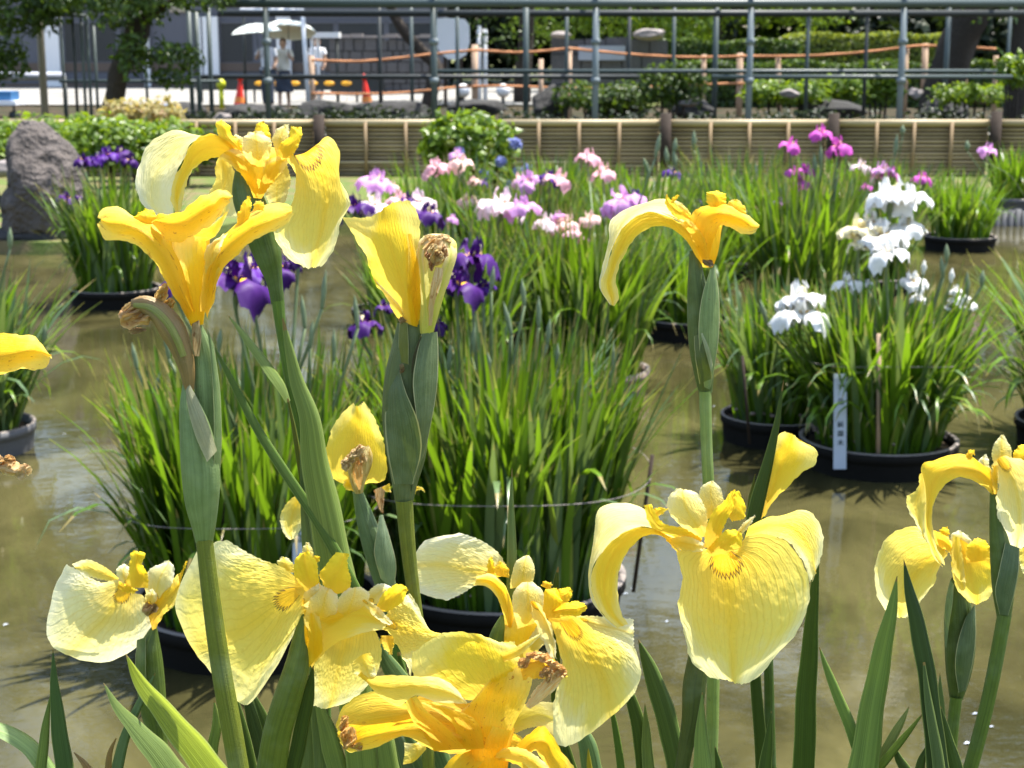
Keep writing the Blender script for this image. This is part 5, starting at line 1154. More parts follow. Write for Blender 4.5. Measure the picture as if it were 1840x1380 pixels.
# ---------------- golden iris in front of it
I = Iris(372, .95, 'golden yellow iris with three curled petals on a funnel, standing left on a thick stem', 432, 2)
I.flower(350, 450)
I.petal([[(338,573,4),(322,549,8),(301,510,12),(283,480,12),(262,453,10),(240,437,8),(216,433,4),(190,431,0),(175,406,-6)],
         [(345,560,22),(330,530,28),(308,480,34),(282,440,34),(250,412,26),(220,404,20),(196,400,12),(182,394,0)],
         [(352,560,8),(340,520,10),(325,460,10),(300,425,4),(268,398,-8),(238,387,-20),(210,372,-25),(184,374,-20),(173,390,-10)]], YD, bulge=0, ruf=1.5, wr=.9)
I.petal([[(374,572,4),(382,545,8),(392,505,12),(410,472,12),(438,446,10),(470,424,8),(500,410,4),(522,396,0),(527,385,-4)],
         [(368,560,22),(374,520,30),(386,475,34),(412,440,34),(446,412,28),(480,395,20),(508,386,10),(525,380,0)],
         [(360,560,8),(362,510,12),(372,460,8),(396,425,-4),(430,400,-16),(460,376,-26),(486,364,-26),(508,365,-20),(524,374,-8)]], YD, bulge=0, ruf=1.8, wr=.9)
I.petal([[(380,530,14),(370,490,20),(368,455,18),(382,432,6),(400,424,-4)], [(392,500,18),(396,468,28),(398,440,26),(404,428,10),(410,420,0)]], 'petal_cream_plain', bulge=.2, ruf=1.5)
I.petal([[(274,404,4),(290,424,14),(316,434,20),(347,426,22),(371,408,20),(392,392,14),(412,368,4)],
         [(278,396,22),(305,402,40),(332,398,48),(356,384,48),(380,368,42),(398,356,26),(414,358,8)],
         [(271,400,0),(286,388,4),(308,384,2),(332,374,0),(354,360,0),(378,345,0),(398,338,-2),(415,352,-2)]], YD, bulge=0, ruf=2.6, wr=1.2, nv=44)
I.petal([[(310,430,-6),(330,415,-20),(370,408,-25),(405,385,-22)], [(318,445,0),(350,440,6),(385,425,0),(412,375,-20)]], YL, bulge=.1, ruf=.6)
I.tube([(354,584,22,0),(351,560,34,0),(348,525,46,0),(345,485,56,0),(343,450,64,0),(343,428,66,-6)], 'perianth_tube', YL, infl=True, flat=.6, ridge=.07)
I.petal([[(244,404,-14),(241,390,-14),(254,380,-14)], [(280,408,-10),(282,388,-10),(272,377,-14),(262,376,-14)]], ST, 'style', bulge=.3)
I.petal([[(424,410,-10),(428,382,-10),(438,362,-14),(444,352,-16)], [(446,398,-6),(450,380,-6),(452,366,-10),(449,353,-16)]], ST, 'style', bulge=.3)
I.petal([[(455,378,-12),(458,364,-14),(464,361,-16)], [(474,378,-10),(474,366,-12),(468,361,-16)]], YL, 'standard', bulge=.3)
I.tube([(356,584,12,-4),(364,620,32,-6),(371,680,44,-6),(374,760,48,-6),(370,850,50,-6),(366,940,40,-6),(366,972,30,-6)], 'spathe', col=G_GREY, flat=.62)
I.tube([(333,690,10,12),(340,722,34,14),(352,780,58,16),(361,850,69,16),(363,905,60,14),(366,945,44,8),(367,974,32,0)], 'spathe', col=G_GREY, flat=.6)
I.petal([[(385,620,2),(392,680,8),(397,740,10),(397,830,10),(388,905,8)], [(372,590,4),(380,660,14),(384,740,22),(384,830,26),(378,905,20)]], 'bract_green', 'spathe_edge', bulge=.1, ruf=.3, wr=0, part=True).color = (*G_GREY, 1)
I.petal([[(333,676,10),(346,700,24),(368,745,34),(390,810,30)], [(331,700,14),(338,735,30),(350,780,42),(372,830,44)]], 'bract_green', 'spathe_edge', bulge=.08, ruf=.2, wr=0, part=True).color = (.30, .32, .20, 1)
I.petal([[(345,582,12),(345,610,14),(350,640,12)], [(358,575,14),(362,605,20),(358,640,16)]], 'withered', 'brown_sheath', bulge=.2, ruf=.3, wr=0, part=True).color = (.30, .18, .06, 1)
I.flower(270, 560, 'withered_flower')
I.tube([(340,700,18,12),(337,668,27,12),(325,625,38,12),(307,588,46,12),(284,560,38,12),(258,546,30,12),(236,545,14,12)], 'ovary', col=(.24, .17, .07), infl=True, flat=.75, ridge=.05)
I.tube([(330,640,12,26),(316,605,14,28),(296,574,14,26),(268,552,12,24),(240,548,8,20)], 'seam', col=(.24, .27, .07), infl=True, flat=.6)
I.wither(243, 574, 27, 17, (.80, .50, .14), d=14, rot=.15); I.wither(236, 562, 22, 12, (.80, .55, .32), d=10, rot=.2); I.wither(247, 594, 15, 5, (.42, .26, .12), d=8, rot=.1)
I.wither(291, 527, 10, 19, (.88, .58, .10), d=2, rot=-.4); I.wither(303, 546, 12, 8, (.92, .58, .04), d=0, rot=.4); I.wither(240, 548, 20, 10, (.62, .45, .16), d=6, rot=.5)
I.tube([(367,968,31,0),(380,1080,34,0),(397,1200,37,0),(420,1330,39,0),(432,1400,39,0)], col=G_OLIVE, tosoil=True, flat=.9)

# ---------------- half closed iris with withered bloom, centre
I = Iris(740, 1.02, 'golden iris folded upright beside a withered peach bloom on a big green sheath', 760, 3)
I.flower(712, 480)
I.petal([[(727,576,4),(713,568,2),(697,540,0),(675,507,-4),(664,480,-6),(650,447,-10),(632,416,-16),(614,391,-24)],
         [(734,582,14),(722,540,22),(706,500,26),(690,460,26),(676,425,20),(668,388,4)],
         [(744,586,18),(736,540,30),(728,490,34),(720,440,30),(712,400,18),(706,364,4)],
         [(752,588,6),(756,540,8),(751,490,10),(749,445,10),(755,416,6),(748,378,0),(735,362,-6)]], YL, bulge=0, ruf=2.0, wr=.7, nv=46, nu=34)
I.petal([[(652,448,-26),(640,420,-32),(630,398,-38)], [(690,388,-26),(716,366,-20),(742,372,-14)]], YL, bulge=0, ruf=1)
I.petal([[(730,576,18),(716,560,16),(699,542,8),(680,512,2)], [(729,574,24),(720,552,20),(702,530,12),(676,505,2)]], WH, bulge=.3, ruf=.5)
I.petal([[(752,588,8),(756,540,14),(753,480,16),(740,420,20)], [(738,580,16),(732,520,34),(734,470,34),(730,420,28)]], YD, bulge=.1, ruf=.8, wr=1.0)
I.flower(785, 460, 'withered_flower')
I.tube([(766,600,22,8),(771,560,34,8),(776,520,46,8),(782,480,60,8),(785,450,68,8),(785,430,56,8),(785,421,30,8)], 'folded_petals', 'petal_greenish', (.66, .60, .22), infl=True, flat=.7, ridge=.06)
I.petal([[(764,590,20),(760,540,22),(754,490,20),(750,450,14),(760,424,8)], [(770,590,26),(766,540,36),(762,490,40),(762,455,38),(774,422,20)]], 'petal_greenish', bulge=.2, ruf=.6)
I.petal([[(774,590,28),(776,540,40),(786,500,48),(800,460,44),(797,428,24)], [(780,590,22),(794,540,28),(812,490,24),(820,450,12),(806,424,6)]], 'petal_greenish', bulge=.2, ruf=.6)
I.petal([[(770,585,32),(771,540,44),(776,505,52),(782,480,50)], [(776,585,34),(782,540,48),(794,505,54),(796,482,50)]], 'withered', bulge=.3, ruf=.6).color = (.80, .62, .38, 1)
I.wither(784, 452, 20, 23, (.78, .58, .30), d=38, fold=1.2); I.wither(779, 448, 9, 10, (.85, .70, .38), d=58); I.wither(790, 460, 8, 9, (.84, .68, .36), d=56); I.wither(776, 474, 6, 12, (.62, .25, .08), d=44); I.wither(797, 452, 8, 12, (.70, .45, .26), d=46); I.wither(770, 458, 6, 9, (.60, .28, .12), d=46)
I.wither(770, 432, 14, 9, (.84, .74, .46), d=22, rot=.4); I.wither(797, 430, 14, 9, (.84, .72, .46), d=22, rot=-.3)
I.tube([(736,580,44,0),(735,620,60,0),(730,680,78,0),(729,750,84,0),(730,820,70,0),(727,870,46,0),(726,902,33,0)], 'spathe', col=(.085, .125, .045), flat=.6)
I.petal([[(786,596,6),(788,640,10),(786,690,12),(775,760,12),(758,830,8),(740,885,6)], [(757,600,16),(748,640,28),(742,680,36),(748,750,38),(752,810,26),(740,880,12)]], 'bract_green', 'bract', bulge=.14, ruf=.2, wr=0, part=True).color = (.11, .165, .075, 1)
I.petal([[(712,668,10),(700,690,14),(692,740,14),(694,800,14),(708,870,10)], [(716,660,20),(728,700,40),(752,760,46),(758,800,34),(742,870,20)]], 'bract_green', 'bract', bulge=.14, ruf=.2, wr=0, part=True).color = (.09, .14, .06, 1)
I.petal([[(718,578,10),(716,610,14),(718,650,16)], [(732,580,20),(734,615,26),(734,655,28)]], 'bract_green', 'bract', bulge=.2, ruf=.2, wr=0, part=True).color = (.14, .17, .03, 1)
I.leaf([(780,590,1),(781,602,3),(777,640,3)], (.06, .04, .02)); I.wither(723, 575, 7, 6, (.45, .30, .12), d=14, part=True); I.leaf([(757,604,2),(750,622,4),(742,650,4),(740,670,2)], (.05, .05, .02), d=34); I.wither(722, 662, 4, 8, (.30, .20, .08), d=30, part=True)
I.tube([(726,898,32,0),(733,980,28,0),(741,1050,25,0),(752,1130,23,0),(772,1400,24,0)], col=G_OLIVE, tosoil=True, flat=.9)

# ---------------- upper right single iris
I = Iris(1270, 1.10, 'yellow iris with one long thin drooping fall and one rolled fall, alone at upper right', 1284, 4)
I.flower(1265, 420)
arch(I, [[(1262,477,4),(1252,462,8),(1230,430,10),(1203,409,12),(1182,406,14),(1157,415,18),(1139,430,20),(1124,455,22),(1112,480,22),(1106,506,20),(1112,535,16),(1104,550,10)],
         [(1255,440,14),(1237,412,16),(1213,395,14),(1190,386,12),(1166,381,12),(1140,391,12),(1116,414,14),(1101,446,14),(1089,482,12),(1080,518,8),(1098,547,6)],
         [(1250,420,-10),(1232,396,-20),(1208,376,-30),(1180,368,-34),(1152,374,-34),(1125,392,-30),(1108,420,-20),(1096,450,-14),(1086,484,-6),(1080,516,0),(1096,545,4)],
         [(1248,415,-20),(1224,380,-40),(1195,357,-50),(1165,361,-54),(1138,370,-54),(1114,383,-50),(1098,395,-40),(1094,427,-26),(1087,460,-16),(1079,515,-4),(1094,543,2)]], 'petal_underside', 'petal_cream_plain', ruf=1.2, wr=.7, nv=46, nu=26)
I.tube([(1272,480,18,0),(1272,458,34,0),(1271,432,46,0),(1270,408,54,-4),(1272,392,56,-14)], 'perianth_tube', YL, infl=True, flat=.55, ridge=.05)
I.petal([[(1266,478,8),(1256,455,12),(1240,425,14),(1222,404,12)], [(1272,470,16),(1268,435,26),(1252,408,24),(1236,392,14)]], YD, 'claw', bulge=.15)
I.petal([[(1274,472,10),(1282,430,14),(1296,406,14),(1319,412,12),(1340,420,8),(1356,418,4),(1363,410,0)],
         [(1262,430,24),(1270,395,32),(1290,384,40),(1318,388,40),(1342,398,32),(1356,408,16),(1364,408,4)],
         [(1236,392,6),(1256,374,8),(1280,368,4),(1304,368,2),(1326,378,2),(1349,389,0),(1363,403,0)]], YD, bulge=0, ruf=1.4, wr=1.1, nv=44)
I.petal([[(1276,374,-4),(1270,360,-6),(1270,348,-8),(1280,343,-10)], [(1300,374,0),(1305,360,-2),(1302,348,-6),(1291,343,-10)]], ST, 'style', bulge=.4)
I.petal([[(1308,378,-4),(1307,366,-6),(1316,358,-10)], [(1338,390,0),(1341,378,-4),(1328,360,-10)]], YD, 'standard', bulge=.3)
I.petal([[(1243,400,2),(1218,392,2),(1200,376,0),(1196,356,-4),(1197,350,-4)], [(1240,388,8),(1222,374,8),(1208,362,2),(1202,355,-2),(1199,350,-4)]], ST, 'style', bulge=.3)
I.petal([[(1204,362,2),(1210,354,0),(1219,350,-2)], [(1208,366,4),(1214,360,2),(1220,352,-2)]], ST, 'style_tip', bulge=.2, ruf=.2)
I.petal([[(1240,392,-14),(1222,378,-20),(1205,366,-24)], [(1242,384,-14),(1228,368,-20),(1212,358,-24)]], STD, 'standard', bulge=.2)
I.tube([(1247,450,16,-8),(1251,500,30,-6),(1258,560,46,-4),(1262,620,48,-2),(1265,670,36,0),(1268,706,24,0)], 'spathe', col=(.085,.135,.035), flat=.6)
I.petal([[(1285,478,6),(1292,530,10),(1293,580,12),(1289,630,12),(1276,700,6)], [(1276,484,18),(1262,530,28),(1255,590,34),(1258,640,34),(1266,696,16)]], 'bract_green', 'bract', bulge=.16, ruf=.2, wr=0, part=True).color = (*G_GREY, 1)
I.petal([[(1247,604,18),(1249,640,28),(1257,690,22)], [(1260,598,30),(1275,640,42),(1279,680,30)]], 'bract_green', 'bract', bulge=.12, ruf=.2, wr=0, part=True).color = (.08, .12, .035, 1)
I.petal([[(1259,600,40),(1266,625,46),(1278,670,38)], [(1262,598,38),(1274,625,44),(1281,655,34)]], 'bract_green', 'bract', bulge=.1, ruf=.1, wr=0, part=True).color = (.26, .33, .19, 1)
I.wither(1272, 472, 10, 6, (.22, .12, .06), d=12, rot=-.5, part=True)
I.tube([(1267,702,22,0),(1269,780,21,0),(1273,870,21,0),(1279,1000,23,-30),(1282,1150,24,-30),(1281,1250,24,-24),(1277,1400,24,-20)], col=G_LIGHT, tosoil=True, flat=.95)

# ---------------- left edge iris (partly out of frame)
I = Iris(-60, .98, 'golden iris petals and a shrivelled bloom entering at the left frame edge', -62, 5)
I.flower(-20, 640)
I.petal([[(-70,690,0),(-40,680,4),(0,672,8),(30,665,10),(60,664,8),(84,660,4),(92,648,0)], [(-70,650,20),(-30,645,34),(10,640,44),(45,632,44),(70,630,30),(90,640,8)], [(-70,610,0),(-30,600,0),(5,599,2),(38,601,2),(66,608,0),(82,625,0),(92,645,0)]], YD, bulge=0, ruf=2, wr=1.2)
I.petal([[(-60,700,-10),(-90,660,-10),(-130,640,-10)], [(-50,690,0),(-80,620,0),(-120,600,0)]], YL)
I.tube([(-62,800,24,0),(-62,760,40,0),(-62,710,60,0),(-62,680,70,0)], 'perianth_tube', YL, infl=True)
I.wither(10, 838, 30, 14, (.80, .60, .30), rot=-.15); I.wither(42, 848, 15, 12, (.84, .68, .40), rot=.5, d=6); I.wither(-10, 822, 18, 9, (.78, .55, .30), rot=-.5); I.wither(18, 826, 12, 7, (.82, .48, .16), rot=-.5, d=10)
I.tube([(-62,800,26,0),(-60,870,60,0),(-60,960,66,0),(-62,1040,30,0),(-62,1400,32,0)], col=G_OLIVE, tosoil=True)
I.tube([(-20,840,16,0),(-45,870,20,0),(-58,920,24,0)], 'pedicel', col=G_OLIVE)

# ---------------- small one behind, centre left
I = Iris(700, 1.26, 'smaller yellow iris with a shrivelled bloom, left of the big green sheath', 705, 6)
I.flower(640, 800)
I.petal([[(622,868,0),(596,860,0),(585,815,-4),(600,765,-8),(620,736,-12),(634,723,-14)], [(640,870,6),(640,830,14),(642,780,14),(642,730,-4)], [(652,872,0),(690,862,0),(693,815,-4),(687,788,-8),(672,748,-12),(654,722,-14)]], YL, bulge=0, ruf=1.8, wr=.8)
I.petal([[(632,882,4),(618,876,4),(618,862,4)], [(642,886,8),(634,872,10),(628,860,8)]], YL, bulge=.2)
I.petal([[(742,893,0),(752,880,0),(764,884,0)], [(740,886,0),(744,874,0),(760,876,0)]], YL, bulge=.2)
I.flower(640, 830, 'withered_flower')
I.tube([(645,886,14,14),(643,862,28,16),(646,836,40,16),(652,812,34,16),(655,800,18,16)], 'folded_petals', 'withered', (.50, .42, .08), infl=True, flat=.6, ridge=.08)
I.petal([[(644,880,34),(634,850,38),(640,828,36)], [(648,880,36),(652,850,42),(650,826,36)]], 'withered', bulge=.2, ruf=.4).color = (.80, .42, .04, 1)
for a in ((640,812,9,8,.3,44),(652,822,8,9,.8,44),(628,826,9,8,0,44),(622,838,8,7,.5,44),(648,806,7,6,.2,46),(634,818,7,7,0,48),(618,832,5,6,.4,42)): I.wither(a[0], a[1], a[2], a[3], (.88, .72, .42), d=a[5], rot=a[4])
I.petal([[(672,880,-4),(676,900,-4),(684,920,-4)], [(692,872,-4),(690,900,-4),(688,922,-4)]], 'withered', 'dry_sheath', bulge=.2, ruf=1.0, part=True).color = (.50, .26, .08, 1)
I.petal([[(686,876,0),(694,884,4)], [(700,868,0),(702,884,0)]], YL, bulge=.1)
I.tube([(642,882,18,0),(653,920,30,0),(668,970,40,0),(684,1020,42,0),(694,1055,38,0),(706,1110,30,0)], 'spathe', col=(.10,.17,.075), flat=.6)
I.petal([[(682,925,14),(676,960,22),(672,990,24),(684,1040,20)], [(688,925,10),(702,970,14),(712,1015,12),(708,1060,10)]], 'bract_green', 'bract', bulge=.12, ruf=.2, wr=0, part=True).color = (.20, .29, .18, 1)
I.tube([(704,1100,24,0),(718,1200,24,0),(722,1400,24,0)], col=G_MID, tosoil=True)
I2 = Iris(560, 1.3, 'single drooping pale yellow petal beside the long leaf, over the blue label', 575, 61, name='drooping_iris')
I2.flower(530, 930)
I2.petal([[(535,888,0),(514,905,2),(504,930,4),(508,955,4),(520,970,0)], [(545,896,4),(545,920,10),(542,945,8),(530,968,2)]], 'petal_cream_plain', bulge=.1, ruf=1, wr=1)
I2.tube([(560,880,20,-10),(565,900,26,-10),(572,960,20,-10),(580,1100,20,-10),(588,1400,20,-10)], col=G_MID, tosoil=True)
I2.petal([[(540,892,0),(552,880,-4),(564,884,-8)], [(545,898,2),(556,892,0),(566,892,-6)]], YL)

# ---------------- big open iris, right of centre
I = Iris(1240, .99, 'large open pale yellow iris with a broad round fall facing the viewer, right of centre', 1212, 7)
I.flower(1290, 985)
I.petal([[(1268,986,0),(1240,982,8),(1219,992,8),(1226,1036,14),(1219,1095,14),(1230,1140,16),(1246,1192,20),(1275,1217,24)],
         [(1282,988,2),(1264,1012,18),(1262,1060,30),(1262,1110,36),(1272,1165,36),(1298,1222,28)],
         [(1300,990,-4),(1306,1030,24),(1311,1080,38),(1314,1130,44),(1316,1180,42),(1317,1226,34)],
         [(1316,989,0),(1346,1005,14),(1376,1060,30),(1384,1110,34),(1370,1165,32),(1338,1228,26)],
         [(1330,988,0),(1338,968,2),(1371,960,-4),(1410,972,-6),(1438,1006,-4),(1456,1057,2),(1448,1100,8),(1426,1143,12),(1399,1174,18),(1364,1214,22)]], CR, bulge=0, ruf=1.6, wr=.8, nv=60, nu=48)
arch(I, [[(1225,990,0),(1208,978,2),(1185,962,4),(1160,963,8),(1132,985,18),(1113,1025,28),(1111,1075,32),(1118,1105,32),(1129,1122,30)],
         [(1225,974,-5),(1200,962,4),(1170,949,8),(1140,949,14),(1097,975,24),(1062,1038,30),(1068,1078,32),(1086,1108,32),(1108,1128,30)],
         [(1220,970,-20),(1185,950,-16),(1150,938,-14),(1112,940,-10),(1080,970,0),(1058,1036,16),(1064,1076,26),(1084,1106,30),(1106,1127,30)],
         [(1215,966,-36),(1180,938,-46),(1150,910,-60),(1112,903,-66),(1076,914,-66),(1070,950,-50),(1058,1030,0),(1062,1074,22),(1082,1104,28),(1104,1126,30)]], 'petal_underside', 'petal_cream_plain', ruf=1.0, wr=.6, nv=50, nu=26)
I.petal([[(1212,984,6),(1232,990,12),(1262,992,14)], [(1205,966,2),(1235,964,14),(1266,976,16)]], CP, 'claw', bulge=.25, ruf=1)
I.petal([[(1190,960,2),(1205,975,8),(1222,990,8)], [(1196,968,-2),(1210,985,0),(1218,996,0)]], UN, 'claw', bulge=.2)
I.petal([[(1338,968,-16),(1378,962,-20),(1410,970,-22),(1438,1000,-22),(1456,1046,-20)], [(1342,956,-30),(1385,945,-40),(1425,950,-46),(1455,985,-40),(1466,1030,-26)],
         [(1345,946,-40),(1380,930,-66),(1420,922,-76),(1448,917,-76),(1472,938,-64),(1479,975,-50),(1472,1015,-36),(1457,1046,-24)]], CP, bulge=0, ruf=1.6, wr=.8)
I.petal([[(1254,968,0),(1224,946,4),(1203,922,4),(1200,895,0),(1216,878,-4)], [(1272,962,2),(1272,935,10),(1266,910,8),(1254,888,2),(1238,880,-4)]], STD, 'standard', bulge=.2, ruf=1.2, wr=1)
I.petal([[(1262,935,-30),(1256,900,-34),(1260,875,-38),(1276,864,-40)], [(1300,925,-30),(1300,900,-34),(1294,876,-38),(1282,864,-40)]], STD, 'standard', bulge=.15, ruf=.8)
I.petal([[(1256,980,0),(1215,965,2),(1180,955,4),(1164,936,4),(1158,908,2)], [(1262,968,4),(1230,950,10),(1190,938,12),(1176,918,8),(1170,906,4)]], ST, 'style', bulge=.2, ruf=.6)
I.petal([[(1170,922,4),(1176,914,2),(1184,912,0)], [(1180,930,4),(1192,922,2),(1202,914,0)]], ST, 'style_tip', bulge=.2)
I.petal([[(1264,984,14),(1268,955,24),(1282,918,28),(1302,900,26),(1310,886,22),(1318,881,20)], [(1282,985,20),(1296,960,34),(1308,930,40),(1318,912,36),(1318,892,28),(1322,881,22)]], ST, 'style', bulge=.2, ruf=.5)
I.petal([[(1302,918,28),(1308,900,26),(1314,886,22)], [(1316,938,30),(1338,930,28),(1338,905,24),(1326,882,20)]], ST, 'style_crest', bulge=.25, ruf=.8)
I.petal([[(1268,990,16),(1288,968,36),(1306,952,42),(1320,950,40)], [(1280,1000,14),(1316,990,36),(1334,978,42),(1333,960,40)]], ST, 'style', bulge=.25, ruf=.5)
I.petal([[(1322,958,-4),(1338,938,-4),(1356,926,-6)], [(1330,964,0),(1346,946,0),(1357,928,-4)]], WH, 'standard', bulge=.2, ruf=1.2)
I.petal([[(1270,992,-10),(1290,1006,-14),(1310,1004,-14)], [(1272,980,-6),(1296,982,-8),(1330,985,-10)]], OR_, 'throat', bulge=.1, ruf=.4)
I.tube([(1268,1100,24,-40),(1256,1180,40,-36),(1248,1230,44,-30),(1243,1290,38,-24),(1234,1335,30,-20),(1222,1400,27,-16)], 'spathe', col=(.055,.085,.014), flat=.7, tosoil=True)
I.tube([(1290,1010,40,-30),(1285,1060,34,-36),(1276,1110,28,-40)], 'perianth_tube', YL, infl=True)
I.leaf([(1262,1244,2),(1260,1310,21),(1264,1395,42)], G_LIGHT, d=10); I.leaf([(1285,1342,2),(1295,1395,22)], G_DARK, d=-10)
I.leaf([(1386,1278,1),(1382,1320,14),(1373,1395,28)], G_DARK, d=-20)
I.leaf([(1057,1005,1),(1062,1022,3),(1080,1018,2)], G_OLIVE, name='hair_like_tendril') if False else None

# ---------------- bud behind the big iris
I = Iris(1360, 1.17, 'half open yellow iris bud behind the large open iris, with a dark blade before it', 1380, 8)
I.flower(1410, 830)
I.petal([[(1366,930,0),(1374,880,0),(1380,838,-2),(1388,800,-8),(1404,776,-14)], [(1368,932,8),(1386,885,20),(1402,838,24),(1420,800,10),(1424,780,0)], [(1370,930,4),(1400,890,4),(1442,850,0),(1464,834,-6),(1468,812,-10),(1445,796,-12)]], YL, bulge=0, ruf=1.5, wr=.8)
I.petal([[(1388,800,-20),(1398,784,-24),(1410,775,-26)], [(1420,815,-16),(1440,800,-18),(1466,806,-16)]], YL, bulge=.1)
I.leaf([(1408,684,1),(1397,755,10),(1378,838,20),(1362,900,27),(1352,945,26),(1350,1010,22),(1370,1395,24)], G_DARK, d=16)
I.leaf([(1357,852,1),(1350,890,8),(1344,930,8)], G_OLIVE, d=4)
I.tube([(1368,925,14,0),(1366,960,26,0),(1370,1030,30,0),(1376,1100,22,0),(1385,1400,22,0)], 'spathe', col=G_DARK, tosoil=True)

# ---------------- right edge pair
I = Iris(1800, 1.04, 'yellow iris at the right frame edge with one fall arching far to the left', 1742, 9)
I.flower(1800, 860)
I.petal([[(1784,890,4),(1764,872,6),(1741,860,8),(1718,859,10),(1697,873,14),(1681,895,16),(1675,922,16),(1677,955,16),(1686,990,14),(1697,1008,10),(1698,1016,8)],
         [(1783,868,14),(1765,850,16),(1742,842,16),(1716,840,16),(1690,850,16),(1672,880,16),(1668,915,16),(1667,950,14),(1676,985,12),(1690,1012,8)],
         [(1780,842,4),(1760,832,0),(1742,818,-4),(1720,815,-6),(1682,826,-4),(1657,835,0),(1659,867,2),(1663,900,4),(1662,934,4),(1667,975,4),(1682,1008,6),(1694,1019,6)]], UN, bulge=0, ruf=1.0, wr=.6, nv=50, nu=30)
I.petal([[(1653,852,-6),(1645,882,-10),(1629,894,-14),(1630,912,-14),(1640,928,-10),(1648,950,-6)], [(1662,845,0),(1664,882,-2),(1664,905,-4),(1663,925,-2),(1666,955,0),(1672,985,2)]], CP, 'petal_edge', bulge=.15, ruf=2)
I.petal([[(1736,820,-2),(1740,810,-4),(1748,808,-6),(1752,816,-8)], [(1744,826,0),(1748,818,0),(1750,814,-4),(1751,818,-8)]], ST, 'style_tip', bulge=.3, ruf=.3)
I.petal([[(1780,870,0),(1764,846,-4),(1758,828,-10),(1764,820,-12)], [(1786,850,4),(1778,838,0),(1776,824,-8),(1772,816,-12)]], WH, 'petal_edge', bulge=.2, ruf=1.5)
I.petal([[(1786,835,-4),(1782,812,-8),(1788,795,-12),(1798,782,-16)], [(1816,835,-4),(1818,812,-8),(1812,795,-12),(1803,781,-16)]], STD, 'standard', bulge=.2)
I.petal([[(1784,888,6),(1781,860,8),(1783,836,4)], [(1792,888,12),(1793,860,16),(1794,836,10)]], YD, 'claw', bulge=.3)
I.petal([[(1784,834,4),(1790,856,10),(1796,872,12),(1790,892,12),(1794,930,10),(1799,952,6),(1812,982,0)], [(1796,822,10),(1815,850,30),(1828,890,38),(1832,930,30),(1830,965,14),(1828,986,0)], [(1810,818,4),(1840,828,10),(1868,860,10),(1880,915,0),(1868,960,-10),(1845,985,-8)]], WH, bulge=0, ruf=2.0, wr=.9, nv=46, nu=34)
I.petal([[(1818,828,-4),(1822,812,-8),(1838,798,-12),(1850,795,-14)], [(1846,842,4),(1860,825,0),(1862,808,-8),(1854,796,-14)]], ST, 'style', bulge=.3)
I.petal([[(1832,984,-30),(1832,1010,-30),(1838,1030,-30)], [(1860,984,-30),(1868,1010,-30),(1860,1032,-30)]], CP, bulge=.1)
I.tube([(1785,872,12,0),(1789,920,22,0),(1796,975,36,0),(1802,1020,44,0),(1803,1060,40,0),(1804,1108,26,0)], 'spathe', col=(.075,.125,.025), flat=.7)
I.petal([[(1806,975,16),(1794,1030,22),(1788,1060,20),(1796,1104,12)], [(1832,985,10),(1830,1030,16),(1822,1070,14),(1812,1106,10)]], 'bract_green', 'bract', bulge=.15, ruf=.2, wr=0, part=True).color = (.075, .125, .065, 1)
I.tube([(1805,1104,26,0),(1795,1160,26,0),(1775,1260,26,0),(1755,1340,27,0),(1738,1400,27,0)], col=(.085, .15, .02), tosoil=True, flat=.9)
I = Iris(1715, 1.15, 'yellow iris with a drooping pale fall, below the arching one at right', 1706, 10)
I.flower(1710, 985)
I.petal([[(1699,982,0),(1676,953,-6),(1643,946,-12),(1606,956,-16),(1579,994,-14),(1571,1026,-10),(1576,1068,-8),(1590,1097,-8)],
         [(1698,986,10),(1668,990,24),(1634,1010,32),(1608,1040,24),(1600,1075,10),(1608,1108,0)],
         [(1699,990,8),(1685,1008,26),(1660,1040,34),(1644,1070,24),(1636,1092,8),(1626,1111,0)],
         [(1702,992,0),(1698,1000,0),(1686,1025,0),(1673,1056,0),(1650,1086,0),(1630,1111,-2)]], CP, bulge=0, ruf=1.6, wr=1.1, nv=46, nu=34)
I.petal([[(1678,952,4),(1698,962,8),(1716,978,10)], [(1688,985,8),(1702,990,12),(1712,1004,12)]], UN, 'claw', bulge=.3)
I.petal([[(1714,964,0),(1710,1000,6),(1712,1035,10),(1722,1062,10),(1742,1082,4)], [(1728,970,14),(1738,1005,24),(1745,1040,26),(1750,1065,18),(1755,1085,6)], [(1782,1004,4),(1784,1030,12),(1787,1058,10),(1772,1078,4)]], CR, bulge=0, ruf=1.0, wr=.8).data.materials[0] = M['petal_yellow']
I.petal([[(1712,962,16),(1710,1000,22),(1716,1040,24),(1728,1062,20)], [(1724,966,20),(1730,1000,30),(1734,1040,32),(1736,1060,22)]], OL, bulge=.2)
I.petal([[(1736,1012,26),(1735,992,30),(1744,974,28),(1756,967,24)], [(1778,1006,24),(1782,990,28),(1772,974,28),(1762,967,24)]], ST, 'style', bulge=.3)
I.petal([[(1708,975,-6),(1710,960,-10),(1722,953,-14)], [(1740,985,-6),(1745,972,-10),(1734,958,-14)]], WH, 'standard', bulge=.2)
I.petal([[(1690,962,-8),(1689,952,-10),(1696,947,-12)], [(1704,966,-6),(1706,956,-8),(1702,948,-12)]], ST, 'style', bulge=.4)
I.tube([(1722,1040,26,-10),(1722,1090,48,-10),(1725,1160,56,-10),(1722,1215,44,-8),(1718,1256,24,-6)], 'spathe', col=(.06,.10,.02), flat=.7)
I.petal([[(1752,1085,4),(1754,1130,8),(1750,1180,8),(1736,1240,4)], [(1735,1110,16),(1722,1150,22),(1716,1190,22),(1722,1245,12)]], 'bract_green', 'bract', bulge=.15, ruf=.2, wr=0, part=True).color = (.06, .105, .045, 1)
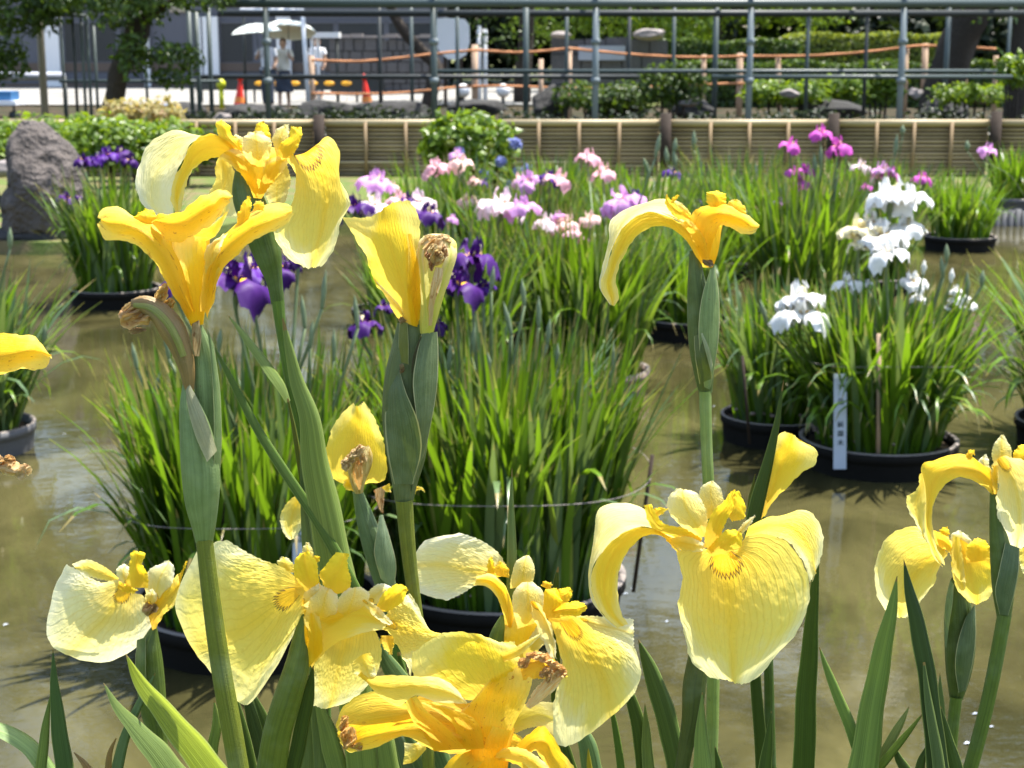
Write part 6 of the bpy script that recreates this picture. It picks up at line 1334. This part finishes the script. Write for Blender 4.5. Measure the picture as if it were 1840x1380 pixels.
I.petal([[(1707,1042,4),(1699,1080,8),(1697,1120,8),(1698,1160,8)], [(1714,1050,8),(1712,1080,14),(1706,1120,14),(1700,1165,10)]], 'bract_green', 'bract', bulge=.1, ruf=.1, wr=0, part=True).color = (.18, .27, .13, 1)
I.tube([(1718,1252,22,0),(1712,1310,22,0),(1705,1400,22,0)], col=(.085, .15, .02), tosoil=True)

# ---------------- low left iris
I = Iris(270, 1.15, 'white-rimmed iris with one wide fan-shaped fall at lower left', 290, 11)
I.flower(240, 1060)
I.petal([[(216,1040,0),(181,1046,4),(150,1030,0),(120,1014,-8)], [(216,1048,4),(175,1060,14),(130,1062,8),(97,1062,-6)], [(220,1055,6),(175,1090,22),(130,1115,14),(84,1143,-4)],
         [(226,1060,8),(195,1105,26),(155,1145,18),(122,1177,0)], [(232,1063,8),(222,1115,24),(205,1155,14),(186,1191,0)], [(242,1066,6),(246,1105,14),(246,1140,6),(240,1168,-4)], [(254,1068,2),(276,1090,4),(284,1106,0),(276,1126,-6)]], WH, bulge=0, ruf=1.2, wr=.7, nv=50, nu=44)
I.petal([[(216,1040,-14),(180,1014,-24),(154,1005,-30),(130,1014,-34)], [(212,1046,-10),(185,1042,-14),(160,1036,-18),(140,1028,-20)]], CP, bulge=.15, ruf=1)
I.petal([[(226,1056,14),(230,1030,20),(234,1005,18),(234,994,14),(242,990,12)], [(266,1056,14),(266,1034,20),(256,1014,18),(260,995,14),(252,993,12)]], ST, 'style', bulge=.3)
I.petal([[(212,1056,12),(222,1064,20),(240,1066,22)], [(214,1044,10),(230,1052,20),(248,1060,22)]], ST, 'style_crest', bulge=.2)
I.petal([[(222,1052,2),(210,1035,2),(212,1018,-4),(224,1014,-8)], [(236,1045,4),(234,1030,4),(232,1018,-4)]], WH, 'standard', bulge=.2)
I.petal([[(264,1080,4),(262,1045,8),(268,1025,6),(290,1012,0),(302,1008,-4)], [(292,1085,8),(306,1055,12),(313,1035,6),(312,1018,0),(306,1009,-4)]], WH, 'standard', bulge=.15, ruf=1.5)
I.petal([[(276,1140,0),(292,1108,4),(318,1082,4),(325,1068,0)], [(264,1096,6),(282,1078,12),(304,1050,10),(320,1030,0)]], YD, 'claw', bulge=.2)
I.petal([[(312,1052,0),(325,1028,-4),(334,1008,-8)], [(322,1058,0),(328,1034,-2),(337,1008,-8)]], ST, 'style', bulge=.1)
I.petal([[(258,1082,14),(262,1068,18),(272,1058,16)], [(276,1088,16),(282,1074,20),(278,1060,18)]], WH, bulge=.3); I.wither(270, 1094, 14, 12, (.55, .34, .14), d=16, rot=.4)
I.tube([(277,1128,12,0),(270,1160,38,0),(270,1215,52,0),(276,1275,48,0),(284,1330,36,0),(292,1400,28,0)], 'spathe', col=(.085,.14,.022), flat=.65, tosoil=True)
I.petal([[(246,1150,10),(243,1200,16),(250,1250,20)], [(262,1145,18),(262,1200,30),(264,1250,30)]], 'bract_green', 'bract', bulge=.15, ruf=.2, wr=0, part=True).color = (.09, .15, .03, 1)

# ---------------- lower left wide iris
I = Iris(500, 1.0, 'wide pale yellow iris behind the thick stem, its round fall spreading to the left', 474, 12)
I.flower(560, 1070)
I.petal([[(540,1044,0),(526,1032,4),(500,1016,4),(462,1002,0),(430,984,-4),(408,970,-8)], [(534,1048,6),(500,1036,12),(450,1020,10),(400,998,2),(384,976,-8)], [(530,1053,8),(480,1050,20),(420,1040,16),(352,996,-14)],
         [(530,1058,10),(470,1075,28),(400,1085,20),(317,1084,-16)], [(532,1064,10),(475,1105,34),(415,1140,24),(348,1166,-12)], [(536,1068,10),(490,1125,34),(440,1180,30),(382,1212,10)],
         [(540,1070,10),(505,1125,32),(470,1190,32),(440,1268,22)], [(548,1070,8),(525,1115,20),(508,1160,10),(490,1208,-4)], [(560,1068,4),(560,1082,8),(545,1106,6),(524,1142,-4)]], CR, bulge=0, ruf=1.5, wr=.8, nv=60, nu=56)
I.petal([[(545,1066,14),(560,1056,22),(574,1048,24)], [(540,1104,4),(556,1090,14),(572,1070,20)]], WH, 'petal_edge', bulge=.15, ruf=1.6)
I.petal([[(576,1140,-40),(564,1180,-40),(560,1230,-40),(562,1268,-44)], [(625,1130,-30),(612,1180,-20),(602,1230,-24),(592,1272,-34)], [(672,1126,-40),(686,1170,-40),(674,1215,-44),(632,1260,-46)]], CR, bulge=0, ruf=1.5, wr=1.2).data.materials[0] = M['petal_cream_plain']
I.petal([[(560,1200,0),(576,1180,4),(600,1158,8),(636,1142,10),(690,1130,8)], [(548,1150,18),(570,1130,30),(605,1112,34),(645,1106,28),(696,1122,14)], [(546,1098,10),(572,1084,12),(605,1078,14),(645,1074,14),(702,1118,10)]], UN, 'claw', bulge=0, ruf=.8)
I.petal([[(548,1105,20),(556,1082,24),(562,1062,20),(575,1050,14)], [(598,1120,26),(606,1098,32),(608,1080,26),(606,1064,18)]], STD, 'standard', bulge=.15, ruf=1)
I.petal([[(596,1118,24),(600,1092,28),(610,1072,24),(628,1056,16)], [(648,1094,26),(660,1082,26),(664,1068,18),(650,1054,12)]], STD, 'standard', bulge=.15, ruf=1)
I.petal([[(555,1200,10),(550,1150,16),(545,1108,14)], [(580,1170,24),(578,1130,34),(572,1096,30)]], YL, 'perianth_tube', bulge=.2, ruf=.4)
I.petal([[(552,1064,12),(532,1040,16),(528,1012,14),(540,994,8)], [(578,1060,16),(572,1034,22),(570,1012,18),(554,990,10)]], ST, 'style', bulge=.2, ruf=.5)
I.petal([[(560,1006,12),(566,998,10),(574,1000,8)], [(564,1016,12),(572,1010,10),(575,1003,8)]], ST, 'style_tip', bulge=.3, ruf=.2)
I.petal([[(590,1064,14),(574,1032,14),(588,1012,12),(604,992,8)], [(600,1068,20),(600,1042,26),(612,1020,22),(622,994,10)], [(630,1062,14),(630,1036,16),(624,1014,12),(628,996,8)]], ST, 'style', bulge=0, ruf=.8)
I.petal([[(546,1002,-2),(543,988,-6),(550,975,-10)], [(563,1002,0),(562,988,-4),(554,975,-10)]], STD, 'standard', bulge=.25)
I.petal([[(506,1024,-16),(498,1010,-20),(506,1001,-24)], [(530,1030,-12),(526,1012,-16),(514,1001,-24)]], CP, 'standard', bulge=.2)
I.petal([[(528,1040,-6),(545,1036,-8),(565,1042,-8)], [(528,1072,-2),(550,1078,-4),(570,1066,-6)]], YL, 'throat', bulge=.1, ruf=.3)
# right half
I.petal([[(692,1110,12),(703,1090,10),(722,1072,6),(738,1067,2)], [(694,1113,14),(718,1098,16),(740,1090,12),(750,1090,2)], [(695,1117,16),(725,1118,22),(752,1120,14),(772,1128,4)], [(695,1122,16),(722,1136,28),(755,1146,22),(798,1148,6)],
         [(695,1126,16),(712,1150,28),(728,1175,22),(745,1190,8)], [(690,1128,10),(708,1150,14),(724,1178,12),(738,1214,4)]], CR, bulge=0, ruf=2.0, wr=1.2, nv=44, nu=36)
I.petal([[(648,1080,26),(662,1096,32),(680,1114,34),(700,1124,30)], [(656,1076,30),(676,1088,38),(694,1106,38),(706,1120,32)]], WH, 'petal_edge', bulge=.15, ruf=1)
I.petal([[(672,1096,30),(688,1068,34),(712,1050,32),(730,1054,28)], [(682,1102,34),(706,1094,42),(722,1082,40),(733,1060,30)]], ST, 'style', bulge=.25, ruf=.4)
I.petal([[(652,1080,4),(664,1060,4),(690,1048,0),(704,1056,-4)], [(676,1086,10),(690,1076,12),(704,1066,6),(708,1060,-2)]], WH, 'standard', bulge=.15, ruf=1)
I.petal([[(684,1142,-20),(684,1155,-20),(700,1175,-20)], [(708,1142,-18),(708,1158,-18),(704,1176,-20)]], YD, 'style', bulge=.4)
I.tube([(548,1102,14,6),(545,1135,32,6),(536,1190,46,6),(518,1250,52,6),(500,1310,54,6),(486,1390,56,6)], 'spathe', col=(.105,.16,.018), flat=.65, tosoil=True)
I.leaf([(563,1196,2),(556,1240,20),(544,1300,28),(524,1395,30)], G_DARK, d=-6)

# ---------------- centre-right iris
I = Iris(900, 1.04, 'pale yellow iris with one fall fanned left and one hanging right, at bottom centre', 880, 13)
I.flower(950, 1080)
I.petal([[(912,1034,-20),(904,1005,-30),(870,974,-50),(826,957,-60)], [(905,1035,-16),(868,1008,-36),(825,985,-54),(762,973,-70)], [(895,1037,-12),(855,1028,-30),(800,1016,-50),(744,1016,-66)],
         [(888,1039,-8),(852,1044,-24),(812,1050,-40),(754,1062,-56)], [(884,1044,-4),(858,1050,-14),(832,1066,-26),(802,1080,-36)]], WH, bulge=0, ruf=1.6, wr=.8, nv=44, nu=40)
I.petal([[(908,1130,4),(903,1098,6),(892,1072,6),(874,1054,4),(850,1052,0)], [(918,1128,14),(912,1092,18),(900,1060,18),(878,1042,14),(856,1042,6)], [(926,1125,8),(920,1085,6),(904,1048,0),(880,1030,-4),(856,1036,-2)]], UN, 'claw', bulge=0, ruf=.4)
for q in ([(876,1030,-12),(876,1015,-14),(882,1001,-16)], [(888,1030,-8),(890,1015,-10),(894,1006,-12)]): pass
I.petal([[(876,1030,-14),(876,1012,-16),(880,1001,-18)], [(890,1032,-10),(888,1014,-12),(884,1001,-18)]], ST, 'style', bulge=.3)
I.petal([[(890,1034,-8),(890,1018,-10),(897,1008,-12)], [(914,1038,-6),(914,1022,-8),(904,1010,-12)]], YD, 'style', bulge=.3)
I.petal([[(916,1058,4),(920,1030,4),(930,1006,0),(944,998,-4)], [(956,1052,8),(961,1028,8),(958,1010,2),(950,998,-4)]], STD, 'standard', bulge=.2, ruf=.8)
I.petal([[(930,1130,24),(922,1095,28),(922,1066,26),(938,1046,20)], [(966,1118,26),(976,1090,32),(975,1062,28),(958,1045,20)]], STD, 'standard', bulge=.2, ruf=.8)
I.petal([[(948,1086,36),(960,1115,40),(972,1145,40),(990,1184,34)], [(955,1080,42),(975,1108,50),(990,1145,48),(996,1184,36)], [(968,1084,36),(984,1112,42),(996,1145,42),(1000,1184,36)]], WH, 'petal_edge', bulge=0, ruf=1.8, wr=1.5)
I.tube([(922,1210,22,0),(927,1180,44,0),(935,1150,62,0),(942,1115,64,0),(950,1090,52,-8)], 'perianth_tube', YL, infl=True, flat=.6, ridge=.06)
I.petal([[(925,1190,16),(940,1165,26),(955,1140,34),(968,1120,34)], [(950,1190,18),(965,1172,28),(975,1160,34),(980,1150,36)]], OL, 'claw', bulge=.2)
I.petal([[(976,1112,20),(974,1085,22),(978,1062,18),(1000,1056,14)], [(1006,1110,26),(1012,1085,28),(1004,1066,22)]], ST, 'style', bulge=.2, ruf=.4)
I.petal([[(992,1074,16),(1002,1060,14),(1024,1055,10)], [(1010,1088,20),(1024,1078,18),(1029,1062,12)]], ST, 'style', bulge=.2, ruf=.4)
I.petal([[(990,1096,28),(1012,1085,32),(1035,1080,30),(1050,1083,26)], [(994,1102,34),(1018,1106,42),(1042,1106,38),(1054,1093,28)]], ST, 'style', bulge=.3, ruf=.3)
I.petal([[(972,1052,-10),(978,1044,-12),(984,1048,-14)], [(986,1060,-8),(992,1052,-10),(990,1046,-14)]], YD, 'style_tip', bulge=.3)
I.petal([[(990,1116,20),(1000,1150,26),(1010,1195,26),(998,1250,22),(990,1305,22),(1000,1338,20)], [(1000,1118,16),(1018,1165,38),(1030,1220,38),(1028,1280,34),(1024,1339,26)], [(1012,1117,14),(1042,1170,36),(1064,1225,36),(1068,1275,30),(1068,1310,22)],
         [(1024,1114,14),(1066,1160,26),(1098,1200,28),(1116,1235,18),(1128,1262,4)], [(1032,1112,10),(1080,1150,14),(1122,1175,14),(1152,1212,2)], [(1040,1112,4),(1080,1138,4),(1118,1152,2),(1142,1166,-4)]], CR, bulge=0, ruf=1.4, wr=.6, nv=60, nu=50)
I.petal([[(1040,1106,-8),(1085,1108,-20),(1138,1112,-30)], [(1042,1116,-4),(1075,1138,-8),(1105,1150,-10),(1139,1164,-14)]], WH, bulge=.1, ruf=1.5, wr=1)
I.petal([[(985,1104,-4),(1005,1100,-6),(1040,1104,-8)], [(985,1130,2),(1010,1134,2),(1045,1120,0)]], YL, 'throat', bulge=.1, ruf=.3)
I.tube([(904,1106,8,-6),(899,1130,28,-6),(893,1165,42,-8),(886,1225,44,-8),(880,1400,38,-8)], 'spathe', col=(.105,.16,.018), flat=.65, tosoil=True)
I.leaf([(920,842,1),(919,900,9),(919,960,16),(920,1010,19),(920,1060,20),(915,1200,22),(905,1395,24)], G_GREY, d=-40)
I.leaf([(1003,1018,1),(1000,1040,10),(998,1080,14),(1004,1395,18)], G_DARK, d=-40)

# ---------------- front orange-gold iris, bottom centre
I = Iris(900, .93, 'deep orange-gold fading iris with crumpled petals, nearest the viewer at bottom centre', 905, 14)
I.flower(860, 1270)
I.petal([[(870,1262,6),(820,1255,8),(770,1235,6),(744,1215,2),(740,1174,-4)], [(885,1260,10),(850,1215,14),(815,1175,8),(796,1138,-4)], [(900,1262,12),(885,1215,20),(868,1172,14),(856,1139,0)], [(915,1262,12),(918,1215,20),(908,1175,14),(900,1154,2)], [(928,1262,10),(940,1215,12),(934,1180,8),(924,1152,0)]], YL, bulge=0, ruf=2.2, wr=.8, nv=40, nu=36)
I.petal([[(900,1172,14),(920,1166,16),(945,1152,14),(974,1136,8)], [(905,1190,18),(930,1180,20),(955,1158,16),(976,1138,8)]], CP, 'petal_edge', bulge=.2, ruf=.6)
I.petal([[(652,1196,18),(664,1212,22),(700,1213,24),(745,1215,24),(790,1218,26),(814,1232,26),(840,1262,24)], [(646,1210,24),(668,1230,32),(704,1236,36),(745,1232,38),(788,1240,38),(812,1248,34),(839,1264,26)], [(642,1214,20),(658,1226,24),(690,1257,28),(717,1269,28),(744,1250,32),(786,1262,32),(838,1264,26)]], CP, 'petal_edge', bulge=0, ruf=.8, nv=44).data.materials[0] = M['petal_cream_plain']
I.petal([[(666,1173,14),(672,1190,18),(676,1214,22)], [(652,1176,20),(656,1195,26),(664,1216,26)], [(634,1188,14),(633,1206,18),(650,1219,20)]], CP, 'petal_edge', bulge=0, ruf=1)
I.petal([[(870,1350,10),(800,1352,8),(757,1339,8),(724,1323,8),(692,1335,4),(655,1348,0),(628,1352,-4),(612,1335,-8)], [(872,1330,26),(800,1322,30),(750,1310,30),(700,1316,28),(660,1326,24),(628,1336,14),(610,1330,0)],
         [(872,1300,10),(800,1290,4),(750,1280,0),(700,1284,-6),(660,1290,-10),(630,1300,-8),(607,1315,-6)], [(868,1262,20),(810,1262,10),(756,1252,6),(718,1264,4),(685,1244,-6),(640,1252,-14),(614,1274,-14),(604,1304,-10)]], OR_, bulge=0, ruf=1.6, wr=.9, nv=50, nu=36)
I.petal([[(780,1350,22),(760,1318,28),(738,1290,30),(728,1258,26)], [(836,1345,30),(800,1305,40),(765,1275,42),(748,1250,34)]], OR_, bulge=.15, ruf=.8)
I.petal([[(838,1348,26),(820,1310,30),(795,1285,30),(755,1262,26)], [(870,1345,36),(860,1300,36),(820,1275,34),(780,1262,28)]], YD, bulge=.1, ruf=.8)
I.petal([[(826,1345,24),(818,1310,26),(828,1280,22),(846,1262,18)], [(860,1345,34),(862,1300,32),(876,1255,24),(893,1212,18)], [(905,1345,22),(925,1300,28),(944,1262,30),(956,1225,26),(958,1190,18)]], YD, 'perianth_tube', bulge=0, ruf=.6, wr=1.2)
I.tube([(880,1400,60,10),(880,1370,70,10),(882,1340,70,14),(895,1300,66,14)], 'perianth_tube', OR_, infl=True, flat=.6)
I.wither(626, 1326, 13, 20, (.86, .50, .06), d=16, rot=-.3); I.wither(618, 1300, 8, 14, (.90, .56, .06), d=8, rot=-.3); I.wither(640, 1340, 12, 9, (.88, .50, .03), d=14)
I.petal([[(934,1196,30),(950,1178,30),(975,1176,28),(1000,1192,26),(1016,1206,24)], [(940,1222,40),(960,1218,44),(980,1222,44),(1000,1222,38),(1016,1214,28)]], OR_, bulge=.2, ruf=4, wr=1.5)
for a in ((942,1190,12,9,.6,46),(960,1178,14,8,.0,44),(980,1184,12,9,-.4,46),(996,1196,14,9,-.5,46),(1006,1208,12,10,.2,44),(984,1206,9,8,.3,52),(990,1218,12,9,.8,50),(976,1212,7,6,.2,54)): I.wither(*a[:4], (.96, .62, .20), d=a[5], rot=a[4])
I.petal([[(944,1268,40),(962,1238,44),(985,1216,44),(1012,1204,38)], [(952,1274,44),(975,1258,50),(998,1238,48),(1018,1210,40)]], 'withered', bulge=.25, ruf=1.2, wr=1.5).color = (.95, .70, .32, 1)
I.petal([[(794,1430,10),(800,1376,8),(832,1348,6),(864,1338,6),(908,1341,8),(950,1352,8),(984,1376,6),(1000,1430,4)], [(840,1430,26),(850,1400,30),(868,1370,30),(900,1366,32),(935,1378,30),(960,1400,24),(970,1430,16)]], YD, bulge=.05, ruf=1.5, wr=1.2, nv=44)
I.petal([[(892,1352,30),(915,1342,34),(950,1350,34),(980,1372,30),(1000,1400,26)], [(890,1362,40),(915,1364,44),(942,1374,42),(962,1392,36),(975,1420,30)]], WH, 'petal_edge', bulge=.25, ruf=1.2).data.materials[0] = M['petal_cream_plain']
I.petal([[(925,1346,4),(955,1314,4),(973,1304,2),(992,1322,2),(1010,1350,2),(1034,1384,0),(1050,1430,0)], [(940,1350,20),(962,1334,24),(980,1336,24),(990,1360,20),(1005,1385,16),(1015,1430,10)], [(950,1356,6),(964,1350,6),(972,1360,4),(980,1380,0),(990,1400,-4),(995,1430,-6)]], YD, bulge=0, ruf=1.5, wr=1.5)
I.petal([[(905,1320,-20),(925,1318,-24),(948,1334,-26)], [(912,1340,-14),(930,1345,-16),(945,1340,-20)]], YL, bulge=.1)
I.petal([[(724,1374,-20),(727,1350,-22),(726,1334,-24)], [(745,1368,-14),(750,1350,-14),(745,1336,-20)], [(766,1346,-20),(765,1340,-20),(755,1330,-22)]], CP, bulge=0, ruf=.6)
I.petal([[(912,1292,-34),(930,1272,-36),(955,1262,-38),(994,1262,-38)], [(925,1318,-26),(945,1310,-28),(970,1306,-30),(994,1320,-36)]], OL, bulge=.1, ruf=.8)
I.tube([(880,1395,40,0),(880,1440,44,0),(882,1480,40,0)], 'spathe', col=G_OLIVE, tosoil=True)

# ---------------- free standing leaf fans at the bottom
def fan(label, Y, base, leaves, seed=50):
    f = Iris(base, Y, label, base, seed, name='leaf_fan', cat='leaf fan', group='leaf fans of the yellow irises')
    for pts, col, *r in leaves: f.leaf(pts, col, lit=r[0] if r else 0, d=r[1] if len(r) > 1 else 0)
fan('fan of upright green iris leaves in the lower left corner', 1.05, 90, [
  ([(95,1167,1),(98,1230,16),(105,1300,28),(118,1395,35)], (.075,.16,.05)), ([(90,1250,1),(83,1300,14),(72,1395,22)], G_LIGHT, 0, -10), ([(-60,1296,2),(-20,1306,22),(20,1320,30),(55,1345,32),(95,1400,34)], (.22,.36,.13), .5, -24), ([(133,1352,2),(148,1368,10),(168,1395,18)], G_TAN, 0, 10)], 51)
fan('pair of broad blades leaning left below the wide fan-shaped iris, one bright lime', 1.0, 390, [
  ([(186,1227,1),(205,1262,14),(240,1305,30),(280,1350,45),(318,1400,52)], (.15,.24,.07), .3, -10), ([(226,1175,1),(245,1215,20),(290,1275,38),(335,1330,51),(390,1400,58)], G_LIME, .2, 10), ([(279,1209,1),(258,1250,12),(230,1310,18),(206,1395,24)], (.13,.23,.12), 0, -30), ([(209,1326,2),(200,1345,8),(193,1395,15)], G_TAN, 0, -14), ([(385,1259,2),(389,1300,17),(382,1345,22),(374,1395,25)], G_LIGHT, 0, -60)], 52)
fan('dark green leaf fan between the thick stem and the leaning sheath at bottom left', 1.12, 480, [
  ([(405,1200,3),(430,1290,20),(455,1395,24)], G_DARK), ([(440,1235,10),(462,1310,36),(492,1395,44)], (.06,.11,.03), 0, -12), ([(452,1240,4),(478,1300,20),(500,1395,24)], G_DARK, 0, 8)], 53)
fan('grey-green leaf fan behind the fading orange iris at bottom centre-left', 1.10, 640, [
  ([(552,1262,6),(556,1310,24),(560,1395,42)], (.14,.22,.08)), ([(572,1262,14),(590,1320,34),(610,1395,40)], G_LIGHT, 0, 10), ([(632,1240,6),(655,1310,36),(678,1395,50)], (.12,.21,.07), 0, -10), ([(668,1255,10),(688,1320,34),(702,1395,40)], G_LIGHT, 0, 6), ([(706,1300,10),(725,1345,26),(742,1395,34)], (.14,.22,.12), 0, -6), ([(732,1320,14),(750,1360,26),(765,1395,30)], (.09,.16,.05)), ([(676,1140,2),(690,1180,24),(712,1215,38),(745,1262,42),(800,1395,44)], (.09,.17,.06), 0, -20), ([(716,1172,6),(722,1200,14),(734,1240,16),(760,1395,18)], G_MID, 0, -50)], 54)
fan('fan of green blades right of the wide hanging fall at bottom centre', 1.10, 1160, [
  ([(1147,1149,1),(1160,1182,20),(1185,1250,37),(1205,1320,40),(1222,1400,42)], (.075,.14,.03), 0, 14), ([(1120,1215,6),(1136,1262,22),(1150,1320,28),(1158,1400,30)], G_DARK), ([(1159,1264,1),(1161,1310,15),(1166,1400,25)], (.16,.24,.07), 0, 6), ([(1092,1245,4),(1106,1310,12),(1118,1400,16)], G_MID), ([(1035,1290,12),(1052,1330,32),(1068,1400,40)], (.14,.25,.12), 0, -8), ([(1057,1345,1),(1058,1365,8),(1062,1400,14)], (.40,.38,.03), 0, 8), ([(1010,1320,10),(1020,1360,22),(1030,1400,26)], G_DARK, 0, -20)], 55)
fan('tall dark upright blade right of the large open iris', 1.04, 1446, [([(1468,1000,8),(1464,1050,15),(1456,1150,29),(1449,1250,38),(1444,1400,42)], (.055,.115,.012))], 56)
fan('light green leaf fan in the right foreground with one wide blade before the pale fall', 1.02, 1580, [
  ([(1612,1035,1),(1605,1080,16),(1586,1170,35),(1569,1260,44),(1549,1400,58)], (.19,.31,.08), 0, 20), ([(1472,1162,1),(1485,1200,12),(1510,1262,20),(1535,1325,23),(1560,1400,24)], (.17,.29,.07)), ([(1634,1269,1),(1618,1300,13),(1590,1350,18),(1566,1400,20)], (.26,.34,.12), 0, -10), ([(1657,1284,3),(1622,1328,13),(1576,1384,17),(1540,1430,18)], (.15,.24,.02), 0, 8), ([(1606,1340,4),(1616,1365,16),(1640,1400,22)], G_DARK, 0, -20)], 57)
fan('dark twisted leaf fan between the two right-hand irises', .99, 1685, [
  ([(1624,1006,1),(1634,1060,18),(1650,1130,30),(1668,1230,34),(1676,1300,36),(1688,1400,44)], (.045,.095,.03), 0, 16), ([(1660,1190,4),(1668,1260,14),(1680,1330,20),(1690,1400,24)], (.10,.17,.06), .3, 26), ([(1689,1209,1),(1690,1260,13),(1692,1320,22),(1700,1400,30)], (.12,.20,.07), 0, -8), ([(1688,1270,6),(1702,1330,24),(1720,1400,34)], (.06,.12,.02), 0, 6), ([(1666,1340,4),(1655,1370,16),(1650,1400,22)], G_DARK, 0, -10)], 58)
